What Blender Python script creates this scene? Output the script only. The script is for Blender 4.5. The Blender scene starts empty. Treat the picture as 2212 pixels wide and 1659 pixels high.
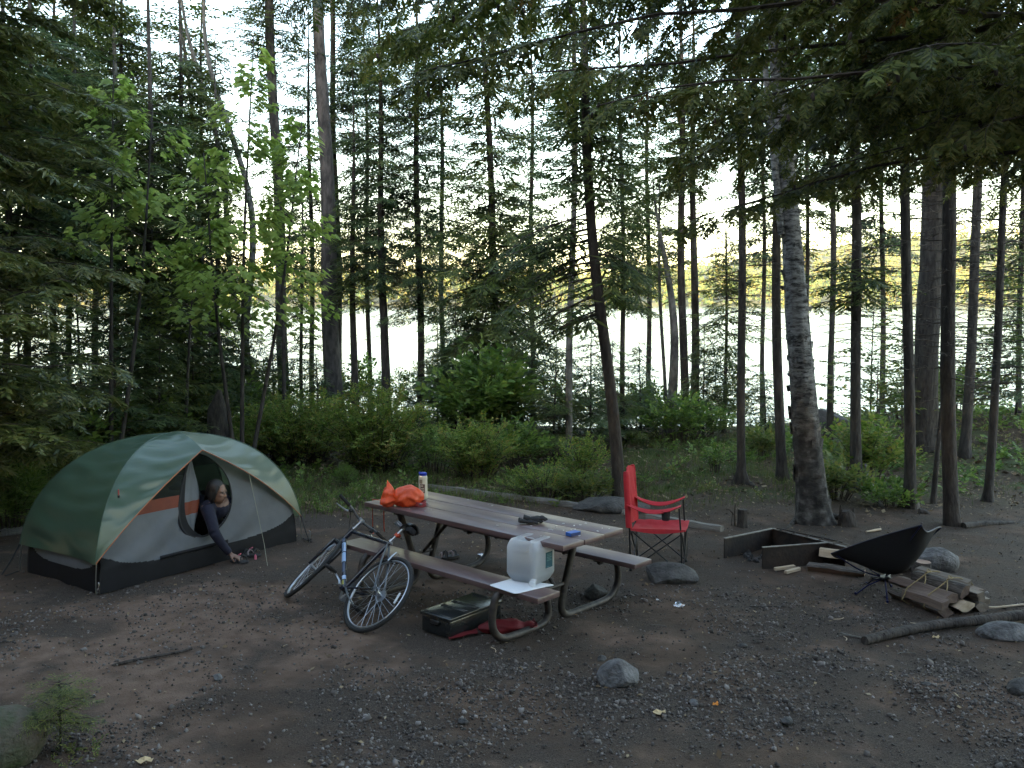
import bpy, bmesh, math, random
import numpy as np
from mathutils import Matrix, Vector, Euler
R = math.radians
rng = np.random.default_rng(7)
random.seed(7)
scene = bpy.context.scene
col = scene.collection

# ------------------------------------------------------------------ camera
# the campsite is measured on its own ground, which slopes TILT degrees down towards the lake; the finished site is
# tilted as a whole at the end, so here the camera stands on that slope and looks CAM_PITCH below it
TILT = R(3.0)
CAM_H, CAM_PITCH, CAM_F = 2.30, R(3.2), 1789.0      # focal length in pixels of a 2212 pixel wide picture
cam_data = bpy.data.cameras.new('camera')
cam_data.sensor_width = 36.0
cam_data.lens = 36.0 * CAM_F / 2212.0
cam_data.clip_start, cam_data.clip_end = 0.05, 4000
cam = bpy.data.objects.new('camera', cam_data)
cam.location = (0, CAM_H * math.sin(TILT), CAM_H * math.cos(TILT))
cam.rotation_euler = (R(90) - CAM_PITCH - TILT, 0, 0)
col.objects.link(cam)
scene.camera = cam

# ------------------------------------------------------------------ light
HAZE = 0.00018
SUN_ELEV, SUN_AZ = R(9.0), R(203)                   # azimuth from +Y towards +X: behind the camera, a little to the left
world = bpy.data.worlds.new('World'); scene.world = world
world.use_nodes = True
wn = world.node_tree; bg = wn.nodes['Background']
sky = wn.nodes.new('ShaderNodeTexSky')
sky.sky_type = 'NISHITA'; sky.sun_disc = False
sky.sun_elevation = SUN_ELEV; sky.sun_rotation = SUN_AZ
sky.altitude = 80; sky.air_density = 1.0; sky.dust_density = 1.3; sky.ozone_density = 0.25
wn.links.new(sky.outputs['Color'], bg.inputs['Color'])
bg.inputs['Strength'].default_value = 0.15
sun_data = bpy.data.lights.new('sun', 'SUN')
sun_data.energy = 3.6; sun_data.angle = R(0.6); sun_data.color = (1.0, 0.88, 0.68)
sun = bpy.data.objects.new('sun', sun_data)
d = Vector((math.sin(SUN_AZ) * math.cos(SUN_ELEV), math.cos(SUN_AZ) * math.cos(SUN_ELEV), math.sin(SUN_ELEV)))
sun.rotation_euler = d.to_track_quat('Z', 'Y').to_euler()
sun.location = (-8, -20, 20)
col.objects.link(sun)
vs = scene.view_settings
vs.view_transform = 'Standard'; vs.look = 'None'; vs.gamma = 1.0; vs.use_curve_mapping = False
vs.exposure = 3.25
cy = scene.cycles
cy.use_denoising = True
cy.max_bounces = 6; cy.diffuse_bounces = 3; cy.glossy_bounces = 3; cy.transmission_bounces = 4; cy.transparent_max_bounces = 8
cy.caustics_reflective = False; cy.caustics_refractive = False
cy.sample_clamp_indirect = 6.0

# ------------------------------------------------------------------ projecting measured places into the scene
CF, SF = math.cos(CAM_PITCH), math.sin(CAM_PITCH)
def _ray(px, py):
    x = (px - 1106) / CAM_F; y = -(py - 829.5) / CAM_F
    return Vector((x, CF + y * SF, -SF + y * CF))
def gp(px, py, z=0.0):                               # point on the level z
    r = _ray(px, py); t = (z - CAM_H) / r.z
    return Vector((0, 0, CAM_H)) + r * t
def ap(px, py, Y):                                   # point at distance Y
    r = _ray(px, py); t = Y / r.y
    return Vector((0, 0, CAM_H)) + r * t
def proj(p):
    z = p[2] - CAM_H
    f = p[1] * CF - z * SF; u = p[1] * SF + z * CF
    return 1106 + CAM_F * p[0] / f, 829.5 - CAM_F * u / f

# ------------------------------------------------------------------ noise for shapes
_tab = rng.random((256, 256))
def vnoise(x, y, s=1.0, o=0):
    x = np.asarray(x, float) / s + 37.7 * o + 100; y = np.asarray(y, float) / s + 11.3 * o + 100
    xi = np.floor(x).astype(int); yi = np.floor(y).astype(int)
    fx = x - xi; fy = y - yi
    fx = fx * fx * (3 - 2 * fx); fy = fy * fy * (3 - 2 * fy)
    a = _tab[xi % 256, yi % 256]; b = _tab[(xi + 1) % 256, yi % 256]
    c = _tab[xi % 256, (yi + 1) % 256]; d_ = _tab[(xi + 1) % 256, (yi + 1) % 256]
    return (a * (1 - fx) + b * fx) * (1 - fy) + (c * (1 - fx) + d_ * fx) * fy
def sstep(x, a, b):
    t = np.clip((np.asarray(x, float) - a) / (b - a), 0, 1); return t * t * (3 - 2 * t)

WATER_Z = -2.8                                       # lake level in the level world
def bank_edge(x):
    x = np.asarray(x, float)
    return 20.6 + 2.0 * (vnoise(x, np.zeros_like(x), 5.0, 3) - 0.5) - 1.0 * sstep(-x, 2, 9)
def gz(x, y, fine=False):
    x = np.asarray(x, float); y = np.asarray(y, float)
    z = 0.16 * (vnoise(x, y, 2.6, 1) - 0.5) * sstep(y, 11, 15)
    z = z + 0.55 * sstep(x, 5.5, 10.5) * sstep(y, 11.5, 17)
    z = z + 0.25 * sstep(y, 14, 18) * sstep(-x, -2, 3)
    e = bank_edge(x)
    z = z - 5.0 * sstep(y, e, e + 8)
    z = z + 1.2 * sstep(-y, 0.5, 9)
    if fine:
        near = 1 - sstep(y, 22, 32)
        z = z + near * (0.030 * (vnoise(x, y, 0.55, 4) - 0.5) + 0.018 * (vnoise(x, y, 0.21, 5) - 0.5) + 0.010 * (vnoise(x, y, 0.09, 6) - 0.5))
    return z
def gg(px, py):                                      # point on the uneven ground
    z = 0.0
    for _ in range(12):
        p = gp(px, py, z); z = 0.5 * z + 0.5 * float(gz(p.x, p.y))
    p.z = float(gz(p.x, p.y)); return p

# ------------------------------------------------------------------ objects
level_objects = []                                   # things built straight in the level world
def tag(o, label=None, cat=None, group=None, kind=None):
    if label: o['label'] = label
    if cat: o['category'] = cat
    if group: o['group'] = group
    if kind: o['kind'] = kind
    return o
def thing(name, label, cat, loc=(0, 0, 0), rot=(0, 0, 0), group=None):
    o = bpy.data.objects.new(name, None); o.empty_display_size = 0.1
    o.location = loc; o.rotation_euler = rot
    col.objects.link(o)
    return tag(o, label, cat, group)
def link(name, me, parent=None):
    o = bpy.data.objects.new(name, me); col.objects.link(o)
    if parent is not None: o.parent = parent
    return o
def copy_part(src, parent, loc=None, rot=None, scale=None):
    o = src.copy(); col.objects.link(o); o.parent = parent
    if loc is not None: o.location = loc
    if rot is not None: o.rotation_euler = rot
    if scale is not None: o.scale = scale
    return o
def finish(me, smooth, angle=38):
    if smooth:
        me.polygons.foreach_set('use_smooth', np.ones(len(me.polygons), bool))
        if angle: me.set_sharp_from_angle(angle=R(angle))
    me.update()
def quad_mesh(name, V, F, mats, midx=None, smooth=False):
    V = np.ascontiguousarray(V, np.float32); F = np.ascontiguousarray(F, np.int32)
    k = F.shape[1]
    me = bpy.data.meshes.new(name)
    me.vertices.add(len(V)); me.vertices.foreach_set('co', V.ravel())
    me.loops.add(F.size); me.loops.foreach_set('vertex_index', F.ravel())
    me.polygons.add(len(F)); me.polygons.foreach_set('loop_start', np.arange(len(F), dtype=np.int32) * k)
    for m in (mats if isinstance(mats, (list, tuple)) else [mats]): me.materials.append(m)
    if midx is not None: me.polygons.foreach_set('material_index', np.asarray(midx, np.int32))
    if smooth: me.polygons.foreach_set('use_smooth', np.ones(len(F), bool))
    me.update(calc_edges=True)
    return me

class MB:
    """Collects shapes for ONE mesh object."""
    def __init__(s): s.v = []; s.f = []; s.m = []; s.n = 0
    def add(s, V, F, m=0):
        V = [tuple(p) for p in V]
        s.v += V; s.f += [tuple(i + s.n for i in f) for f in F]; s.m += [m] * len(F); s.n += len(V)
        return s
    def box(s, c, size, M=None, m=0, bev=0.0, seg=2):
        bm = bmesh.new(); bmesh.ops.create_cube(bm, size=1.0)
        for v in bm.verts: v.co = Vector((v.co.x * size[0], v.co.y * size[1], v.co.z * size[2]))
        if bev: bmesh.ops.bevel(bm, geom=bm.edges[:] , offset=bev, segments=seg, profile=0.5, affect='EDGES')
        bm.verts.index_update()
        T = Matrix.Translation(c) @ (M.to_4x4() if M is not None else Matrix())
        s.add([T @ v.co for v in bm.verts], [[v.index for v in f.verts] for f in bm.faces], m); bm.free(); return s
    def tube(s, pts, r, n=8, cap=True, m=0, flat=1.0, closed=False, wob=0.0, seed=0):
        pts = [Vector(p) for p in pts]; k = len(pts)
        rr = [r] * k if isinstance(r, (int, float)) else list(r)
        rg = random.Random(seed)
        up = None; V = []
        for i, p in enumerate(pts):
            if closed: t = pts[(i + 1) % k] - pts[i - 1]
            else: t = pts[min(i + 1, k - 1)] - pts[max(i - 1, 0)]
            if t.length < 1e-9: t = Vector((0, 0, 1))
            t.normalize()
            if up is None:
                up = Vector((0, 0, 1)) if abs(t.z) < 0.9 else Vector((1, 0, 0))
            up = up - t * up.dot(t)
            if up.length < 1e-6: up = t.orthogonal()
            up.normalize(); sd = t.cross(up)
            for j in range(n):
                a = 2 * math.pi * j / n
                w = 1 + wob * (rg.random() - 0.5) * 2 if wob else 1
                V.append(p + (sd * math.cos(a) + up * math.sin(a) * flat) * rr[i] * w)
        F = []
        for i in range(k if closed else k - 1):
            i2 = (i + 1) % k
            for j in range(n):
                F.append((i * n + j, i * n + (j + 1) % n, i2 * n + (j + 1) % n, i2 * n + j))
        if cap and not closed:
            F.append(tuple(range(n - 1, -1, -1))); F.append(tuple((k - 1) * n + j for j in range(n)))
        return s.add(V, F, m)
    def lathe(s, prof, n=20, T=None, m=0, cap=True):
        V = []; F = []
        for (r, z) in prof:
            for j in range(n):
                a = 2 * math.pi * j / n; V.append(Vector((r * math.cos(a), r * math.sin(a), z)))
        for i in range(len(prof) - 1):
            for j in range(n): F.append((i * n + j, i * n + (j + 1) % n, (i + 1) * n + (j + 1) % n, (i + 1) * n + j))
        if cap:
            F.append(tuple(range(n - 1, -1, -1))); F.append(tuple((len(prof) - 1) * n + j for j in range(n)))
        if T is not None: V = [T @ v for v in V]
        return s.add(V, F, m)
    def grid(s, P, m=0, keep=None, close_u=False):
        a, b = len(P), len(P[0]); V = [P[i][j] for i in range(a) for j in range(b)]; F = []
        for i in range(a if close_u else a - 1):
            for j in range(b - 1):
                if keep is None or keep(i, j):
                    i2 = (i + 1) % a
                    F.append((i * b + j, i * b + j + 1, i2 * b + j + 1, i2 * b + j))
        return s.add(V, F, m)
    def ellipsoid(s, c, rad, M=None, n=12, k=8, m=0):
        T = Matrix.Translation(c) @ (M.to_4x4() if M is not None else Matrix())
        prof = [(math.sin(math.pi * i / k) + 1e-4, -math.cos(math.pi * i / k)) for i in range(k + 1)]
        V = []; F = []
        for (r, z) in prof:
            for j in range(n):
                a = 2 * math.pi * j / n
                V.append(T @ Vector((r * math.cos(a) * rad[0], r * math.sin(a) * rad[1], z * rad[2])))
        for i in range(k):
            for j in range(n): F.append((i * n + j, i * n + (j + 1) % n, (i + 1) * n + (j + 1) % n, (i + 1) * n + j))
        return s.add(V, F, m)
    def build(s, name, mats, parent=None, smooth=True, angle=38, solid=0.0, clean=False):
        me = bpy.data.meshes.new(name); me.from_pydata(s.v, [], s.f)
        for q in (mats if isinstance(mats, (list, tuple)) else [mats]): me.materials.append(q)
        if max(s.m, default=0) > 0: me.polygons.foreach_set('material_index', np.array(s.m, np.int32))
        if clean or solid:
            bm = bmesh.new(); bm.from_mesh(me)
            bmesh.ops.remove_doubles(bm, verts=bm.verts, dist=1e-5)
            loose = [v for v in bm.verts if not v.link_faces]; bmesh.ops.delete(bm, geom=loose, context='VERTS')
            if solid:
                bmesh.ops.recalc_face_normals(bm, faces=bm.faces)
                bmesh.ops.solidify(bm, geom=bm.faces[:], thickness=solid)
            bm.to_mesh(me); bm.free()
        finish(me, smooth, angle)
        return link(name, me, parent)

def bez(pts, n=16):                                  # smooth curve through points
    pts = [Vector(p) for p in pts]; out = []
    P = [pts[0] * 2 - pts[1]] + pts + [pts[-1] * 2 - pts[-2]]
    m = len(pts) - 1
    for i in range(m):
        p0, p1, p2, p3 = P[i:i + 4]
        for k in range(n):
            t = k / n
            out.append(0.5 * ((2 * p1) + (p2 - p0) * t + (2 * p0 - 5 * p1 + 4 * p2 - p3) * t * t + (3 * p1 - p0 - 3 * p2 + p3) * t ** 3))
    out.append(pts[-1]); return out

# ------------------------------------------------------------------ materials
def newmat(name):
    m = bpy.data.materials.new(name); m.use_nodes = True
    return m, m.node_tree, m.node_tree.nodes['Principled BSDF']
def N(nt, t, **kw):
    n = nt.nodes.new(t)
    for k, v in kw.items(): setattr(n, k, v)
    return n
def ramp(nt, fac, stops):
    r = N(nt, 'ShaderNodeValToRGB'); e = r.color_ramp.elements
    while len(e) < len(stops): e.new(0.5)
    for q, (p, c) in zip(e, stops): q.position = p; q.color = (*c, 1)
    nt.links.new(fac, r.inputs['Fac']); return r.outputs['Color']
def pmat(name, c1, c2=None, scale=8.0, rough=0.6, metal=0.0, bump=0.0, bscale=60.0, stretch=(1, 1, 1), coat=0.0, spec=0.5, transl=0.0, transp=0.0, detail=5, rough2=None, lo=0.35, hi=0.65, sheen=0.0):
    m, nt, b = newmat(name); L = nt.links
    tc = N(nt, 'ShaderNodeTexCoord'); mp = N(nt, 'ShaderNodeMapping'); mp.inputs['Scale'].default_value = stretch
    L.new(tc.outputs['Object'], mp.inputs['Vector'])
    out = nt.nodes['Material Output']
    colour = None
    if c2 is not None:
        nz = N(nt, 'ShaderNodeTexNoise'); nz.inputs['Scale'].default_value = scale; nz.inputs['Detail'].default_value = detail; nz.inputs['Roughness'].default_value = 0.62
        L.new(mp.outputs['Vector'], nz.inputs['Vector'])
        colour = ramp(nt, nz.outputs['Fac'], [(lo, c1), (hi, c2)])
        L.new(colour, b.inputs['Base Color'])
        if rough2 is not None:
            mr = N(nt, 'ShaderNodeMapRange'); mr.inputs['To Min'].default_value = rough; mr.inputs['To Max'].default_value = rough2
            mr.inputs['From Min'].default_value = lo; mr.inputs['From Max'].default_value = hi
            L.new(nz.outputs['Fac'], mr.inputs['Value']); L.new(mr.outputs['Result'], b.inputs['Roughness'])
    else: b.inputs['Base Color'].default_value = (*c1, 1)
    if rough2 is None: b.inputs['Roughness'].default_value = rough
    b.inputs['Metallic'].default_value = metal
    b.inputs['Specular IOR Level'].default_value = spec
    b.inputs['Coat Weight'].default_value = coat
    b.inputs['Sheen Weight'].default_value = sheen
    if bump:
        n2 = N(nt, 'ShaderNodeTexNoise'); n2.inputs['Scale'].default_value = bscale; n2.inputs['Detail'].default_value = 6
        L.new(mp.outputs['Vector'], n2.inputs['Vector'])
        bp = N(nt, 'ShaderNodeBump'); bp.inputs['Strength'].default_value = min(1, bump); bp.inputs['Distance'].default_value = 0.02 * max(1, bump)
        L.new(n2.outputs['Fac'], bp.inputs['Height']); L.new(bp.outputs['Normal'], b.inputs['Normal'])
    sh = b.outputs['BSDF']
    if transl:
        t = N(nt, 'ShaderNodeBsdfTranslucent'); mx = N(nt, 'ShaderNodeMixShader'); mx.inputs['Fac'].default_value = transl
        if colour is not None: L.new(colour, t.inputs['Color'])
        else: t.inputs['Color'].default_value = (*c1, 1)
        L.new(sh, mx.inputs[1]); L.new(t.outputs['BSDF'], mx.inputs[2]); sh = mx.outputs['Shader']
    if transp:
        t = N(nt, 'ShaderNodeBsdfTransparent'); mx = N(nt, 'ShaderNodeMixShader'); mx.inputs['Fac'].default_value = transp
        L.new(sh, mx.inputs[1]); L.new(t.outputs['BSDF'], mx.inputs[2]); sh = mx.outputs['Shader']
    if transl or transp: L.new(sh, out.inputs['Surface'])
    return m
def leafmat(name, cols, transl=0.35, rough=0.55, spec=0.35, nscale=0.8):
    """Leaf colour differs from leaf to leaf and a little from place to place."""
    m, nt, b = newmat(name); L = nt.links
    g = N(nt, 'ShaderNodeNewGeometry'); tc = N(nt, 'ShaderNodeTexCoord')
    nz = N(nt, 'ShaderNodeTexNoise'); nz.inputs['Scale'].default_value = nscale; nz.inputs['Detail'].default_value = 3
    L.new(tc.outputs['Object'], nz.inputs['Vector'])
    ad = N(nt, 'ShaderNodeMath', operation='ADD'); L.new(g.outputs['Random Per Island'], ad.inputs[0])
    m2 = N(nt, 'ShaderNodeMath', operation='MULTIPLY_ADD'); m2.inputs[1].default_value = 1.6; m2.inputs[2].default_value = -0.8
    L.new(nz.outputs['Fac'], m2.inputs[0]); L.new(m2.outputs[0], ad.inputs[1])
    k = len(cols)
    c = ramp(nt, ad.outputs[0], [(i / (k - 1), q) for i, q in enumerate(cols)])
    L.new(c, b.inputs['Base Color']); b.inputs['Roughness'].default_value = rough; b.inputs['Specular IOR Level'].default_value = spec
    t = N(nt, 'ShaderNodeBsdfTranslucent'); L.new(c, t.inputs['Color'])
    mx = N(nt, 'ShaderNodeMixShader'); mx.inputs['Fac'].default_value = transl
    L.new(b.outputs['BSDF'], mx.inputs[1]); L.new(t.outputs['BSDF'], mx.inputs[2])
    L.new(mx.outputs['Shader'], nt.nodes['Material Output'].inputs['Surface'])
    return m
# ------------------------------------------------------------------ shared materials
M = {}
M['bark_dark'] = pmat('bark_dark', (0.018, 0.015, 0.013), (0.070, 0.060, 0.052), 14, 0.9, bump=1.6, bscale=26, stretch=(1, 1, 0.28))
M['bark_brown'] = pmat('bark_brown', (0.020, 0.0155, 0.013), (0.064, 0.051, 0.043), 12, 0.9, bump=1.6, bscale=30, stretch=(1, 1, 0.3))
M['bark_grey'] = pmat('bark_grey', (0.045, 0.042, 0.039), (0.20, 0.19, 0.175), 7, 0.9, bump=1.2, bscale=34, stretch=(1, 1, 0.5))
M['bark_pine'] = pmat('bark_pine', (0.026, 0.024, 0.024), (0.105, 0.094, 0.092), 9, 0.9, bump=2.0, bscale=18, stretch=(1, 1, 0.35))
M['twig'] = pmat('twig', (0.030, 0.022, 0.017), (0.085, 0.066, 0.052), 20, 0.9)
M['twig_grey'] = pmat('twig_grey', (0.07, 0.064, 0.056), (0.16, 0.15, 0.13), 20, 0.9)
M['needle_dark'] = leafmat('needle_dark', [(0.029, 0.051, 0.016), (0.061, 0.093, 0.025), (0.102, 0.137, 0.036), (0.142, 0.161, 0.041)], 0.38)
M['needle_blue'] = leafmat('needle_blue', [(0.027, 0.054, 0.023), (0.057, 0.097, 0.038), (0.092, 0.139, 0.052), (0.121, 0.159, 0.054)], 0.38)
M['needle_olive'] = leafmat('needle_olive', [(0.041, 0.062, 0.013), (0.084, 0.110, 0.020), (0.142, 0.163, 0.031), (0.203, 0.194, 0.045)], 0.38, 0.5, 0.5)
M['needle_left'] = leafmat('needle_left', [(0.040, 0.060, 0.012), (0.085, 0.109, 0.021), (0.144, 0.161, 0.034), (0.206, 0.190, 0.056)], 0.38, 0.42, 0.6)
M['needle_brown'] = leafmat('needle_brown', [(0.10, 0.050, 0.014), (0.19, 0.10, 0.022), (0.26, 0.15, 0.03)], 0.3)
M['leaf_maple'] = leafmat('leaf_maple', [(0.175, 0.259, 0.050), (0.259, 0.356, 0.075), (0.350, 0.448, 0.099), (0.434, 0.492, 0.129)], 0.6, 0.5, 0.4)
M['leaf_shrub'] = leafmat('leaf_shrub', [(0.085, 0.150, 0.026), (0.130, 0.215, 0.036), (0.185, 0.265, 0.046), (0.245, 0.290, 0.06), (0.30, 0.23, 0.055)], 0.45, 0.5)
M['leaf_green'] = leafmat('leaf_green', [(0.058, 0.115, 0.024), (0.104, 0.184, 0.035), (0.156, 0.241, 0.046), (0.195, 0.270, 0.060)], 0.45, 0.45)
M['leaf_pale'] = leafmat('leaf_pale', [(0.080, 0.125, 0.030), (0.13, 0.18, 0.045), (0.19, 0.22, 0.06), (0.22, 0.20, 0.05)], 0.5, 0.5)
M['leaf_tree'] = leafmat('leaf_tree', [(0.046, 0.078, 0.018), (0.078, 0.120, 0.027), (0.124, 0.162, 0.032), (0.169, 0.168, 0.036)], 0.45, 0.5)
M['grass'] = leafmat('grass_blade', [(0.050, 0.085, 0.022), (0.085, 0.13, 0.03), (0.125, 0.165, 0.04), (0.17, 0.165, 0.06)], 0.4, 0.5)
M['far_leaf'] = leafmat('far_leaf', [(0.05, 0.085, 0.025), (0.10, 0.135, 0.035), (0.16, 0.17, 0.045), (0.22, 0.18, 0.05)], 0.2, 0.8, 0.1, nscale=0.03)
M['rock'] = pmat('rock', (0.055, 0.054, 0.054), (0.17, 0.165, 0.165), 9, 0.85, bump=1.0, bscale=40)
M['rock_dark'] = pmat('rock_dark', (0.032, 0.031, 0.030), (0.090, 0.085, 0.080), 7, 0.9, bump=1.0, bscale=36)
M['rock_moss'] = pmat('rock_moss', (0.03, 0.045, 0.012), (0.085, 0.070, 0.055), 6, 0.9, bump=1.2, bscale=30)

def ground_material():
    m, nt, b = newmat('ground'); L = nt.links
    g = N(nt, 'ShaderNodeNewGeometry'); tc = N(nt, 'ShaderNodeTexCoord'); P = tc.outputs['Object']
    sep = N(nt, 'ShaderNodeSeparateXYZ'); L.new(P, sep.inputs[0])
    def noise(s, d=6, r=0.6):
        n = N(nt, 'ShaderNodeTexNoise'); n.inputs['Scale'].default_value = s; n.inputs['Detail'].default_value = d; n.inputs['Roughness'].default_value = r
        L.new(P, n.inputs['Vector']); return n.outputs['Fac']
    def mixc(f, a, c):
        x = N(nt, 'ShaderNodeMix', data_type='RGBA'); L.new(f, x.inputs[0]) if not isinstance(f, float) else None
        for q, s in ((a, 6), (c, 7)):
            if isinstance(q, tuple): x.inputs[s].default_value = (*q, 1)
            else: L.new(q, x.inputs[s])
        return x.outputs[2]
    def sm(v, a, c):
        x = N(nt, 'ShaderNodeMapRange'); x.interpolation_type = 'SMOOTHSTEP'; L.new(v, x.inputs['Value'])
        x.inputs['From Min'].default_value = a; x.inputs['From Max'].default_value = c; return x.outputs['Result']
    dirt = ramp(nt, noise(3.2), [(0.30, (0.042, 0.027, 0.018)), (0.52, (0.082, 0.054, 0.037)), (0.72, (0.130, 0.088, 0.062))])
    speck = ramp(nt, noise(110, 3, 0.75), [(0.42, (0.034, 0.025, 0.019)), (0.62, (0.088, 0.069, 0.055)), (0.75, (0.21, 0.18, 0.155))])
    red = ramp(nt, noise(6), [(0.3, (0.105, 0.066, 0.045)), (0.7, (0.190, 0.130, 0.096))])
    litter = ramp(nt, noise(16, 7, 0.7), [(0.30, (0.022, 0.015, 0.010)), (0.5, (0.055, 0.038, 0.024)), (0.68, (0.11, 0.075, 0.044)), (0.8, (0.14, 0.11, 0.07))])
    moss = ramp(nt, noise(7), [(0.35, (0.030, 0.045, 0.014)), (0.65, (0.075, 0.090, 0.028))])
    grit = sm(noise(1.1, 4), 0.36, 0.58)
    c = mixc(grit, dirt, speck)
    vd = N(nt, 'ShaderNodeVectorMath', operation='DISTANCE'); L.new(P, vd.inputs[0]); vd.inputs[1].default_value = (-2.4, 5.9, 0)
    wk = N(nt, 'ShaderNodeMapRange'); L.new(vd.outputs['Value'], wk.inputs['Value']); wk.inputs['From Min'].default_value = 2.1; wk.inputs['From Max'].default_value = .2; wk.inputs['To Max'].default_value = .22
    pn = N(nt, 'ShaderNodeMath', operation='ADD'); L.new(noise(0.9, 4), pn.inputs[0]); L.new(wk.outputs['Result'], pn.inputs[1])
    patch = sm(pn.outputs[0], 0.54, 0.68)
    c = mixc(patch, c, red)
    y2 = N(nt, 'ShaderNodeMath', operation='MULTIPLY_ADD'); L.new(noise(0.8, 4), y2.inputs[0]); y2.inputs[1].default_value = 3.0; L.new(sep.outputs['Y'], y2.inputs[2])
    c = mixc(sm(y2.outputs[0], 11.6, 13.6), c, litter)
    mm = N(nt, 'ShaderNodeMath', operation='MULTIPLY'); L.new(sm(noise(0.9, 4), 0.45, 0.6), mm.inputs[0]); L.new(sm(y2.outputs[0], 12.4, 14.2), mm.inputs[1])
    c = mixc(mm.outputs[0], c, moss)
    L.new(c, b.inputs['Base Color']); b.inputs['Roughness'].default_value = 0.95; b.inputs['Specular IOR Level'].default_value = 0.25
    bp = N(nt, 'ShaderNodeBump'); bp.inputs['Strength'].default_value = 0.9; bp.inputs['Distance'].default_value = 0.02
    ad = N(nt, 'ShaderNodeMath', operation='ADD'); L.new(noise(22, 6), ad.inputs[0]); L.new(noise(90, 4), ad.inputs[1])
    L.new(ad.outputs[0], bp.inputs['Height']); L.new(bp.outputs['Normal'], b.inputs['Normal'])
    return m
M['ground'] = ground_material()

# ------------------------------------------------------------------ ground, lake, far shore
def axis(lo, hi, a, b, step, grow=1.16):
    mid = list(np.arange(a, b + 1e-6, step)); out = mid[:]
    s, v = step, b
    while v < hi: s *= grow; v += s; out.append(v)
    s, v = step, a; pre = []
    while v > lo: s *= grow; v -= s; pre.append(v)
    return np.array(pre[::-1] + out)
gx = axis(-420, 420, -7.0, 8.0, 0.07); gy = axis(-60, 44, 3.8, 13.5, 0.07, 1.10)
X, Y = np.meshgrid(gx, gy, indexing='ij')
Z = gz(X, Y, True)
Z = np.where(Y > 40, -9, Z)
nx, ny = len(gx), len(gy)
idx = np.arange(nx * ny).reshape(nx, ny)
F = np.stack([idx[:-1, :-1], idx[1:, :-1], idx[1:, 1:], idx[:-1, 1:]], -1).reshape(-1, 4)
o = link('ground', quad_mesh('ground', np.stack([X, Y, Z], -1).reshape(-1, 3), F, M['ground'], smooth=True)); tag(o, kind='structure')

def water_material():
    m, nt, b = newmat('lake_water'); L = nt.links
    b.inputs['Base Color'].default_value = (0.05, 0.075, 0.085, 1); b.inputs['Roughness'].default_value = 0.07
    b.inputs['IOR'].default_value = 1.333; b.inputs['Specular IOR Level'].default_value = 0.75
    tc = N(nt, 'ShaderNodeTexCoord'); mp = N(nt, 'ShaderNodeMapping'); mp.inputs['Scale'].default_value = (0.6, 1.6, 1)
    L.new(tc.outputs['Object'], mp.inputs['Vector'])
    n = N(nt, 'ShaderNodeTexNoise'); n.inputs['Scale'].default_value = 1.3; n.inputs['Detail'].default_value = 5
    L.new(mp.outputs['Vector'], n.inputs['Vector'])
    bp = N(nt, 'ShaderNodeBump'); bp.inputs['Strength'].default_value = 0.35; bp.inputs['Distance'].default_value = 0.25
    L.new(n.outputs['Fac'], bp.inputs['Height']); L.new(bp.outputs['Normal'], b.inputs['Normal'])
    return m
xs = np.linspace(-900, 900, 37); ys = np.concatenate([np.linspace(22, 60, 8), np.linspace(80, 390, 16)])
X, Y = np.meshgrid(xs, ys, indexing='ij'); idx = np.arange(X.size).reshape(X.shape)
F = np.stack([idx[:-1, :-1], idx[1:, :-1], idx[1:, 1:], idx[:-1, 1:]], -1).reshape(-1, 4)
o = link('lake_water', quad_mesh('lake_water', np.stack([X, Y, np.full(X.shape, WATER_Z)], -1).reshape(-1, 3), F, water_material()))
tag(o, kind='structure'); level_objects.append(o)

def hill_z(x, y):
    x = np.asarray(x, float); y = np.asarray(y, float)
    crest = 9 + 5 * vnoise(x, y * 0, 120, 8) + 34 * sstep(x, 30, 330) + 5 * sstep(-x, 60, 300)
    return WATER_Z - 1.5 + crest * sstep(y, 352, 620) + 3.0 * sstep(y, 350, 372) + 3 * (vnoise(x, y, 40, 9) - 0.5) * sstep(y, 360, 400)
xs = np.linspace(-1500, 1500, 121); ys = np.concatenate([np.linspace(345, 640, 48), np.linspace(680, 1500, 10)])
X, Y = np.meshgrid(xs, ys, indexing='ij'); idx = np.arange(X.size).reshape(X.shape)
F = np.stack([idx[:-1, :-1], idx[1:, :-1], idx[1:, 1:], idx[:-1, 1:]], -1).reshape(-1, 4)
o = link('far_hills', quad_mesh('far_hills', np.stack([X, Y, hill_z(X, Y)], -1).reshape(-1, 3), F, pmat('hill_soil', (0.05, 0.06, 0.02), (0.13, 0.12, 0.04), 0.05, 0.95), smooth=True))
tag(o, kind='structure'); level_objects.append(o)
# the wood on the far shore, one mass: every tree a cone or dome of leaf clumps
nt_ = 1900
tx = rng.uniform(-340, 340, nt_); ty = 356 + 250 * rng.random(nt_) ** 1.7
tz = hill_z(tx, ty); th = rng.uniform(7, 14, nt_); tr = th * rng.uniform(0.2, 0.36, nt_)
per = 42
u = rng.random((nt_, per)); ang = rng.random((nt_, per)) * 2 * np.pi; rr = np.sqrt(rng.random((nt_, per)))
zz = 0.12 + 0.88 * u; prof = np.where((np.arange(nt_) % 3 == 0)[:, None], 1.05 - zz, np.sqrt(np.clip(1 - (2 * zz - 1.05) ** 2, 0.02, 1)))
cx_ = tx[:, None] + np.cos(ang) * rr * prof * tr[:, None]; cy_ = ty[:, None] + np.sin(ang) * rr * prof * tr[:, None]; cz_ = tz[:, None] + zz * th[:, None]
cen = np.stack([cx_, cy_, cz_], -1).reshape(-1, 3); n_ = len(cen)
a1 = rng.normal(size=(n_, 3)); a1 /= np.linalg.norm(a1, axis=1)[:, None]
a2 = np.cross(a1, rng.normal(size=(n_, 3))); a2 /= np.linalg.norm(a2, axis=1)[:, None]
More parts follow.
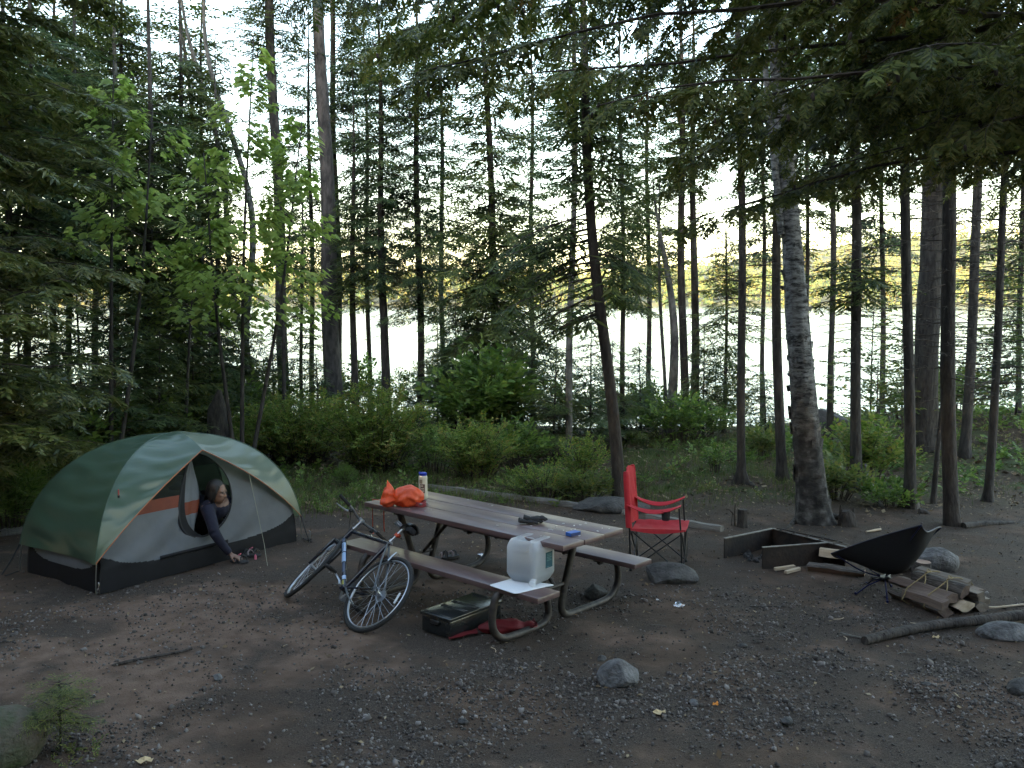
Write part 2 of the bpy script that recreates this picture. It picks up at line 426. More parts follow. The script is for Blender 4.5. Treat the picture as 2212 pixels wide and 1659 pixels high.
sz = rng.uniform(0.5, 1.05, (n_, 1))
V = np.stack([cen - a1 * sz, cen - a2 * sz * .8, cen + a1 * sz, cen + a2 * sz * .8], 1).reshape(-1, 3)
o = link('far_woods', quad_mesh('far_woods', V, np.arange(4 * n_).reshape(-1, 4), M['far_leaf'])); tag(o, kind='stuff'); level_objects.append(o)
# ------------------------------------------------------------------ foliage kit
def _quad(V, F, p, dr, side, L, w):
    n = len(V); V += [p, p + dr * L * .45 + side * w * .5, p + dr * L, p + dr * L * .45 - side * w * .5]; F.append((n, n + 1, n + 2, n + 3))
def needle_spray(rg, pairs=6, steps=2, leaf=.20, w=.055, flat=0.35, fan=52, reach=.5):
    """A flat twig of length 1 along +x set with side twigs of needles."""
    V = []; F = []
    ex, ey, ez = np.eye(3)
    for i in range(pairs):
        t = .06 + .88 * i / (pairs - 1 if pairs > 1 else 1)
        for s in (-1, 1):
            a = R(fan + rg.uniform(-12, 12)); dr = ex * math.cos(a) + ey * s * math.sin(a) + ez * rg.uniform(-.35, .15)
            dr /= np.linalg.norm(dr); L = (reach * (1 - t) ** .8 + .14) * rg.uniform(.75, 1.2)
            for k in range(steps):
                p = ex * t + dr * L * k / steps + ez * (-.05 * t * t)
                q = dr + ey * rg.uniform(-.3, .3) + ex * rg.uniform(-.2, .4); q /= np.linalg.norm(q)
                sd = np.cross(q, ez + rg.uniform(-flat, flat) * ey + rg.uniform(-flat, flat) * ex); sd /= np.linalg.norm(sd)
                _quad(V, F, p, q, sd, max(leaf, L / steps * 1.35) * rg.uniform(.8, 1.15), w * rg.uniform(.8, 1.3))
    for k in range(4):
        q = ex + ey * rg.uniform(-.25, .25); q /= np.linalg.norm(q); sd = np.cross(q, ez); sd /= np.linalg.norm(sd)
        _quad(V, F, ex * (k * .26), q, sd, .34, w)
    return np.array(V), np.array(F)
def leaf_spray(rg, n=9, leaf=.30, w=.17, droop=.25):
    """A twig of length 1 along +x with n folded leaves (two quads each)."""
    V = []; F = []
    ex, ey, ez = np.eye(3)
    for i in range(n):
        t = .12 + .88 * i / max(1, n - 1); s = -1 if i % 2 else 1
        a = R(rg.uniform(30, 75)) if i < n - 1 else 0
        dr = ex * math.cos(a) + ey * s * math.sin(a) + ez * rg.uniform(-droop - .25, .25); dr /= np.linalg.norm(dr)
        sd = np.cross(ez + rg.uniform(-.5, .5) * ex + rg.uniform(-.5, .5) * ey, dr); sd /= np.linalg.norm(sd); up = np.cross(dr, sd)
        L = leaf * rg.uniform(.7, 1.25); W = w * rg.uniform(.8, 1.2); p = ex * t + dr * .04
        k = len(V)
        V += [p, p + dr * L * .32 + sd * W * .5 + up * W * .12, p + dr * L * .72 + sd * W * .38 + up * W * .08, p + dr * L - ez * .03,
              p + dr * L * .72 - sd * W * .38 + up * W * .08, p + dr * L * .32 - sd * W * .5 + up * W * .12]
        F += [(k, k + 1, k + 2, k + 3), (k, k + 3, k + 4, k + 5)]
    return np.array(V), np.array(F)
_rg = random.Random(3)
SPRAY = {
    'spruce': [needle_spray(_rg, 5, 1, .34, .085, .6) for _ in range(5)],
    'fir': [needle_spray(_rg, 6, 1, .34, .095, .4) for _ in range(5)],
    'hemlock': [needle_spray(_rg, 6, 1, .36, .13, .6, 50, .44) for _ in range(6)],
    'fine': [needle_spray(_rg, 9, 3, .11, .035, .6, 55, .5) for _ in range(5)],
    'leaf': [leaf_spray(_rg, 8, .34, .22) for _ in range(6)],
    'leaf_small': [leaf_spray(_rg, 11, .22, .12) for _ in range(6)],
    'leaf_sparse': [leaf_spray(_rg, 6, .36, .2) for _ in range(5)],
}
class Foliage:
    def __init__(s, kind): s.kind = kind; s.o = []; s.x = []; s.u = []; s.s = []
    def put(s, o, x, u, sc): s.o.append(o); s.x.append(x); s.u.append(u); s.s.append(sc)
    def build(s, name, mat, parent):
        T = SPRAY[s.kind]; n = len(s.o)
        if not n: return None
        O = np.array(s.o, float); Xv = np.array(s.x, float); U = np.array(s.u, float); S = np.array(s.s, float)
        Xv /= np.linalg.norm(Xv, axis=1)[:, None]
        Yv = np.cross(U, Xv); Yv /= (np.linalg.norm(Yv, axis=1)[:, None] + 1e-9); Zv = np.cross(Xv, Yv)
        A = np.stack([Xv, Yv, Zv], -1) * S[:, None, None]
        k = rng.integers(0, len(T), n); Vs = []; Fs = []; off = 0
        for i, (tv, tf) in enumerate(T):
            m = np.where(k == i)[0]
            if not len(m): continue
            W = np.einsum('nij,vj->nvi', A[m], tv) + O[m][:, None, :]
            Vs.append(W.reshape(-1, 3)); Fs.append((tf[None] + (np.arange(len(m)) * len(tv))[:, None, None]).reshape(-1, 4) + off); off += len(m) * len(tv)
        return link(name, quad_mesh(name, np.concatenate(Vs), np.concatenate(Fs), mat), parent)
UP = np.array([0, 0, 1.0])
def bough(fol, mb, rg, o, az, e0, e1, L, r0=None, spray=.32, step=.12, n=8, start=.12, hang=.2, twigs=True, thin=1.0, wig=.09):
    """A bough from o towards azimuth az: elevation e0 at the root turning to e1 at the tip, with sprays on both sides."""
    o = np.array(o, float); pts = [o]; tg = []
    az2 = az
    for i in range(n):
        t = (i + .5) / n; e = e0 + (e1 - e0) * t; az2 += rg.uniform(-wig, wig); e += rg.uniform(-wig, wig) * .8
        dr = np.array([math.cos(az2) * math.cos(e), math.sin(az2) * math.cos(e), math.sin(e)]); tg.append(dr)
        pts.append(pts[-1] + dr * L / n)
    if r0 is None: r0 = .005 + .007 * L
    mb.tube(pts, [r0 * (1 - .8 * i / n) for i in range(n + 1)], 4, cap=False)
    if fol is None: return pts, tg
    s = start * L; sd = rg.choice((-1, 1))
    while s < L:
        t = s / L; i = min(n - 1, int(t * n)); f = t * n - i
        p = pts[i] * (1 - f) + pts[i + 1] * f; d_ = tg[i]
        side = np.cross(UP, d_); side /= np.linalg.norm(side) + 1e-9
        if rg.random() < thin:
            a = R(rg.uniform(38, 68)); x = d_ * math.cos(a) + side * sd * math.sin(a) - UP * hang * rg.uniform(.3, 1.6)
            u = UP + side * rg.uniform(-.4, .4) + d_ * rg.uniform(-.3, .3)
            fol.put(p, x, u, spray * (1.12 - .55 * t) * rg.uniform(.7, 1.25))
        sd = -sd; s += step * rg.uniform(.7, 1.3)
    fol.put(pts[-2], tg[-1] - UP * hang * .5, UP, spray * .8)
    return pts, tg
def trunk_mesh(name, base, top, r0, r1, mat, parent, H=None, flare=1.5, n=12, bend=.03, seed=0, rough=.06, rings=26):
    """Tapered trunk from base through top (both local), carried on to height H; returns the axis as a function of height."""
    rg = random.Random(seed); base = np.array(base, float); top = np.array(top, float)
    dz = top[2] - base[2]; sl = (top - base) / dz; Hh = H if H else dz
    ph = rg.uniform(0, 6); ph2 = rg.uniform(0, 6)
    def axis_(z):
        t = z / dz; k = min(t, 1.0) if H is None else min(t, 1.3)
        return base + np.array([sl[0] * z, sl[1] * z, z]) + np.array([math.sin(z * .9 + ph) - math.sin(ph), math.sin(z * .7 + ph2) - math.sin(ph2), 0]) * bend
    def rad(z):
        r = r0 + (r1 - r0) * min(z / dz, 1.0)
        if z > dz: r = r1 * max(.12, 1 - (z - dz) / max(.5, Hh - dz))
        return r * (1 + (flare - 1) * math.exp(-max(z, 0) / (r0 * 1.6)))
    mb = MB(); pts = []; rr = []
    zs = [-.25] + [Hh * (i / rings) ** 1.25 for i in range(rings + 1)]
    V = []; F = []
    for i, z in enumerate(zs):
        c = axis_(z); r = rad(z)
        for j in range(n):
            a = 2 * math.pi * j / n
            w = 1 + rough * (2 * float(vnoise(j * 1.7, z * 2.2, 1.0, seed % 17)) - 1) + (flare - 1) * .28 * math.sin(3 * a + ph) * math.exp(-max(z, 0) / (r0 * 2.2))
            V.append((c[0] + math.cos(a) * r * w, c[1] + math.sin(a) * r * w, c[2]))
    for i in range(len(zs) - 1):
        for j in range(n): F.append((i * n + j, i * n + (j + 1) % n, (i + 1) * n + (j + 1) % n, (i + 1) * n + j))
    mb.add(V, F); mb.build(name, mat, parent, True, None)
    return axis_, rad
def px(w, Y): return w * Y / CAM_F
def conifer(name, label, cat, base, top, w0, w1, H, crown=(), dead=(), bark='bark_dark', needle='needle_dark', kind='spruce', group=None, seed=1, flare=1.5, bend=.03, spray=.34, snag=None):
    """base: point on the ground; top: a point the axis passes; w0, w1: widths there; crown and dead: lists of
    (z0, z1, count, length_low, length_high, e0, e1, [azimuth, spread]) in metres and degrees."""
    base = Vector(base); root = thing(name, label, cat, base, (0, 0, 0), group)
    rg = random.Random(seed)
    tl = Vector(top) - base
    ax, rad = trunk_mesh('trunk', (0, 0, 0), tl, w0 / 2, w1 / 2, M[bark], root, H, flare, bend=bend, seed=seed)
    fol = Foliage(kind); mb = MB(); az = rg.uniform(0, 6.28)
    for c in crown:
        z0, z1, n, l0, l1, e0, e1 = c[:7]; aim = c[7] if len(c) > 7 else None; thin = c[8] if len(c) > 8 else 1.0
        for i in range(n):
            z = z0 + (z1 - z0) * (i + rg.random()) / n; f = (z - z0) / max(1e-6, z1 - z0)
            az += 2.4 + rg.uniform(-.4, .4)
            A = az if aim is None else R(aim[0] + rg.uniform(-aim[1], aim[1]))
            L = (l0 + (l1 - l0) * f) * rg.uniform(.62, 1.18)
            bough(fol, mb, rg, ax(z), A, R(e0 + rg.uniform(-9, 9)), R(e1 + rg.uniform(-9, 9)), L, spray=min(spray * 1.15, .24 + L * .26), step=.085 if L < 1.8 else .11, thin=thin, hang=.34)
    dm = MB()
    for c in dead:
        z0, z1, n, l0, l1, e0, e1 = c[:7]; aim = c[7] if len(c) > 7 else None
        for i in range(n):
            z = z0 + (z1 - z0) * (i + rg.random()) / n; f = (z - z0) / max(1e-6, z1 - z0); az += 2.4 + rg.uniform(-.5, .5)
            A = az if aim is None else R(aim[0] + rg.uniform(-aim[1], aim[1]))
            L = (l0 + (l1 - l0) * f) * rg.uniform(.4, 1.2)
            pts, tg = bough(None, dm, rg, ax(z), A, R(e0 + rg.uniform(-12, 12)), R(e1 + rg.uniform(-14, 14)), L, r0=.004 + .006 * L, n=6)
            for k in range(2, 6):
                for s in (-1, 1):
                    if rg.random() < .62:
                        d_ = tg[k - 1]; sd = np.cross(UP, d_); sd /= np.linalg.norm(sd) + 1e-9
                        q = d_ * rg.uniform(.4, .9) + sd * s * rg.uniform(.5, 1) + UP * rg.uniform(-.35, .2); q /= np.linalg.norm(q)
                        l = L * rg.uniform(.12, .34); p = pts[k]
                        dm.tube([p, p + q * l * .5 + UP * rg.uniform(-.02, .02), p + q * l], [.0045, .0035, .002], 3, cap=False)
    if mb.n: mb.build('branches', M['twig'], root, False)
    if dm.n: dm.build('bare_branches', M['twig_grey' if bark == 'bark_grey' else 'twig'], root, False)
    fol.build('crown', M[needle], root)
    return root, ax
def shrub(name, label, cat, base, rad, h, stems, leafkind, leafmat_, group=None, seed=1, spray=.3, per=9, lean=.8, squash=1.0, grow=.35, parent=None):
    base = Vector(base); root = thing(name, label, cat, base, (0, 0, 0), group); rg = random.Random(seed)
    fol = Foliage(leafkind); mb = MB()
    for i in range(stems):
        a = 2.4 * i + rg.uniform(-.4, .4); q = math.sqrt((i + .5) / stems)
        b0 = np.array([math.cos(a) * rad * .35 * q, math.sin(a) * rad * .35 * q * squash, -.02])
        tip = np.array([math.cos(a) * rad * q * rg.uniform(.75, 1.1), math.sin(a) * rad * q * squash * rg.uniform(.75, 1.1), h * math.sqrt(max(.12, 1 - .75 * q * q)) * rg.uniform(.72, 1.08)])
        mid = (b0 + tip) / 2 + np.array([-math.cos(a), -math.sin(a), .6]) * .10 * h * lean
        pts = [np.array(p) for p in bez([b0, mid, tip], 5)]
        mb.tube(pts, [.009 - .0065 * k / 10 for k in range(11)], 4, cap=False)
        for k in range(per):
            t = grow + (1 - grow) * (k + rg.random()) / per; j = min(9, int(t * 10)); p = pts[j] + (pts[j + 1] - pts[j]) * (t * 10 - j)
            d_ = pts[j + 1] - pts[j]; d_ = d_ / np.linalg.norm(d_)
            aa = rg.uniform(0, 6.28); x = d_ * rg.uniform(.1, .8) + np.array([math.cos(aa), math.sin(aa), rg.uniform(-.1, .5)])
            fol.put(p, x, UP + rg.uniform(-.5, .5) * d_, spray * rg.uniform(.6, 1.2))
        fol.put(pts[-2], pts[-1] - pts[-2] + UP * .02, np.array([rg.uniform(-1, 1), rg.uniform(-1, 1), .8]), spray * .9)
    mb.build('stems', M['twig'], root, False); fol.build('foliage', M[leafmat_], root)
    return root
# ------------------------------------------------------------------ trees one can tell apart
def BY(px_, Y):
    p = ap(px_, 900, Y); p.z = float(gz(p.x, Y)); return p
def zy(Y, py, base): return ap(1106, py, Y).z - base.z
def pole(name, label, bx, by, tx, ty, wb, wt, H, crown=(), dead=(), Y=None, cat='tree', **kw):
    """Place a tree by where its foot and an upper point of its trunk stand; widths and rows measured on the photograph."""
    b = gg(bx, by) if Y is None else BY(bx, Y)
    Yd = b.y; t = ap(tx, ty, Yd + kw.pop('dy', 0.0)); s = Yd / CAM_F
    cr = [(zy(Yd, c[1], b), zy(Yd, c[0], b), int(c[2] * 1.55), c[3] * s, c[4] * s) + tuple(c[5:]) for c in crown]
    de = [(zy(Yd, c[1], b), zy(Yd, c[0], b), int(c[2] * (1.7 if bx > 1580 else 1.1)), c[3] * s, c[4] * s) + tuple(c[5:]) for c in dead]
    return conifer(name, label, cat, b, t, wb * s, wt * s, H, cr, de, **kw)
G_SHORE = 'conifers along the lake bank'
G_RIGHT = 'bare lower trunks around the fire ring'
# crown rows: (row top, row bottom, boughs, length at bottom, length at top, elevation root, elevation tip)
pole('pine_tree', 'tall straight pine with plated grey bark rising out of the picture behind the round bush', 725, 0, 690, 0, 40, 23, 17, Y=20.2,
     dead=[(0, 420, 16, 60, 70, 5, -15)], crown=[(-330, -40, 34, 160, 90, 10, -5)], bark='bark_pine', flare=1.35, seed=11, group=G_SHORE)
pole('spruce_tree', 'thin spruce close behind the plated pine with tiers of boughs reaching right', 738, 0, 716, 0, 15, 11, 14, Y=23.5,
     crown=[(-250, 330, 46, 110, 90, 0, -14, (-10, 75))], dead=[(330, 620, 12, 60, 80, 0, -20)], seed=12, group=G_SHORE)
pole('spruce_tree', 'slim dark trunk second right of the plated pine with short wispy boughs', 768, 0, 765, 480, 17, 10, 9, Y=19.8,
     crown=[(430, 660, 26, 60, 45, -5, -18)], dead=[(560, 760, 10, 45, 50, -5, -25)], seed=13, group=G_SHORE)
pole('spruce_tree', 'ragged tiered straight spruce behind the right end of the round bush', 834, 0, 822, 250, 21, 10, 11.5, Y=19.6,
     crown=[(-20, 300, 30, 80, 40, 5, -10), (300, 620, 34, 90, 80, -5, -22)], dead=[(600, 740, 8, 70, 70, -10, -30)], needle='needle_blue', kind='fir', seed=14, group=G_SHORE)
pole('spruce_tree', 'slender fir against open sky with blue green tiers straight above the bottle', 908, 0, 897, 100, 17, 9, 11, Y=20.0,
     crown=[(60, 330, 38, 85, 50, 10, -8), (330, 690, 36, 95, 85, -4, -18)], dead=[(660, 860, 8, 50, 60, -10, -25)], needle='needle_blue', kind='fir', seed=15, group=G_SHORE)
pole('spruce_tree', 'full dark spruce with a wide skirt of drooping boughs before the lake', 1086, 0, 1052, 200, 20, 12, 12, Y=18.6,
     crown=[(60, 420, 34, 110, 60, 5, -16), (420, 600, 22, 150, 120, -2, -28), (590, 790, 30, 165, 160, -10, -34)], dead=[(780, 860, 5, 60, 60, -10, -30)], seed=16, group=G_SHORE, spray=.42)
pole('spruce_tree', 'slim trunk blotched with pale lichen behind the table', 1230, 1000, 1240, 250, 16, 12, 12,
     crown=[(0, 300, 26, 90, 70, 0, -15)], dead=[(300, 760, 20, 55, 70, -5, -28)], bark='bark_grey', seed=17, group=G_SHORE)
pole('spruce_tree', 'leaning brown trunk with bare boughs swept to its left, rooted behind the red camp chair', 1338, 1080, 1280, 265, 27, 19, 11,
     crown=[(440, 690, 15, 230, 190, -12, -34, (180, 26), .5), (480, 640, 7, 130, 120, -10, -40, (-20, 40), .6), (120, 420, 26, 120, 90, -5, -20)],
     dead=[(470, 760, 16, 200, 190, -8, -30, (180, 45)), (600, 850, 10, 60, 60, -15, -40)], bark='bark_brown', seed=18, group=G_SHORE, flare=1.35, bend=.06)
pole('spruce_tree', 'thin pale trunk just right of the leaning brown trunk', 1346, 0, 1340, 330, 12, 8, 11, Y=17.8,
     crown=[(380, 660, 26, 95, 70, -8, -30), (150, 380, 18, 80, 60, 0, -20)], dead=[(640, 850, 12, 50, 60, -10, -30)], seed=19, group=G_SHORE)
pole('broadleaf_tree', 'crooked broadleaf trunk forking low over the bank right of the leaning brown trunk', 1448, 0, 1430, 620, 24, 14, 6.5, Y=19.6,
     dead=[(600, 760, 9, 70, 90, 35, 20)], seed=20, bark='bark_grey', group=G_SHORE, bend=.14)
pole('spruce_tree', 'left of two close dark trunks standing together left of the path', 1480, 0, 1475, 300, 19, 13, 12, Y=19.8,
     crown=[(120, 420, 24, 90, 70, 0, -20)], dead=[(420, 820, 18, 70, 70, -5, -25)], seed=21, group=G_SHORE)
pole('spruce_tree', 'right of two close dark trunks standing together left of the path', 1500, 0, 1496, 330, 20, 12, 12, Y=20.4,
     crown=[(100, 400, 22, 90, 70, 0, -20)], dead=[(430, 860, 14, 60, 70, -5, -20)], seed=22, group=G_SHORE)
pole('spruce_tree', 'very thin young spruce against the bright water left of the mossy footed trunk', 1564, 0, 1568, 500, 9, 4, 5.2, Y=19.4,
     crown=[(500, 640, 24, 60, 16, 10, 0), (640, 860, 22, 75, 70, -2, -18)], seed=23, group=G_SHORE)
pole('spruce_tree', 'straight dark trunk with a moss grown foot and a side root on the grass', 1602, 1045, 1596, 300, 19, 15, 12,
     crown=[(60, 330, 24, 100, 80, 0, -18)], dead=[(330, 640, 18, 60, 80, 0, -18), (540, 720, 14, 110, 110, -2, -14)], seed=24, group=G_SHORE, flare=2.0)
pole('spruce_tree', 'dark trunk standing close behind the left side of the leaning birch', 1689, 1035, 1684, 480, 22, 18, 12,
     crown=[(80, 420, 22, 90, 70, 0, -18)], dead=[(450, 740, 18, 90, 100, 0, -14)], seed=25, group=G_RIGHT)
pole('spruce_tree', 'thin leaning footed trunk in the gap right of the birch', 1793, 0, 1793, 300, 13, 11, 12, Y=17.9,
     crown=[(60, 420, 24, 100, 70, 0, -20)], dead=[(420, 760, 18, 95, 100, 2, -12)], seed=26, group=G_RIGHT, flare=2.2)
pole('spruce_tree', 'dark straight trunk with level twiggy boughs second right of the birch', 1850, 1060, 1845, 270, 24, 18, 12.5,
     crown=[(40, 420, 26, 110, 90, 0, -20), (560, 640, 8, 100, 100, 0, -14)], dead=[(440, 800, 30, 110, 120, 2, -12)], seed=27, group=G_RIGHT, flare=1.9)
pole('spruce_tree', 'dark trunk with a thick root collar behind the dark low camp chair', 1966, 1098, 1958, 200, 24, 18, 12,
     crown=[(20, 330, 20, 120, 90, 0, -20)], dead=[(430, 800, 26, 110, 120, 0, -14)], seed=28, group=G_RIGHT, flare=1.7)
pole('pine_tree', 'very thick dark trunk standing back between two thinner trunks', 2000, 0, 2010, 400, 50, 44, 15, Y=15.6,
     crown=[(-60, 300, 26, 130, 100, 0, -18)], dead=[(420, 760, 12, 100, 110, 0, -10)], bark='bark_dark', seed=29, group=G_RIGHT)
pole('spruce_tree', 'tall nearest straight trunk of the right hand group', 2056, 1135, 2037, 180, 31, 26, 12,
     crown=[(-40, 250, 22, 170, 130, 0, -20)], dead=[(330, 820, 30, 120, 130, 0, -14)], bark='bark_brown', seed=30, group=G_RIGHT, flare=1.25)
pole('spruce_tree', 'trunk leaning slightly right with fine bare boughs, behind the nearest straight trunk', 2084, 988, 2120, 255, 21, 17, 11,
     crown=[(160, 330, 18, 120, 90, 0, -15)], dead=[(330, 860, 40, 130, 140, 4, -12)], seed=31, group=G_RIGHT)
pole('spruce_tree', 'last thin trunk towards the rising bank, its foot touched by sunlight', 2134, 1085, 2176, 290, 18, 13, 10,
     crown=[(120, 330, 18, 120, 90, 0, -15)], dead=[(330, 880, 44, 130, 130, 4, -12)], seed=32, group=G_RIGHT)
pole('spruce_tree', 'short dead leaning stem between two trunks right of the yellow leaved bush', 2016, 1085, 2034, 900, 13, 8, 1.6, dead=[(920, 1040, 5, 30, 40, 10, 0)], seed=33, flare=1.2)
# left half of the lake view
pole('pine_tree', 'pine whose pinkish upper trunk catches sunlight above the leafy maple', 618, 0, 583, 20, 25, 19, 14, Y=20.4,
     crown=[(-120, 120, 26, 110, 80, 0, -10), (120, 480, 16, 70, 70, -5, -20)], dead=[(200, 780, 20, 60, 60, 0, -20)], bark='bark_pine', needle='needle_dark', seed=34, group=G_SHORE)
r_, ax_ = pole('birch_tree', 'pale birch curving out of a low leaning foot behind the maple', 566, 0, 480, 240, 17, 12, 12, Y=19.0,
     crown=[], dead=[(0, 330, 14, 90, 80, 30, 10)], bark='bark_grey', seed=35, group=G_SHORE, bend=.22)
pole('birch_tree', 'second thin birch bending left above the dark thicket', 575, 0, 440, 120, 13, 9, 11.5, Y=20.0,
     dead=[(0, 360, 14, 90, 80, 30, 10)], bark='bark_grey', seed=36, group=G_SHORE, bend=.18)
pole('spruce_tree', 'thin black stem standing clear against the water right of the maple', 616, 900, 606, 560, 10, 6, 6, Y=17.5, dead=[(560, 860, 16, 50, 40, 0, -20)], crown=[(420, 560, 16, 55, 20, 5, -10)], seed=37, group=G_SHORE)
pole('spruce_tree', 'thin stem midway between the pink barked pine and the plated pine', 652, 0, 650, 500, 9, 5, 7, Y=20.3, crown=[(470, 800, 30, 55, 25, 5, -12)], seed=38, group=G_SHORE)
pole('spruce_tree', 'dark trunk deep in the thicket, third in from the hemlock boughs', 388, 0, 390, 470, 17, 12, 13, Y=18.6,
     crown=[(120, 520, 46, 130, 80, 0, -22), (520, 800, 30, 120, 120, -4, -26)], seed=39, group=G_SHORE, spray=.4)
pole('spruce_tree', 'dark trunk deep in the thicket, nearest the hemlock boughs', 318, 0, 322, 470, 16, 12, 13, Y=15.5,
     crown=[(200, 560, 36, 120, 80, 0, -22), (560, 830, 26, 130, 120, -4, -26)], seed=40, group=G_SHORE, spray=.4)
pole('spruce_tree', 'tall fir behind the thicket with black tiers against the sky', 250, 0, 262, 300, 20, 10, 13.5, Y=19.5,
     crown=[(20, 520, 56, 150, 60, 0, -20)], seed=41, group=G_SHORE, spray=.42)
pole('spruce_tree', 'narrow fir in the thicket left of the birch foot', 465, 0, 466, 420, 12, 8, 9, Y=18.0,
     crown=[(260, 560, 36, 80, 40, 5, -16), (560, 850, 30, 95, 85, -3, -22)], seed=42, kind='fir', group=G_SHORE)
for i, (x, Yd, tx, w, yb, yt, l, lab) in enumerate([
    (148, 16.5, 160, 14, 700, 120, 120, 'fir trunk at the left of the thicket with boughs from top to bottom'), (205, 21.5, 214, 15, 640, -20, 120, 'far fir in the thicket whose top leaves the picture above the green maple'),
    (428, 21.8, 436, 13, 700, 60, 90, 'far fir showing between the curving birches'), (62, 15.2, 66, 17, 760, 40, 190, 'broad fir at the far left showing between the hemlock boughs'), (118, 18.0, 120, 15, 700, 0, 170, 'second broad fir at the far left behind the hemlock boughs'), (12, 13.6, 8, 16, 780, 120, 170, 'fir at the very left edge behind the nearer hemlock'),
    (676, 22.8, 668, 12, 800, 120, 85, 'far fir in the gap left of the plated pine'), (800, 23.0, 792, 11, 760, 60, 95, 'far fir midway between the wispy trunk and the ragged spruce'),
    (960, 22.6, 955, 12, 800, 30, 100, 'far fir right of the slender blue green fir'), (1150, 23.0, 1148, 12, 820, 60, 95, 'far fir right of the full dark spruce'),
    (1400, 22.4, 1396, 12, 800, 80, 95, 'far fir left of the crooked broadleaf trunk'), (1650, 23.0, 1648, 11, 560, -40, 110, 'far fir whose boughs meet the overhanging hemlock left of the birch'), (1740, 22.0, 1745, 11, 520, -40, 110, 'far fir behind the upper birch'), (1905, 20.6, 1905, 12, 560, -40, 120, 'far fir between the dark straight trunk and the root collared trunk'), (2200, 19.0, 2210, 12, 760, 60, 130, 'fir at the right edge with boughs down to the bank')]):
    pole('spruce_tree', lab, x, 0, tx, 300, w, w * .65, 13, Y=Yd, crown=[(yt, (yt + yb) / 2, 24, l, l * .6, 4, -14), ((yt + yb) / 2, min(yb, 600), 13, l * 1.0, l, -4, -22)], dead=[(min(yb, 600), yb + 60, 10, l * .5, l * .6, -4, -24)], seed=130 + i, kind=('spruce', 'fir')[i % 2], needle=('needle_dark', 'needle_blue')[i % 2], group=G_SHORE, spray=.42)
# young firs filling the undergrowth
young = [(180, 14.5, 4.6), (255, 13.2, 3.2), (420, 15.8, 2.8), (455, 17.2, 3.4), (530, 18.2, 3.0), (690, 19.0, 1.7), (945, 19.6, 2.9), (985, 17.8, 3.1), (1010, 19.0, 3.4), (1150, 17.0, 2.6),
         (1195, 15.6, 2.3), (1275, 16.2, 2.7), (1318, 17.4, 2.3), (1385, 18.6, 2.2), (1520, 18.8, 2.5), (1655, 19.4, 1.5), (120, 12.4, 3.2), (40, 12.0, 3.6), (340, 14.0, 2.4), (590, 19.5, 2.6), (1100, 19.2, 2.2), (2195, 17.5, 3.4), (350, 17.6, 4.4), (490, 16.6, 1.8)]
young_labels = {690: 'young fir at the foot of the plated pine', 945: 'young fir behind the small bush by the bottle', 985: 'young fir standing just behind the tall clear green shrub', 1010: 'young fir below the left skirt of the full dark spruce', 1150: 'young fir right of the full dark spruce',
    1195: 'nearest young fir left of the lichen blotched trunk', 1275: 'young fir between the lichen blotched trunk and the leaning brown trunk', 1318: 'young fir just left of the leaning brown trunk', 1385: 'young fir right of the thin pale trunk', 1520: 'young fir right of the two close dark trunks', 1655: 'small young fir against bright water left of the birch', 1100: 'young fir behind the broad leaved shrubs', 2195: 'young fir on the rising bank at the far right'}
for i, (x, Yd, h) in enumerate(young):
    b = BY(x, Yd); w = .055; lab = young_labels.get(x)
    conifer('young_fir', lab or 'young fir in the dark thicket behind the tent', 'young fir', b, b + Vector((rng.uniform(-.06, .06), 0, h)), w, .012, None,
            [(.12 * h, h * .98, int(18 + 8 * h), .30 * h + .12, .05, 8, -8)], seed=60 + i, kind='fir', needle=('needle_dark', 'needle_blue')[i % 2], group='young firs in the undergrowth' if lab else 'young firs in the thicket', flare=1.1, bend=.01)

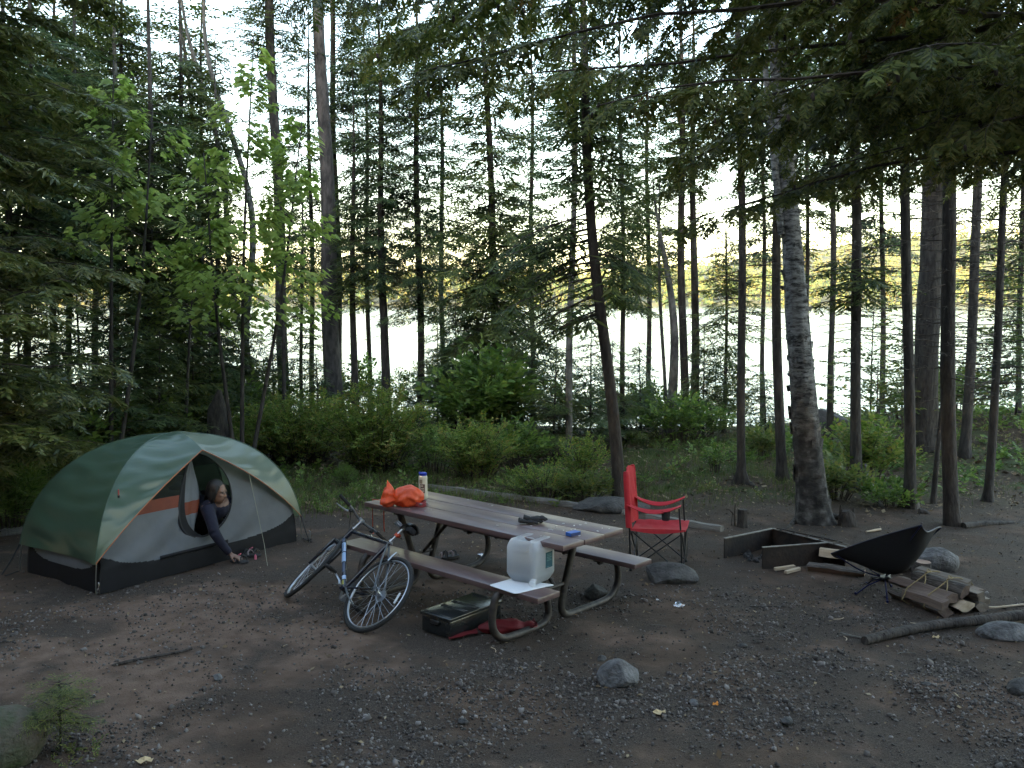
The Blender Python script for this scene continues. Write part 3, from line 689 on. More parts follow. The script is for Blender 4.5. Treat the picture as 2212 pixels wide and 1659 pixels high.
# the leaning birch with flaking bark
def bark_birch_material():
    m, nt, b = newmat('bark_birch'); L = nt.links
    tc = N(nt, 'ShaderNodeTexCoord'); sep = N(nt, 'ShaderNodeSeparateXYZ'); L.new(tc.outputs['Object'], sep.inputs[0])
    mp = N(nt, 'ShaderNodeMapping'); mp.inputs['Scale'].default_value = (4.5, 4.5, 13); L.new(tc.outputs['Object'], mp.inputs['Vector'])
    n1 = N(nt, 'ShaderNodeTexNoise'); n1.inputs['Scale'].default_value = 1.6; n1.inputs['Detail'].default_value = 8; n1.inputs['Roughness'].default_value = .7; L.new(mp.outputs['Vector'], n1.inputs['Vector'])
    c1 = ramp(nt, n1.outputs['Fac'], [(.40, (.022, .020, .020)), (.46, (.12, .115, .11)), (.54, (.25, .245, .24)), (.7, (.42, .41, .40))])
    n2 = N(nt, 'ShaderNodeTexNoise'); n2.inputs['Scale'].default_value = 9; n2.inputs['Detail'].default_value = 7; L.new(tc.outputs['Object'], n2.inputs['Vector'])
    c2 = ramp(nt, n2.outputs['Fac'], [(.40, (.018, .016, .015)), (.55, (.060, .054, .051)), (.66, (.13, .125, .118))])
    n3 = N(nt, 'ShaderNodeTexNoise'); n3.inputs['Scale'].default_value = 2.6; n3.inputs['Detail'].default_value = 5; L.new(tc.outputs['Object'], n3.inputs['Vector'])
    s = N(nt, 'ShaderNodeMath', operation='MULTIPLY_ADD'); s.inputs[1].default_value = 2.6; L.new(n3.outputs['Fac'], s.inputs[0]); L.new(sep.outputs['Z'], s.inputs[2])
    r = N(nt, 'ShaderNodeMapRange'); r.inputs['From Min'].default_value = 2.3; r.inputs['From Max'].default_value = 3.6; L.new(s.outputs[0], r.inputs['Value'])
    x = N(nt, 'ShaderNodeMix', data_type='RGBA'); L.new(r.outputs['Result'], x.inputs[0]); L.new(c2, x.inputs[6]); L.new(c1, x.inputs[7])
    L.new(x.outputs[2], b.inputs['Base Color']); b.inputs['Roughness'].default_value = .8
    bp = N(nt, 'ShaderNodeBump'); bp.inputs['Strength'].default_value = 1; bp.inputs['Distance'].default_value = .03; L.new(n1.outputs['Fac'], bp.inputs['Height']); L.new(bp.outputs['Normal'], b.inputs['Normal'])
    return m
M['bark_birch'] = bark_birch_material()
b = gg(1760, 1128); root = thing('birch_tree', 'big leaning birch with peeling white and black bark beside the fire ring', 'tree', b)
ax, rad = trunk_mesh('trunk', (0, 0, 0), ap(1690, 310, b.y - .1) - b, .180, .095, M['bark_birch'], root, 9.5, 1.35, n=28, bend=.02, seed=5, rough=.09, rings=60)
mb = MB(); rg = random.Random(8)
for k in range(150):                                  # curls and plates of loose bark
    z = rg.uniform(.25, 5.0); a = rg.uniform(0, 6.28); c = ax(z); r = rad(z) * rg.uniform(1.0, 1.03)
    w = rg.uniform(.25, .75); hgt = rg.uniform(.015, .05) if z > 1.8 else rg.uniform(.03, .09); P = []
    for i in range(5):
        aa = a + w * (i / 4 - .5); lift = .035 * rg.random() * (i / 4) ** 2 * (1 if k % 2 else .4)
        P.append([(c[0] + math.cos(aa) * (r + lift), c[1] + math.sin(aa) * (r + lift), c[2] - hgt), (c[0] + math.cos(aa) * (r + lift * 1.6 + .004), c[1] + math.sin(aa) * (r + lift * 1.6 + .004), c[2] + hgt * rg.uniform(.6, 1))])
    mb.grid(P)
tag(mb.build('loose_bark', M['bark_birch'], root, True, clean=True, solid=.003), kind='stuff')
mb = MB()
mb.tube([ax(3.55) + np.array([-.13, -.05, 0]), ax(4.6) + np.array([-.16, -.06, 0]), ax(5.6) + np.array([-.15, -.03, 0])], [.045, .04, .03], 8, wob=.1); mb.build('split_stem', M['bark_birch'], root, False)
fol = Foliage('leaf'); mb = MB()
for k in range(26):
    z = rg.uniform(5.4, 9.0); bough(fol, mb, rg, ax(z), rg.uniform(0, 6.28), R(35), R(5), rg.uniform(.8, 2.0), spray=.4, step=.2)
mb.build('branches', M['twig'], root, False); fol.build('crown', M['leaf_tree'], root)

# ------------------------------------------------------------------ broadleaf crowns: small trees with leaves
def leafy(name, label, base, top, w0, w1, H, boughs, mat_, kind='leaf', group=None, seed=1, bark='twig', spray=.34, bend=.05, extra=()):
    base = Vector(base); root = thing(name, label, 'tree', base, (0, 0, 0), group); rg = random.Random(seed)
    ax, rad = trunk_mesh('trunk', (0, 0, 0), Vector(top) - base, w0 / 2, w1 / 2, M[bark], root, H, 1.2, n=8, bend=bend, seed=seed)
    fol = Foliage(kind); mb = MB()
    for (z0, z1, n, l0, l1, e0, e1) in boughs:
        for i in range(n):
            z = z0 + (z1 - z0) * (i + rg.random()) / n; f = (z - z0) / (z1 - z0)
            bough(fol, mb, rg, ax(z), 2.4 * i + rg.uniform(-.5, .5), R(e0), R(e1), (l0 + (l1 - l0) * f) * rg.uniform(.7, 1.2), spray=spray, step=spray * .5, hang=.15)
    mb.build('branches', M['twig'], root, False); fol.build('crown', M[mat_], root); return root
b = BY(1440, 20.2); leafy('broadleaf_tree', 'thin broadleaf tree with light yellow green leaves above the crooked trunk', b, ap(1432, 560, b.y), .10, .07, 7.5, [(3.0, 7.3, 30, 1.5, .8, 30, 5)], 'leaf_tree', seed=3, bark='bark_grey', group='broadleaf trees on the bank')
b = BY(480, 21.0); leafy('broadleaf_tree', 'loose high broadleaf crown around the curving birches', b, ap(400, 60, b.y), .12, .08, 12.5, [(6.2, 12.2, 46, 1.9, 1.0, 25, 0)], 'leaf_tree', seed=4, bark='bark_grey', spray=.36, group='broadleaf trees on the bank')
b = BY(300, 19.0); leafy('broadleaf_tree', 'broadleaf crown lit at the top edge of the picture over the thicket', b, ap(240, 60, b.y), .12, .09, 13, [(6.5, 12.5, 40, 2.0, 1.0, 25, 0)], 'leaf_tree', seed=6, bark='bark_grey', spray=.36, group='broadleaf trees on the bank')
b = BY(1880, 16.3); leafy('broadleaf_sapling', 'pale green leafy sapling against the water right of the dark straight trunk', b, b + Vector((.1, 0, 2.6)), .05, .02, 2.9, [(.5, 2.7, 22, .95, .4, 35, 5)], 'leaf_pale', seed=7, spray=.3)
b = BY(2150, 16.8); leafy('broadleaf_sapling', 'loose leafy sapling on the rising bank at the edge of the wood', b, b + Vector((.1, 0, 3.0)), .05, .02, 3.6, [(.6, 3.4, 22, 1.1, .5, 35, 5)], 'leaf_tree', seed=8, spray=.3)
b = BY(1800, 17.5); leafy('broadleaf_sapling', 'little bright leaved stem beside the thin trunk in the gap', b, b + Vector((.05, 0, 1.9)), .03, .012, 2.0, [(.5, 1.9, 9, .35, .2, 35, 5)], 'leaf_pale', seed=9, spray=.26)

for i, (x, Yd, h, lab) in enumerate([(1950, 17.6, 2.2, 'leafy bush between the thick dark trunk and the trunk with the root collar'), (1895, 15.2, 1.7, 'light green leafy bush right of the dark straight trunk at its foot'), (2100, 17.2, 1.9, 'thin leafy growth between the two rightmost leaning trunks'), (1600, 20.2, 1.5, 'small leafy shoot against the bright water beside the mossy footed trunk'), (2010, 16.0, 1.5, 'leafy shoots at the foot of the thick dark trunk')]):
    b = BY(x, Yd); leafy('broadleaf_sapling', lab, b, b + Vector((.05, 0, h)), .035, .015, h + .2, [(.3, h, 18, .75, .35, 40, 5)], ('leaf_pale', 'leaf_tree')[i % 2], seed=40 + i, spray=.3)

# the maple: each big leaf a leaf of its own
def maple_leaf_mesh(seed):
    rg = random.Random(seed)
    ang = [-150, -128, -100, -72, -50, -26, 0, 26, 50, 72, 100, 128, 150]
    rad_ = [.30, .46, .40, .70, .52, .62, 1.0, .62, .52, .70, .40, .46, .30]
    V = [(0, 0, 0)] + [(r * math.cos(R(a)) * .62 + .38 * .62, r * math.sin(R(a)) * .62, -.14 * abs(math.sin(R(a))) * r - .16 * max(0, math.cos(R(a))) * r + rg.uniform(-.03, .03)) for a, r in zip(ang, rad_)]
    F = [(0, i, i + 1) for i in range(1, len(ang))]
    me = bpy.data.meshes.new('maple_leaf'); me.from_pydata(V, [], F); me.materials.append(M['leaf_maple']); return me
MAPLE_LEAVES = [maple_leaf_mesh(i) for i in range(5)]
def maple(label, base, stems, zlow, n_objs, seed, per=70, leaf=.160, reach=1.0):
    """stems: list of (foot offset, top point local). Leaves in layered sprays at the ends of thin boughs."""
    base = Vector(base); root = thing('maple_sapling', label, 'tree', base); rg = random.Random(seed); mb = MB(); spots = []
    for si, (ft, tp, nb) in enumerate(stems):
        pts = bez([ft, (Vector(ft) + Vector(tp)) / 2 + Vector((rg.uniform(-.12, .12), 0, .1)), tp], 10); H = tp[2]
        st = MB(); st.tube(pts, [.040 * (1 - .8 * i / 20) for i in range(21)], 7); st.build('trunk', M['bark_dark'], root, True, None)
        for k in range(nb):
            z = zlow + (H - zlow) * (k + .5) / nb; i = min(20, int(20 * z / H)); p = pts[i]; a = 2.4 * k + si + rg.uniform(-.3, .3)
            f = (z - zlow) / (H - zlow); L = reach * (1.05 - .75 * f) * rg.uniform(.7, 1.2)
            q, tg = bough(None, mb, rg, p, a, R(38), R(2), L, r0=.010, n=6)
            for m in range(per if f < .85 else per // 2):
                t = rg.uniform(.25, 1.0) ** .8; j = min(5, int(t * 6)); w = q[j] + (q[j + 1] - q[j]) * (t * 6 - j)
                sd = np.array([-tg[j][1], tg[j][0], 0]); sd /= np.linalg.norm(sd) + 1e-9; s = rg.uniform(-1, 1) * .42 * L * (1.1 - .5 * t)
                w = w + sd * s + np.array([0, 0, rg.uniform(-.26, .16) - abs(s) * .12]); spots.append((w, math.atan2(tg[j][1], tg[j][0]) + s * 1.2 + rg.uniform(-.6, .6)))
    mb.build('branches', M['twig'], root, False)
    rg.shuffle(spots)
    spots.sort(key=lambda s_: s_[0][1])               # those nearest the camera first
    Vs = []; Fs = []; off = 0
    for k, (w, a) in enumerate(spots):
        e = Euler((rg.uniform(-.4, .4), rg.uniform(.15, .75), a)); sc = leaf * rg.uniform(.65, 1.2)
        if k < n_objs:
            o = link('leaf', MAPLE_LEAVES[k % 5], root); o.location = w; o.rotation_euler = e; o.scale = (sc, sc, sc)
        else:
            T = Matrix.LocRotScale(Vector(w), e, Vector((sc, sc, sc))); me = MAPLE_LEAVES[k % 5]
            Vs += [tuple(T @ v.co) for v in me.vertices]; Fs += [tuple(i + off for i in f.vertices) for f in me.polygons]; off += len(me.vertices)
    if Vs:
        me = bpy.data.meshes.new('foliage'); me.from_pydata(Vs, [], Fs); me.materials.append(M['leaf_maple']); tag(link('foliage', me, root), kind='stuff')
    return root
b = BY(520, 13.6); Yb = b.y
tp1 = ap(548, 80, Yb) - b; tp2 = ap(655, 240, Yb + .3) - b; tp3 = ap(440, 330, Yb - .3) - b
maple('slender maple with large bright green leaves in layers standing behind the tent', b, [((0, 0, -.1), tuple(tp1), 17), ((.08, .05, -.1), tuple(tp2), 12), ((-.06, 0, -.1), tuple(tp3), 9)], 2.5, 300, 4, reach=1.15)
b = BY(235, 12.6); maple('maple sapling half hidden among the dark boughs at the top of the thicket', b, [((0, 0, -.1), tuple(ap(245, 130, b.y) - b), 12), ((.05, 0, -.1), tuple(ap(330, 230, b.y) - b), 7)], 3.4, 200, 9, per=44, leaf=.17, reach=1.05)
b = BY(395, 15.0); maple('low maple with dusky blue green leaves above the tent peak', b, [((0, 0, -.1), tuple(ap(420, 560, b.y) - b), 8)], 1.9, 120, 12, per=36, leaf=.17, reach=1.3)

# ------------------------------------------------------------------ near hemlocks: boughs over the top right and the left edge
def hemlock(label, base, H, w, boughs, needle, seed, cones=0, browns=0, kind='hemlock', spray=.24, step=.085, rise=10):
    base = Vector(base); root = thing('hemlock_tree', label, 'tree', base); rg = random.Random(seed)
    ax, rad = trunk_mesh('trunk', (0, 0, 0), (0, 0, H * .6), w / 2, w * .3, M['bark_brown'], root, H, 1.5, n=14, bend=.04, seed=seed)
    fol = Foliage(kind); mb = MB(); tips = []; fb = Foliage(kind)
    for (z, az, L, e0, e1, sub, hang) in boughs:
        q, tg = bough(None, mb, rg, ax(z), R(az), R(e0), R(e1), L, r0=.006 + .0040 * L, n=10, wig=.16)
        s = .22 * L if L > 2 else .1 * L; sd = 1
        while s < L:
            t = s / L; j = min(9, int(t * 10)); p = q[j] + (q[j + 1] - q[j]) * (t * 10 - j); a0 = math.atan2(tg[j][1], tg[j][0])
            l = sub * (1.1 - .6 * t) * rg.uniform(.6, 1.2); f = fol
            if browns and rg.random() < browns: f = fb; l *= .35
            qq, tt = bough(f, mb, rg, p, a0 + sd * R(rg.uniform(35, 65)), R(rg.uniform(-8, rise)) - hang * .4, R(rg.uniform(-30, -10)) - hang * .6, l, r0=.005, spray=spray, step=step, n=5, start=.08, hang=hang)
            tips += [qq[2], qq[3], qq[4], qq[5]]
            sd = -sd; s += .17 * rg.uniform(.7, 1.3)
        bough(fol, mb, rg, q[8], math.atan2(tg[9][1], tg[9][0]), R(-10), R(-25), L * .2 + .2, r0=.004, spray=.24, step=.08, n=4, hang=hang)
    mb.build('branches', M['twig'], root, False); fol.build('crown', M[needle], root)
    if browns: fb.build('browning_sprays', M['needle_brown'], root)
    if cones:
        c = MB(); c.ellipsoid((0, 0, -.028), (.014, .014, .030), n=7, k=6); first = c.build('cone', M['cone'], root)
        rg.shuffle(tips)
        for k in range(cones):
            o = first if k == 0 else copy_part(first, root)
            o.location = Vector(tips[k % len(tips)]) + Vector((rg.uniform(-.12, .12), rg.uniform(-.12, .12), rg.uniform(-.12, -.02)))
            o.rotation_euler = (rg.uniform(-.3, .3), rg.uniform(-.3, .3), 0)
            o.scale = [rg.uniform(.8, 1.25)] * 3
    return root
M['cone'] = pmat('cone', (.035, .024, .020), (.075, .052, .042), 60, .8)
rg = random.Random(21); bl = []
for k in range(60):                                   # a tree standing right of the picture whose long boughs hang over its top right corner
    z = rg.uniform(3.7, 7.6); az = rg.uniform(112, 215); L = rg.uniform(2.6, 5.4) * (1 if az < 190 else .8)
    bl.append((z, az, L, rg.uniform(4, 22), rg.uniform(-26, -8), rg.uniform(.7, 1.25), rg.uniform(.6, 1.15)))
bl += [(4.75, 182, 6.4, 6, -12, .9, .8), (5.1, 170, 6.8, 4, -9, 1.0, .8), (4.9, 160, 6.2, 6, -10, 1.0, .9), (5.5, 177, 6.8, 2, -12, 1.1, .9), (5.9, 166, 6.6, 2, -12, 1.1, .9), (5.6, 172, 7.6, 3, -10, 1.1, 1.0), (6.1, 180, 7.4, 0, -12, 1.1, 1.0), (5.2, 164, 7.2, 6, -12, 1.0, 1.0), (6.4, 171, 7.8, 0, -12, 1.2, 1.0)]
hemlock('big overhanging hemlock whose cone hung boughs fill the top right of the view', (5.6, 6.6, float(gz(5.6, 6.6))), 13, .42, bl, 'needle_olive', 31, cones=160, browns=.035, spray=.145, step=.055)
rg = random.Random(22); bl = []
for k in range(80):
    z = .5 + 7.4 * (k / 80) + rg.uniform(-.15, .15); az = rg.uniform(-58, 62); L = rg.uniform(1.3, 2.5) * (1.0 if z < 4 else 1.0)
    bl.append((z, az, L, rg.uniform(0, 16), rg.uniform(-18, 0), rg.uniform(.5, .85), rg.uniform(.1, .35)))
hemlock('dense hemlock at the left edge with level olive boughs reaching over the tent', (-7.3, 10.2, 0), 12, .32, bl, 'needle_left', 33, spray=.27, step=.115)
rg = random.Random(24); bl = []
for k in range(50):
    z = .8 + 6.6 * (k / 50) + rg.uniform(-.15, .15); az = rg.uniform(-70, 75); L = rg.uniform(1.2, 2.2)
    bl.append((z, az, L, rg.uniform(0, 16), rg.uniform(-18, 0), rg.uniform(.5, .8), rg.uniform(.1, .35)))
bl += [(2.2, -6, 2.3, 12, 4, .6, .2), (2.1, 18, 2.4, 24, 18, .6, .2), (1.95, 2, 2.6, 2, -4, .6, .2)]
hemlock('nearer hemlock at the left edge showing thick bare limbs', (-6.75, 8.3, 0), 12, .3, bl, 'needle_left', 34, spray=.27, step=.115)

# ------------------------------------------------------------------ bushes, ferns and seedlings
b = gg(800, 1030); shrub('bush', 'right dome of the big round yellow green bush behind the orange sack', 'bush', b + Vector((0, .7, 0)), 1.15, 1.45, 90, 'leaf_small', 'leaf_shrub', 'round bushes edging the site', 1, .23, 19, grow=.14)
b = gg(640, 1015); shrub('bush', 'left dome of the big yellow green bush beside the tent', 'bush', b + Vector((-.1, .8, 0)), 1.25, 1.32, 86, 'leaf_small', 'leaf_shrub', 'round bushes edging the site', 2, .23, 18, grow=.14)
b = gg(545, 1005); shrub('bush', 'low shoulder of the yellow green bush just behind the tent side', 'bush', b + Vector((0, .5, 0)), .9, 1.0, 50, 'leaf_small', 'leaf_shrub', 'round bushes edging the site', 3, .23, 15, grow=.14)
b = gg(1025, 1045); shrub('bush', 'waist high yellow green bush behind the middle of the table', 'bush', b + Vector((0, .5, 0)), .8, .95, 52, 'leaf_small', 'leaf_shrub', 'round bushes edging the site', 4, .21, 16, grow=.14)
b = gg(930, 1035); shrub('bush', 'small thin bush directly behind the bottle', 'bush', b + Vector((0, .6, 0)), .55, .75, 22, 'leaf_small', 'leaf_green', None, 5, .22, 8)
b = gg(1040, 985); shrub('broadleaf_shrub', 'tall clear green shrub with broad leaves over the waist high bush', 'bush', b + Vector((0, .6, 0)), 1.05, 1.95, 44, 'leaf', 'leaf_green', None, 6, .42, 9)
b = gg(1120, 1015); shrub('broadleaf_shrub', 'low broad leaved shrub left of the lichen blotched trunk', 'bush', b + Vector((0, .3, 0)), .6, .75, 20, 'leaf', 'leaf_green', None, 7, .28, 7)
b = gg(1265, 1055); shrub('bush', 'feathery light bush left of the leaning brown trunk', 'bush', b + Vector((0, .4, 0)), .5, .72, 26, 'leaf_small', 'leaf_shrub', None, 8, .2, 9)
b = gg(1180, 1085); shrub('undergrowth_plant', 'knee high green plants along the timber edge behind the table', 'plant', b + Vector((0, .35, 0)), .85, .42, 48, 'leaf_small', 'leaf_shrub', None, 9, .15, 6, squash=.45)
b = gg(1275, 1090); shrub('undergrowth_plant', 'bright lime leaves at the foot of the leaning brown trunk', 'plant', b + Vector((0, .3, 0)), .5, .34, 26, 'leaf', 'leaf_pale', None, 10, .16, 5, squash=.5)
b = gg(70, 1110); shrub('bush', 'light green bush at the left edge beside the tent', 'bush', b + Vector((-.1, .5, 0)), .85, .85, 44, 'leaf_small', 'leaf_pale', None, 11, .2, 9)
b = gg(12, 1150); shrub('undergrowth_plant', 'fern like plant in the left corner behind the tent', 'plant', b + Vector((-.1, .3, 0)), .5, .62, 26, 'fine', 'leaf_green', None, 12, .4, 4)
b = gg(150, 1000); shrub('bush', 'small yellow leaved bush peeping over the left slope of the tent', 'bush', b, .55, .75, 26, 'leaf_small', 'leaf_shrub', None, 13, .2, 8)
b = gg(1820, 1085); shrub('undergrowth_plant', 'yellow leaved plants between the birch and the dark straight trunk', 'plant', b + Vector((0, .3, 0)), .55, .48, 28, 'leaf', 'leaf_pale', None, 14, .2, 6)
b = gg(1905, 1060); shrub('bush', 'yellow green bush left of the trunk with the root collar', 'bush', b + Vector((0, .6, 0)), .7, 1.0, 30, 'leaf', 'leaf_shrub', None, 15, .24, 8)
b = gg(1925, 1095); shrub('undergrowth_plant', 'grey green low leaves at the foot of the trunk with the root collar', 'plant', b, .4, .26, 20, 'leaf', 'leaf_green', None, 16, .18, 4)
b = gg(1665, 1000); shrub('bush', 'small bright bush beside the trunk behind the birch', 'bush', b + Vector((0, .4, 0)), .4, .55, 18, 'leaf', 'leaf_pale', None, 17, .22, 6)
b = gg(1545, 1020); shrub('undergrowth_plant', 'single leafy plant standing in the grass left of the mossy footed trunk', 'plant', b, .22, .45, 10, 'leaf_sparse', 'leaf_green', None, 18, .18, 5)
b = gg(1480, 960); shrub('bush', 'dark low bush on the bank edge under the two close trunks', 'bush', b + Vector((0, .4, 0)), 1.3, .9, 44, 'leaf', 'leaf_green', 'dark bushes on the bank edge', 19, .26, 8, squash=.6)
for i, (x, Yd, r, h) in enumerate([(560, 19.6, 1.3, 1.3), (700, 21, 1.4, 1.5), (780, 21.3, 1.2, 1.4), (880, 21.0, 1.3, 1.3), (970, 20.6, 1.2, 1.3), (1110, 20.6, 1.1, 1.3), (1210, 19.6, 1.0, 1.1), (1320, 20.0, 1.1, 1.1), (1400, 20.4, .9, 1.0), (1560, 21.2, .8, .8), (470, 17.4, 1.2, 1.2), (380, 15.6, 1.2, 1.1), (280, 14.2, 1.1, 1.2), (180, 13.0, 1.1, 1.3), (90, 12.2, 1.1, 1.4), (1960, 18.4, 1.0, 1.2), (2060, 19.0, 1.0, 1.0)]):
    shrub('bush', 'dusky leafy bush in the thicket behind the tent' if x < 600 else 'dusky leafy bush in the low growth along the bank', 'bush', BY(x, Yd), r, h, 32, ('leaf', 'leaf_small')[i % 2], ('leaf_green', 'leaf_tree')[i % 2], 'dusky bushes in the thicket' if x < 600 else 'dusky bushes along the bank', 80 + i, .32, 6, squash=.7)
b = gg(132, 1622); conifer('spruce_seedling', 'little spruce seedling growing in the gravel at the lower left corner', 'seedling', b, b + Vector((.0, 0, .40)), .016, .006, None,
        [(.14, .40, 30, .22, .06, 20, 4)], seed=91, kind='fine', needle='needle_olive', flare=1.0, bend=.004, spray=.12)
for i, (x, y, h, lab) in enumerate([(745, 1052, .32, 'grassy weed tuft at the edge of the bare ground behind the handlebar')]):
    b = gg(x, y); shrub('weed', lab, 'weed', b, .2, h, 26, 'fine', 'leaf_green', None, 95 + i, .12, 3)
# ------------------------------------------------------------------ picnic table
M['table_paint'] = pmat('table_paint', (0.078, 0.044, 0.043), (0.128, 0.080, 0.077), 5, 0.30, bump=.08, bscale=24, stretch=(.25, 3, 3), rough2=.48, spec=.9)
M['steel_tube'] = pmat('steel_tube', (0.030, 0.026, 0.024), (0.075, 0.063, 0.055), 16, 0.55, metal=.4, bump=.1, bscale=60)
M['crumb'] = pmat('paint_chip', (0.62, 0.60, 0.58), rough=.7)
T_LOC, T_YAW = Vector((-0.242, 7.115, 0)), -0.750
TM = Matrix.Translation(T_LOC) @ Matrix.Rotation(T_YAW, 4, 'Z')
table = thing('picnic_table', 'long brown painted picnic table on bent steel tube legs with attached benches', 'picnic table', T_LOC, (0, 0, T_YAW))
L2 = 1.20
def plank(name, v0, v1, z1, th, du=0.0, n=30):
    mb = MB(); mb.box((du, (v0 + v1) / 2, z1 - th / 2), (2 * L2, v1 - v0, th), None, 0, .005, 2); return mb.build(name, M['table_paint'], table, True)
plank('top_plank', -.381, -.130, .770, .042, 0); plank('top_plank', -.124, .124, .770, .042, .004); plank('top_plank', .130, .381, .771, .042, -.003)
plank('bench_plank', -.665, -.418, .442, .042, .002); plank('bench_plank', .545, .792, .442, .042)
for e in (-1, 1):
    u = e * (L2 - .396)
    for s in (-1, 1):
        w_ = .80 if s < 0 else .955
        path = [(u, s * .285, .722), (u, s * .17, .42), (u, s * .085, .16), (u, s * .10, .065), (u, s * .17, .030), (u, s * .30, .027), (u, s * .60 * w_, .027), (u, s * .78 * w_, .045), (u, s * .885 * w_, .125), (u, s * .905 * w_, .24), (u, s * .865 * w_, .355), (u, s * .80 * w_, .397)]
        mb = MB(); mb.tube(bez(path, 6), .030, 12); mb.build('leg', M['steel_tube'], table, True)
        mb = MB(); c_ = -.541 if s < 0 else .668; mb.box((u, c_, .394), (.075, .24, .010), None, 0, .002, 1); mb.box((u, c_ - s * .07, .377), (.03, .05, .03), None, 0, .003, 1); mb.build('bench_bracket', M['steel_tube'], table, True)
    mb = MB(); mb.box((u, 0, .713), (.05, .66, .028), None, 0, .003, 1); mb.build('cross_bar', M['steel_tube'], table, True)
    mb = MB(); mb.tube([(u, 0, .30), (u, .0, .30), (u - e * .42, 0, .70), (u - e * .50, 0, .722)], .016, 8); mb.build('brace', M['steel_tube'], table, True)
    mb = MB(); mb.tube([(u, -.13, .30), (u, .13, .30)], .016, 8); mb.build('tie_bar', M['steel_tube'], table, True)
for u in (-.42, 0, .42):
    mb = MB(); mb.box((u, 0, .716), (.035, .62, .022), None, 0, .003, 1); mb.build('cleat', M['steel_tube'], table, True)
    for s in (-1, 1):
        mb = MB(); mb.box((u, -.541 if s < 0 else .668, .390), (.03, .20, .018), None, 0, .003, 1); mb.build('bench_cleat', M['steel_tube'], table, True)
mb = MB(); rg = random.Random(4)
for k in range(30):
    if k < 16: uu, vv = rg.uniform(.72, 1.15), rg.uniform(-.1, .35)
    else: uu, vv = rg.uniform(-1.1, 1.1), rg.uniform(-.34, .34)
    a = rg.uniform(0, 3); q = rg.uniform(.004, .013); mb.box((uu, vv, .7735), (q * 2.2, q, .003), Matrix.Rotation(a, 3, 'Z'))
o = mb.build('paint_chips', M['crumb'], table, False); tag(o, kind='stuff')
def on_table(px_, py_, z=.771): return gp(px_, py_, z)

# ------------------------------------------------------------------ orange dry sack with straps
def nylon(name, c1, c2, rough=.45, transl=.25, wr=9.0, st=(1, 1, 1), bump=.6):
    return pmat(name, c1, c2, 3, rough, bump=bump, bscale=wr, stretch=st, transl=transl, spec=.5)
M['orange_nylon'] = nylon('orange_nylon', (0.62, 0.070, 0.018), (0.78, 0.115, 0.035), .42, .25, 14)
M['orange_strap'] = pmat('orange_strap', (0.55, 0.060, 0.02), (0.40, .04, .015), 40, .7)
M['black_plastic'] = pmat('black_plastic', (0.012, 0.012, 0.013), rough=.45)
M['black_fabric'] = pmat('black_fabric', (0.010, 0.010, 0.012), (0.022, 0.022, 0.025), 40, .85, bump=.2, bscale=150)
def blob(mb, c, rad, M3=None, n=30, k=18, wr=.06, seed=1, flat=-.75, pinch=0.0, folds=7, m=0):
    """A lumpy bag: an ellipsoid with folds, its underside flattened."""
    V = []; F = []; M3 = M3 or Matrix.Identity(3)
    for i in range(k + 1):
        t = math.pi * i / k
        for j in range(n):
            a = 2 * math.pi * j / n
            d_ = Vector((-math.cos(t), math.sin(t) * math.cos(a), math.sin(t) * math.sin(a)))
            f = 1 + wr * (2 * float(vnoise(a * 1.6 + 9, t * 3.2, .8, seed)) - 1) + wr * .9 * math.sin(folds * a + 3 * math.sin(t * 3 + seed)) * math.sin(t) ** .5 * .5 + wr * .6 * (2 * float(vnoise(a * 5, t * 9, 1, seed + 3)) - 1)
            p = Vector((d_.x * rad[0], d_.y * rad[1] * f, d_.z * rad[2] * f))
            if pinch:
                q = math.exp(-((d_.x - pinch) / .16) ** 2) * .5; p.y *= 1 - q; p.z *= 1 - q * .8
            p.z = max(p.z, flat * rad[2])
            V.append(Vector(c) + M3 @ p)
    for i in range(k):
        for j in range(n): F.append((i * n + j, i * n + (j + 1) % n, (i + 1) * n + (j + 1) % n, (i + 1) * n + j))
    mb.add(V, F, m)
pc = on_table(868, 1092); a0 = math.atan2(*(on_table(905, 1090) - on_table(812, 1092)).yx)
sack = thing('stuff_sack', 'bright orange crumpled stuff sack lying on the left end of the table', 'stuff sack', pc, (0, 0, a0))
mb = MB(); blob(mb, (.055, .0, .078), (.150, .110, .102), None, 44, 30, wr=.10, seed=3, flat=-.76, folds=8); mb.build('bag', M['orange_nylon'], sack, True, None)
mb = MB(); P = []                                     # gathered mouth: a cinched neck flaring into a tall ruffled fan at its left
for i in range(15):
    t = i / 14; row = []
    for j in range(34):
        a = 2 * math.pi * j / 33; w = .055 + .062 * min(1, t * 1.6) - .016 * max(0, t - .75) * 4
        h = .066 + .070 * math.sin(min(1, t * 1.15) * math.pi / 2) ; ruf = 1 + (.10 + .14 * t) * math.sin(7 * a + 1.5 * t) + .05 * math.sin(13 * a)
        z = .066 + h * math.cos(a) * ruf * .62 + .062 * t * max(0, math.cos(a)) ** 3
        row.append((-.050 - .122 * t + .020 * math.cos(2 * a) * t + .022 * max(0, math.cos(a)) * t, w * math.sin(a) * ruf, max(.003, z)))
    P.append(row)
mb.grid(P); c0 = len(mb.v); mb.v.append((-.155, 0, .07)); mb.n += 1
for j in range(33): mb.f.append((c0, 14 * 34 + j, 14 * 34 + j + 1)); mb.m.append(0)
mb.build('mouth', M['orange_nylon'], sack, True, None)
inv = Matrix.Rotation(-a0, 4, 'Z') @ Matrix.Translation(-pc)
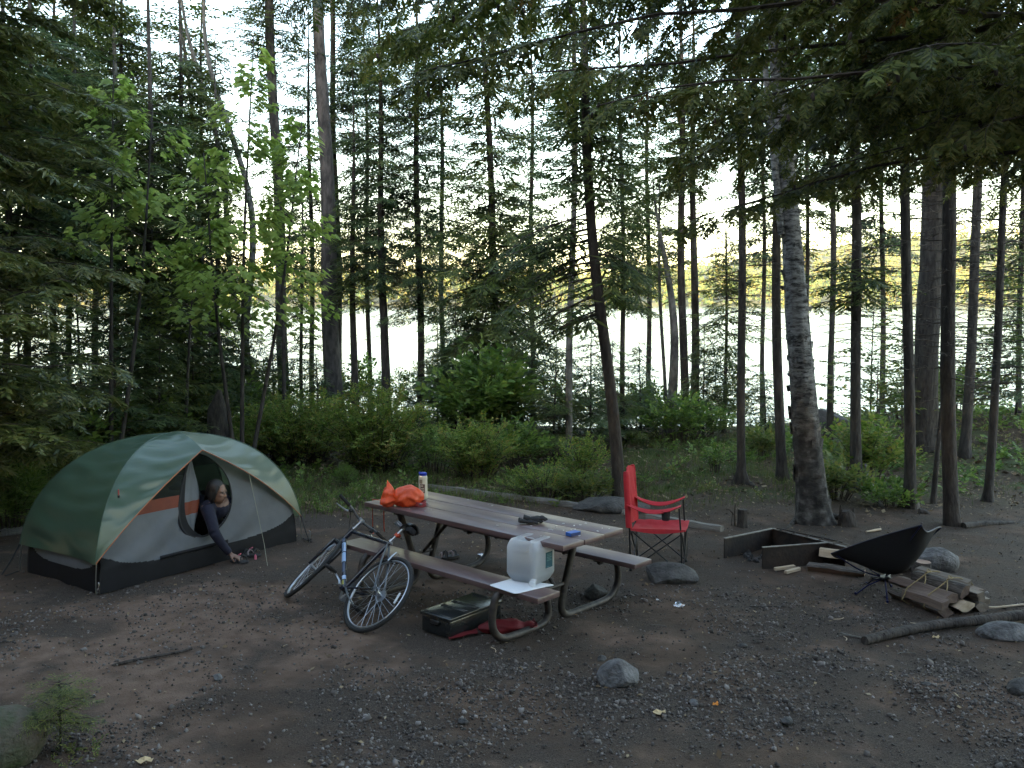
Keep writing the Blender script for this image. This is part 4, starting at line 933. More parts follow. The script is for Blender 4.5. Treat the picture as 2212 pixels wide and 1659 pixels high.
for (x, y1, y2, yy) in ((827, 1100, 1153, 0), (844, 1100, 1148, 1)):
    p1 = on_table(x, 1085 if yy == 0 else 1079); dirv = TM.to_3x3() @ Vector((-1, 0, 0))
    loc = TM.inverted() @ p1; pe = TM @ Vector((-L2 - .006, loc.y, .772))
    st = MB(); ztop = .776; e = pe + dirv * .006
    zb = ap(x, y2, e.y).z
    pts = [pc + Vector((0, 0, .02)) + (pe - pc) * .4, pe + Vector((0, 0, .006)), e + Vector((0, 0, -.02)), Vector((e.x, e.y, zb + .05)), Vector((e.x + .004, e.y, zb))]
    st.tube([inv @ p for p in pts], .0055, 6, flat=.5); st.build('strap', M['orange_strap'], sack, True)
    if yy == 0:
        k = MB(); k.box(inv @ Vector((e.x, e.y, zb + .055)), (.022, .012, .028), None, 0, .003, 1); k.build('buckle', M['black_plastic'], sack, True)

# ------------------------------------------------------------------ bottle
def bottle_material():
    m, nt, b = newmat('bottle_body'); L = nt.links
    b.inputs['Base Color'].default_value = (.56, .52, .42, 1); b.inputs['Roughness'].default_value = .35; b.inputs['Subsurface Weight'].default_value = .2; b.inputs['Subsurface Radius'].default_value = (.02, .02, .015)
    return m
M['bottle_body'] = bottle_material()
M['blue_lid'] = pmat('blue_lid', (.012, .035, .33), rough=.35)
M['label_brown'] = pmat('label_brown', (.060, .018, .016), (.095, .030, .026), 30, .6)
M['label_cream'] = pmat('label_cream', (.50, .43, .32), rough=.6)
M['label_olive'] = pmat('label_olive', (.20, .16, .095), (.28, .23, .15), 50, .6)
bp_ = on_table(914, 1078); bottle = thing('water_bottle', 'tall cream bottle with blue lid and brown printed label standing behind the orange sack', 'bottle', bp_, (0, 0, 0))
mb = MB(); mb.lathe([(.034, 0), (.040, .004), (.0415, .012), (.0415, .205), (.040, .218), (.034, .226), (.031, .230)], 32); mb.build('body', M['bottle_body'], bottle, True)
mb = MB(); mb.lathe([(.0355, .2265), (.0365, .230), (.0365, .249), (.034, .252), (.020, .254), (.018, .258), (.003, .259)], 32); mb.box((-.030, 0, .250), (.022, .014, .022), None, 0, .004, 2); mb.build('lid', M['blue_lid'], bottle, True)
def wrap(a0_, a1_, z0, z1, r, mat_, name, n=14):
    w = MB(); P = [[(r * math.cos(R(a)), r * math.sin(R(a)), z) for z in (z0, z1)] for a in np.linspace(a0_, a1_, n)]; w.grid(P); return w.build(name, mat_, bottle, True)
wrap(235, 300, .062, .148, .0423, M['label_brown'], 'label')
wrap(222, 268, .153, .192, .0423, M['label_olive'], 'small_label')
rows = MB()                                           # the big label carries three words too small to read, then two stars and two bands
def strip(a0_, a1_, z0, z1, m): 
    P = [[(.0428 * math.cos(R(a)), .0428 * math.sin(R(a)), z) for z in (z0, z1)] for a in np.linspace(a0_, a1_, 5)]; rows.grid(P, m)
for z, segs in ((.124, [(240, 246), (248, 253), (256, 262), (264, 271), (274, 279)]), (.098, [(250, 256), (258, 264), (266, 272), (275, 281), (284, 290)]), (.076, [(252, 260), (263, 270), (273, 280), (282, 288)])):
    for a, c in segs: strip(a, c, z, z + .016, 0)
strip(238, 244, .070, .140, 0)
for a in (247, 278): strip(a, a + 9, .046, .056, 1)
strip(244, 292, .029, .037, 1); strip(244, 292, .012, .021, 1)
rows.build('print', [M['label_cream'], M['label_brown']], bottle, True)

# ------------------------------------------------------------------ coiled red cord, gloves, blue box
M['red_cord'] = pmat('red_cord', (.20, .012, .014), (.33, .03, .03), 90, .6)
M['chrome'] = pmat('chrome', (.62, .63, .65), rough=.18, metal=1.0)
pc = on_table(906, 1094); cord = thing('coiled_cord', 'coiled dark red cord with a metal clip lying in front of the bottle', 'cord', pc, (0, 0, -.35))
mb = MB(); rg = random.Random(2)
for k in range(7):
    pts = [(.062 * math.cos(a) * (1 - .05 * k * (k % 2)) + .004 * rg.uniform(-1, 1), .034 * math.sin(a) * (1 + .09 * (k % 3)), .008 + .0062 * k + .006 * math.sin(a + k)) for a in np.linspace(0, 6.1, 22)]
    mb.tube(pts, .0045, 6, closed=True)
mb.build('cord', M['red_cord'], cord, True)
mb = MB(); mb.tube([(-.064, -.012, .024), (-.088, -.014, .026), (-.094, -.012, .026)], [.010, .013, .009], 10); mb.build('metal_clip', M['chrome'], cord, True)
mb = MB(); mb.box((.028, -.038, .03), (.035, .003, .012), None, 0, .001, 1); mb.build('clip_bar', M['chrome'], cord, True)
pc = on_table(1151, 1131); a0 = math.atan2(*(on_table(1184, 1129) - on_table(1120, 1131)).yx)
gl = thing('work_gloves', 'crumpled pair of black gloves on the middle plank', 'gloves', pc, (0, 0, a0))
def glove(dx, dy, dz, flip, rot, name):
    mb = MB(); T = Matrix.Translation((dx, dy, dz)) @ Matrix.Rotation(rot, 4, 'Z')
    m2 = MB(); blob(m2, (0, 0, .020), (.055, .040, .019), None, 18, 10, .10, 5 + flip, -1, 0, 4)
    mb.add([T @ Vector(v) for v in m2.v], m2.f)
    for i, (y, l) in enumerate(((-.028, .055), (-.010, .068), (.010, .064), (.027, .048))):
        mb.tube([T @ Vector(p) for p in bez([(.035, y, .020), (.06, y * 1.15, .026 + .004 * (i % 2)), (.035 + l, y * 1.3, .014)], 4)], [.011] * 8 + [.007], 8)
    mb.tube([T @ Vector(p) for p in bez([(-.01, -.035 * flip, .02), (.02, -.058 * flip, .022), (.05, -.062 * flip, .014)], 4)], [.012] * 8 + [.008], 8)
    mb.tube([T @ Vector(p) for p in ((-.045, 0, .022), (-.07, 0, .028), (-.095, 0, .034))], [.030, .034, .038], 12, flat=.55)
    mb.build(name, M['black_fabric'], gl, True, 60)
glove(-.02, .0, 0, 1, .05, 'glove'); glove(.02, .012, .018, -1, -.15, 'glove')
M['blue_box'] = pmat('blue_box', (.022, .105, .42), (.03, .13, .48), 10, .5); M['box_side'] = pmat('box_side', (.012, .03, .12), rough=.6)
pc = on_table(1238, 1156); a0 = math.atan2(*(on_table(1258, 1150) - on_table(1222, 1158)).yx)
bx = thing('match_box', 'small bright blue box near the right end of the table', 'box', pc, (0, 0, a0))
mb = MB(); mb.box((0, 0, .014), (.106, .060, .026), None, 0, .001, 1); mb.build('sleeve', M['blue_box'], bx, True)
mb = MB(); mb.box((0, -.0305, .014), (.104, .0015, .022)); mb.build('striker_strip', M['box_side'], bx, False)
mb = MB(); mb.box((.0535, 0, .014), (.002, .054, .021)); mb.build('tray_end', M['box_side'], bx, False)

# ------------------------------------------------------------------ water jug on its white sheet, on the near bench
def jug_material():
    m, nt, b = newmat('jug_plastic'); L = nt.links
    b.inputs['Base Color'].default_value = (.96, .96, .97, 1); b.inputs['Roughness'].default_value = .28
    t = N(nt, 'ShaderNodeBsdfTranslucent'); t.inputs['Color'].default_value = (.93, .94, .96, 1)
    tr = N(nt, 'ShaderNodeBsdfTransparent'); tr.inputs['Color'].default_value = (.92, .94, .96, 1)
    m1 = N(nt, 'ShaderNodeMixShader'); m1.inputs[0].default_value = .72; m2 = N(nt, 'ShaderNodeMixShader'); m2.inputs[0].default_value = .16
    L.new(b.outputs[0], m1.inputs[1]); L.new(t.outputs[0], m1.inputs[2]); L.new(m1.outputs[0], m2.inputs[1]); L.new(tr.outputs[0], m2.inputs[2])
    L.new(m2.outputs[0], nt.nodes['Material Output'].inputs['Surface']); return m
M['jug_plastic'] = jug_material()
M['jug_water'] = pmat('jug_water', (.30, .36, .40), rough=.15, transl=.6)
M['white_sheet'] = pmat('white_sheet', (.74, .75, .78), rough=.42)
M['teal_label'] = pmat('teal_label', (.010, .075, .12), (.02, .12, .16), 12, .45); M['label_light'] = pmat('label_light', (.10, .22, .26), rough=.5)
def bench_pt(u, v, z=.4505): return TM @ Vector((u, v, z))
jc = gp(1146, 1252, .446); jl = TM.inverted() @ jc
sheet = thing('cutting_sheet', 'thin white plastic sheet under the water jug on the bench end', 'sheet', TM @ Vector((jl.x, -.55, .4435)), (0, 0, T_YAW))
mb = MB(); cs = [gp(1055, 1264, .4435), gp(1108, 1249, .4435), gp(1201, 1262, .4435), gp(1114, 1283, .4435)]
mi_ = sheet.matrix_basis.inverted(); P = []
lc = [mi_ @ c for c in cs]
for i in range(25):
    row = []
    for j in range(25):
        a, c = i / 24, j / 24
        # rounded rectangle
        ra = .10; x, y = a * 2 - 1, c * 2 - 1
        if abs(x) > 1 - ra * 2 and abs(y) > 1 - ra * 2:
            ex, ey = (abs(x) - (1 - ra * 2)) / (ra * 2), (abs(y) - (1 - ra * 2)) / (ra * 2); k = max(ex, ey) / (math.hypot(ex, ey) + 1e-9)
            x = math.copysign((1 - ra * 2) + ex * k * ra * 2, x); y = math.copysign((1 - ra * 2) + ey * k * ra * 2, y)
        a, c = (x + 1) / 2, (y + 1) / 2
        p = (lc[3] * (1 - a) + lc[0] * a) * (1 - c) + (lc[2] * (1 - a) + lc[1] * a) * c
        off = max(0, abs(p.y) - .13)
        row.append((p.x, p.y, .0005 - .12 * off if p.y < 0 else .0005 - .05 * off))
    P.append(row)
mb.grid(P); mb.build('sheet', M['white_sheet'], sheet, True, None, solid=.002)
jug = thing('water_jug', 'square translucent white water jug half full with a teal label', 'water jug', Vector((jc.x, jc.y, .4465)), (0, 0, T_YAW + .10))
jug.scale = (1.07, 1.04, 1.0)
def jug_profile(z, H=.325):
    """half width and half depth of the jug with the belts and the chamfers it has."""
    t = z / H
    w, dp = .132, .130
    c0 = max(0, (.20 - t) / .20); c1 = max(0, (t - .76) / .24)
    s = 1 - .24 * c0 ** 1.3 - .22 * c1 ** 1.8
    return w * s, dp * (1 - .26 * c0 ** 1.3 - .10 * c1 ** 1.8)
def jug_dent(x, z): return .026 * math.exp(-(x / .036) ** 4) * float(sstep(z, .27, .32))
def jug_shell(z0, z1, k, inset, mat_, name, capz=True):
    mb = MB(); n = 72; P = []
    for i in range(k + 1):
        z = z0 + (z1 - z0) * i / k; w, dp = jug_profile(z); w -= inset; dp -= inset; row = []
        for j in range(n + 1):
            a = 2 * math.pi * j / n + .01; e = .20
            x = w * math.copysign(abs(math.cos(a)) ** e, math.cos(a)); y = dp * math.copysign(abs(math.sin(a)) ** e, math.sin(a))
            zz = z
            if y < -dp * .7 and -.005 < x < .082: y += .020 * min(1, (x + .005) / .012, (.082 - x) / .012) * (1 if z < .235 else 1.7)   # upright groove and grip in the front
            zz = z - jug_dent(x, z)
            row.append((x, y, zz))
        P.append(row)
    k0 = k
    for q in (.86, .7, .5, .3, .12):                      # the top closes in rings that follow the dip under the handle
        P.append([(p[0] * q, p[1] * q, z1 + (.004 * (1 - q) if capz else 0) - (jug_dent(p[0] * q, z1) if capz else 0)) for p in P[k0]])
    k = len(P) - 1
    mb.grid(P)
    c = [(0, 0, P[0][0][2])]; b0 = len(mb.v); mb.v.append(c[0]); mb.n += 1
    for j in range(n): mb.f.append((b0, j + 1, j)); mb.m.append(0)
    top0 = k * (n + 1); zc = sum(P[-1][j][2] for j in range(n)) / n; b1 = len(mb.v); mb.v.append((0, 0, zc)); mb.n += 1
    for j in range(n): mb.f.append((b1, top0 + j, top0 + j + 1)); mb.m.append(0)
    return mb.build(name, mat_, jug, True, 50, clean=True)
jug_shell(0, .325, 34, 0, M['jug_plastic'], 'body'); jug_shell(.004, .155, 12, .006, M['jug_water'], 'water', False)
mb = MB(); mb.tube(bez([(-.055, 0, .305), (-.03, 0, .314), (.03, 0, .314), (.055, 0, .305)], 5), [.013] * 16, 10, flat=.8); mb.build('handle', M['jug_plastic'], jug, True)
mb = MB(); mb.tube([(.098, -.095, .045), (.112, -.128, .032), (.118, -.142, .026)], [.024, .022, .020], 14); mb.tube([(.118, -.142, .026), (.121, -.150, .024)], [.026, .026], 14); mb.build('spout', M['jug_plastic'], jug, True)
lab = MB(); lab.box((.1335, .042, .170), (.0025, .082, .120), None, 0, 0); lo = lab.build('label', M['teal_label'], jug, False)
lp = MB()
for i, (y0, y1, z) in enumerate(((-.08, -.015, .214), (-.075, -.02, .203), (-.08, -.01, .190), (-.07, -.03, .178), (-.08, -.015, .166), (-.082, -.05, .118))): lp.box((.1352, (y0 + y1) / 2 + .087, z), (.001, y1 - y0, .006))
lp.build('label_print', M['label_light'], jug, False)

# ------------------------------------------------------------------ black storage box and red bag under the bench
M['box_black'] = pmat('box_black', (.012, .014, .015), (.020, .022, .023), 30, .22, bump=.15, bscale=9, spec=.6)
pts4 = [gp(905, 1364), gp(973.5, 1382), gp(1088, 1337)]
f0 = pts4[1]; ua = (pts4[2] - f0); ub = (pts4[0] - f0); la, lb = ua.length, ub.length; yaw = math.atan2(ua.y, ua.x); H = .165
box = thing('storage_box', 'low black plastic storage box with ribbed shiny lid under the near bench', 'storage box', f0 + (ua + ub) / 2, (0, 0, yaw))
lb_ = .33; mb = MB(); mb.box((0, 0, .070), (la - .02, lb_ - .02, .136), None, 0, .012, 2); mb.build('tub', M['box_black'], box, True)
mb = MB(); mb.box((0, 0, .148), (la, lb_, .026), None, 0, .006, 2)
for x in (-.10, -.075, .02, .045): mb.box((x, 0, .1625), (.010, lb_ - .05, .005), None, 0, .002, 1)
mb.box((-la / 2 + .03, 0, .1625), (.012, lb_ - .04, .005), None, 0, .002, 1); mb.box((la / 2 - .03, 0, .1625), (.012, lb_ - .04, .005), None, 0, .002, 1)
mb.build('lid', M['box_black'], box, True)
for s in (-1, 1):
    mb = MB(); mb.box((s * (la / 2 - .002), 0, .105), (.016, .10, .030), None, 0, .004, 1); mb.build('latch', M['black_plastic'], box, True)
M['red_cloth'] = nylon('red_cloth', (.12, .006, .010), (.19, .010, .015), .7, .1, 12)
pc = gp(1097, 1366); rb = thing('dry_bag', 'slack dark red bag lying on the ground beside the black storage box', 'bag', pc, (0, 0, .12))
mb = MB(); blob(mb, (0, 0, .045), (.235, .075, .058), None, 30, 22, .14, 12, -.76, .55, 6); mb.build('bag', M['red_cloth'], rb, True, 60)
mb = MB(); mb.grid([[(.15 + .012 * i + .006 * math.sin(j), -.060 + .020 * j, .03 + .020 * abs(math.sin(j * 1.3 + i)) + .022 * i / 4) for j in range(8)] for i in range(7)]); mb.build('flap', M['red_cloth'], rb, True, 60, solid=.003)
mb = MB(); mb.grid([[(-.24 - .045 * i, -.04 + .016 * j - .02 * i, .018 + .012 * abs(math.sin(j + i)) * (1 - i / 6)) for j in range(6)] for i in range(6)]); mb.build('tail', M['red_cloth'], rb, True, 60, solid=.003)

# ------------------------------------------------------------------ bicycle
M['bike_frame'] = pmat('bike_frame', (.010, .012, .022), rough=.25, spec=.6, coat=.4)
M['bike_silver'] = pmat('bike_silver', (.42, .44, .48), rough=.30, metal=.9)
M['bike_grey'] = pmat('bike_grey', (.13, .14, .15), rough=.35, metal=.5)
M['rubber'] = pmat('rubber', (.013, .013, .013), (.022, .021, .020), 60, .8, bump=.3, bscale=120)
M['decal_blue'] = pmat('decal_blue', (.30, .42, .62), rough=.35); M['decal_yellow'] = pmat('decal_yellow', (.40, .38, .08), rough=.5); M['decal_dark'] = pmat('decal_dark', (.05, .07, .12), rough=.5)
M['reflector_white'] = pmat('reflector_white', (.66, .68, .70), rough=.2); M['clamp_orange'] = pmat('clamp_orange', (.42, .055, .02), rough=.45); M['saddle_black'] = pmat('saddle_black', (.016, .016, .017), rough=.34)
rc = Vector((-1.252, 6.386, 0)); heading = 2.317; WB = 1.05; LEAN = R(44.5)
bike_M = Matrix.Translation(rc) @ Matrix.Rotation(heading, 4, 'Z') @ Matrix.Rotation(LEAN, 4, 'X')
bike = thing('bicycle', 'black city bicycle leaning on the near bench with its front wheel turned', 'bicycle')
bike.matrix_basis = bike_M
WR = .345
def bike_part(name, mb, mats, parent=None, **k): return mb.build(name, mats, parent or bike, True, **k)
BB = Vector((.435, 0, .275)); ST = Vector((.285, 0, .770)); HT = Vector((.868, 0, .800)); HB = Vector((.915, 0, .660)); RA = Vector((0, 0, WR)); FA = Vector((WB, 0, WR))
mb = MB()
mb.tube([ST, HT - Vector((-.004, 0, .028))], .0165, 14); mb.tube([BB, HB + Vector((-.010, 0, .03))], .0215, 14); mb.tube([BB, ST + (ST - BB) * .06], .0165, 14); mb.tube([HB, HT], .0215, 14)
mb.tube([BB + Vector((0, -.036, 0)), BB + Vector((0, .036, 0))], .024, 14)
for s in (-1, 1):
    mb.tube(bez([BB + Vector((-.03, s * .022, 0)), BB * .62 + RA * .38 + Vector((0, s * .045, 0)), RA + Vector((.01, s * .062, 0))], 5), .0095, 10)
    mb.tube(bez([ST + Vector((-.012, s * .012, -.02)), ST * .55 + RA * .45 + Vector((0, s * .045, 0)), RA + Vector((0, s * .062, .012))], 5), .0085, 10, m=1)
    mb.box(RA + Vector((.004, s * .062, 0)), (.045, .006, .045), None, 1, .002, 1)
bike_part('frame', mb, [M['bike_frame'], M['bike_grey']])
mb = MB(); dt = (HB - BB)                               # decals: bands wrapped on the down tube
def band(a, c, mat_, r=.0219, lo_=15, hi_=165, A=BB, Bq=HB + Vector((-.010, 0, .03)), n=8):
    ax_ = (Bq - A); t = ax_.normalized(); sd = Vector((0, 1, 0)); u_ = sd.cross(t).normalized()
    P = []
    for q in (a, c):
        row = []
        for k in range(n + 1):
            g_ = R(lo_ + (hi_ - lo_) * k / n); row.append(A + ax_ * q + (sd * math.sin(g_) + u_ * math.cos(g_)) * r)
        P.append(row)
    mb.grid(P, mat_)
band(.50, .68, 0); band(.70, .88, 0); band(.16, .23, 0); band(.90, .97, 2, .0219, 60, 130); band(.30, .48, 2, .0219, 60, 130); band(.03, .145, 1, .0219, 60, 110)
for k in range(6): band(.715 + .026 * k, .728 + .026 * k, 2, .0222, 60, 120)
bike_part('decals', mb, [M['decal_blue'], M['decal_yellow'], M['decal_dark']])
mb = MB(); mb.tube([ST + (ST - BB) * .05, Vector((.232, 0, .945))], .0136, 12); bike_part('seat_post', mb, M['bike_silver'])
mb = MB(); mb.tube([ST + (ST - BB) * .035, ST + (ST - BB) * .085], .021, 12); mb.box(ST + Vector((-.03, 0, .01)), (.03, .02, .018), None, 0, .003, 1); bike_part('seat_clamp', mb, M['bike_silver'])
mb = MB(); mb.tube([ST + (ST - BB) * .16, ST + (ST - BB) * .215], .022, 12); mb.box(ST + (ST - BB) * .19 + Vector((-.028, 0, 0)), (.026, .03, .03), None, 0, .004, 1); bike_part('rear_reflector', mb, M['clamp_orange'])
sad = MB(); P = []                                      # saddle: wide tail, narrow nose, dropped sides
for i in range(22):
    t = i / 21; x = .10 + .27 * t; w = .014 + .062 * (1 - sstep(t, .12, .68)) + .010 * (1 - t); w *= (1 if t > .05 else .75); hgt = .985 + .012 * math.cos(t * 6.0) + .004 * (t < .1)
    row = []
    for j in range(13):
        q = -1 + 2 * j / 12; row.append((x, q * w, hgt - .045 * abs(q) ** 2.6 - .006 * (1 - abs(q)) * (t < .75)))
    P.append(row)
sad.grid(P); so = sad.build('saddle', M['saddle_black'], bike, True, 50, solid=.012)
mb = MB()
for s in (-1, 1): mb.tube(bez([(.12, s * .028, .955), (.20, s * .024, .948), (.28, s * .018, .950), (.35, s * .008, .972)], 4), .0035, 6)
mb.box((.232, 0, .950), (.04, .055, .02), None, 0, .004, 1); mb.build('saddle_rails', M['bike_silver'], so, True)
mb = MB(); mb.box((.130, 0, .935), (.075, .085, .055), None, 0, .018, 2); mb.build('saddle_bag', M['black_fabric'], so, True)
def wheel(name, c, T=None, cassette=False):
    """A wheel with tyre, rim, hub and spokes; T turns it about the steering axis."""
    T = T or Matrix()
    w = bpy.data.objects.new(name, None); w.empty_display_size = .1; col.objects.link(w); w.parent = bike
    def ring(r, rw, rh, nm, mat_, n=64):
        mb = MB(); P = []
        for i in range(n):
            a = 2 * math.pi * i / n; row = []
            for j in range(11):
                g_ = 2 * math.pi * j / 10; rr_ = r + rh * math.cos(g_); row.append(T @ (c + Vector((rr_ * math.cos(a), rw * math.sin(g_), rr_ * math.sin(a)))))
            P.append(row)
        mb.grid(P, 0, None, True); return mb.build(nm, mat_, w, True, None)
    ring(WR - .0175, .0185, .0175, 'tyre', M['rubber']); ring(WR - .042, .0115, .0095, 'rim', M['bike_silver'])
    mb = MB(); mb.tube([T @ (c + Vector((0, -.062, 0))), T @ (c + Vector((0, .062, 0)))], .0065, 10); mb.tube([T @ (c + Vector((0, -.034, 0))), T @ (c + Vector((0, .034, 0)))], .015, 14)
    for s in (-1, 1): mb.tube([T @ (c + Vector((0, s * .030, 0))), T @ (c + Vector((0, s * .034, 0)))], .026, 16)
    if cassette:
        for k in range(6): mb.tube([T @ (c + Vector((0, -.036 - .004 * k, 0))), T @ (c + Vector((0, -.038 - .004 * k, 0)))], .052 - .005 * k, 20)
    mb.build('hub', M['bike_silver'], w, True)
    mb = MB()
    for k in range(32):
        s = 1 if k % 2 else -1; a = 2 * math.pi * k / 32; h = a + (.9 if (k // 2) % 2 else -.9)
        mb.tube([T @ (c + Vector((.024 * math.cos(h), s * .032, .024 * math.sin(h)))), T @ (c + Vector(((WR - .047) * math.cos(a), 0, (WR - .047) * math.sin(a))))], .0014, 4, cap=False)
    mb.build('spokes', M['bike_silver'], w, False); return w, T
w, _ = wheel('rear_wheel', RA, None, True)
mb = MB(); a = R(-12)
for k in range(5): pass
mb.box(RA + Vector((-.255, .012, .02)), (.024, .008, .095), Matrix.Rotation(.1, 3, 'Y'), 0, .003, 1); mb.build('spoke_reflector', M['reflector_white'], w, True)
axis_s = (HT - HB).normalized(); STEER = R(-24)
TS = Matrix.Translation(HB) @ Matrix.Rotation(STEER, 4, axis_s) @ Matrix.Translation(-HB)
w, _ = wheel('front_wheel', FA, TS)
mb = MB(); crown = HB - axis_s * .035
mb.tube([TS @ (crown + Vector((0, -.058, 0))), TS @ crown, TS @ (crown + Vector((0, .058, 0)))], [.018, .022, .018], 12); mb.tube([TS @ (HB - axis_s * .04), TS @ (HB)], .024, 14)
for s in (-1, 1): mb.tube([TS @ p for p in bez([crown + Vector((0, s * .058, .008)), crown * .5 + FA * .5 + Vector((-.018, s * .060, 0)), FA + Vector((0, s * .056, 0))], 6)], [.0155] * 7 + [.0155 - .0009 * k for k in range(6)], 10)
bike_part('fork', mb, M['bike_frame'])
top = HT + axis_s * .085; bar = top + Vector((.075, 0, .035))
mb = MB(); mb.tube([HT, HT + axis_s * .01], .0235, 14); mb.tube([HT + axis_s * .01, top + axis_s * .012], .0155, 12); mb.tube([TS @ top, TS @ (top * .4 + bar * .6), TS @ bar], [.018, .016, .017], 12); mb.tube([TS @ (bar + Vector((0, -.026, 0))), TS @ (bar + Vector((0, .026, 0)))], .021, 12); bike_part('stem', mb, M['bike_silver'])
hb = bpy.data.objects.new('handlebar', None); hb.empty_display_size = .1; col.objects.link(hb); hb.parent = bike
mb = MB(); mb.tube([TS @ p for p in bez([bar + Vector((-.035, -.30, .018)), bar + Vector((-.02, -.16, .015)), bar + Vector((0, -.05, 0)), bar + Vector((0, .05, 0)), bar + Vector((-.02, .16, .015)), bar + Vector((-.035, .30, .018))], 5)], .0125, 10); mb.build('bar', M['bike_grey'], hb, True)
for s in (-1, 1):
    mb = MB(); mb.tube([TS @ (bar + Vector((-.025, s * .175, .016))), TS @ (bar + Vector((-.036, s * .308, .018)))], [.0165, .0155], 12); mb.build('grip', M['rubber'], hb, True)
    mb = MB(); mb.box(TS @ (bar + Vector((-.012, s * .135, -.004))), (.045, .035, .035), TS.to_3x3(), 0, .008, 1); mb.tube([TS @ p for p in bez([bar + Vector((.012, s * .13, -.005)), bar + Vector((.045, s * .16, -.018)), bar + Vector((.048, s * .22, -.03)), bar + Vector((.044, s * .27, -.034))], 4)], [.008] * 10 + [.005] * 3, 8, m=1); mb.build('brake_lever', [M['black_plastic'], M['bike_silver']], hb, True)
mb = MB()
for s, e in ((1, crown + Vector((.03, .04, -.02))), (-1, HB + Vector((-.02, -.02, .04))), (1, HB + Vector((-.03, .02, .02)))):
    mb.tube(bez([TS @ (bar + Vector((.02, s * .12, -.01))), TS @ (bar + Vector((.13, s * .05, -.05))), TS @ (HB + Vector((.10, 0, .12))), e], 8), .0026, 5)
mb.tube([HT + Vector((-.05, .015, -.028)), ST + Vector((.05, .015, -.005))], .0022, 5); bike_part('cables', mb, M['black_plastic'])
mb = MB()                                               # brakes at both rims
for A, up_, TT in ((HB - axis_s * .10 + Vector((.06, 0, 0)), 1, TS), (Vector((.10, 0, .665)), 1, Matrix())):
    for s in (-1, 1): mb.tube([TT @ (A + Vector((0, s * .036, -.05))), TT @ (A + Vector((0, s * .030, .0))), TT @ (A + Vector((0, s * .012, .05)))], [.008, .007, .005], 8); mb.box(TT @ (A + Vector((-.01, s * .022, -.04))), (.05, .010, .012), None, 1, .003, 1)
bike_part('rim_brakes', mb, [M['bike_silver'], M['black_plastic']])
crk = bpy.data.objects.new('crankset', None); crk.empty_display_size = .1; col.objects.link(crk); crk.parent = bike
ca = R(150)                                             # near crank points forwards and up
for s, aa in ((1, R(28)), (-1, R(208))):
    e = BB + Vector((math.cos(aa) * .17, s * .078, math.sin(aa) * .17)); mb = MB(); mb.tube([BB + Vector((0, s * .060, 0)), BB * .5 + e * .5, e], [.017, .014, .013], 10, flat=.6); mb.build('crank_arm', M['bike_silver'], crk, True)
    mb = MB(); pcn = e + Vector((0, s * .055, 0)); mb.tube([e, pcn + Vector((0, s * .05, 0))], .007, 8)
    for dx in (-.036, .036): mb.box(pcn + Vector((dx, 0, 0)), (.012, .095, .022), None, 0, .003, 1)
    for dy in (-.045, .045): mb.box(pcn + Vector((0, dy, 0)), (.08, .012, .022), None, 0, .003, 1)
    mb.build('pedal', M['black_plastic'], crk, True)
mb = MB()
for r_, y in ((.088, -.046), (.068, -.040)):
    P = []
    for i in range(40):
        a = 2 * math.pi * i / 40; P.append([BB + Vector((q * math.cos(a), y, q * math.sin(a))) for q in (r_ * .72, r_ + (.004 if i % 2 else 0))])
    mb.grid(P, 0, None, True)
for i in range(5): a = 2 * math.pi * i / 5; mb.tube([BB + Vector((0, -.05, 0)), BB + Vector((.075 * math.cos(a), -.045, .075 * math.sin(a)))], .008, 6)
mb.build('chainring', M['bike_grey'], crk, True)
mb = MB(); cy_ = -.045; ch = [BB + Vector((0, cy_, .088)), RA + Vector((0, cy_, .040)), RA + Vector((-.04, cy_, 0)), RA + Vector((-.01, cy_, -.06)), RA + Vector((.03, cy_, -.12)), RA + Vector((.06, cy_, -.14)), BB + Vector((.0, cy_, -.088)), BB + Vector((.088, cy_, 0))]
mb.tube(ch, .0042, 5, closed=True, flat=.6); bike_part('chain', mb, M['bike_grey'])
mb = MB(); mb.tube([RA + Vector((.005, -.07, -.02)), RA + Vector((.0, -.066, -.06)), RA + Vector((.045, -.05, -.14))], [.012, .014, .008], 8)
for p in ((.0, -.06), (.045, -.145)): mb.tube([RA + Vector((p[0], -.052, p[1])), RA + Vector((p[0], -.040, p[1]))], .022, 12)
bike_part('rear_derailleur', mb, M['black_plastic'])
mb = MB(); mb.tube([BB + Vector((-.09, .05, -.005)), BB + Vector((-.20, .075, -.055)), BB + Vector((-.36, .085, -.11))], [.009, .008, .007], 8); bike_part('kickstand', mb, M['bike_grey'])
# ------------------------------------------------------------------ tent
DOOR = (.522, .690, .155, .410); DSH = .116           # place and size of the door opening on its wall
def fly_material(name='tent_fly', c1=(.052, .098, .066), c2=(.075, .128, .088), tc_=(.24, .32, .20, 1), tf=.30):
    m, nt, b = newmat(name); L = nt.links
    tc = N(nt, 'ShaderNodeTexCoord'); n = N(nt, 'ShaderNodeTexNoise'); n.inputs['Scale'].default_value = 2.2; n.inputs['Detail'].default_value = 4; L.new(tc.outputs['Object'], n.inputs['Vector'])
    c = ramp(nt, n.outputs['Fac'], [(.3, c1), (.7, c2)]); L.new(c, b.inputs['Base Color'])
    b.inputs['Roughness'].default_value = .30; b.inputs['Specular IOR Level'].default_value = .8
    t = N(nt, 'ShaderNodeBsdfTranslucent'); t.inputs['Color'].default_value = tc_
    mx = N(nt, 'ShaderNodeMixShader'); mx.inputs[0].default_value = tf; L.new(b.outputs[0], mx.inputs[1]); L.new(t.outputs[0], mx.inputs[2]); L.new(mx.outputs[0], nt.nodes['Material Output'].inputs['Surface'])
    return m
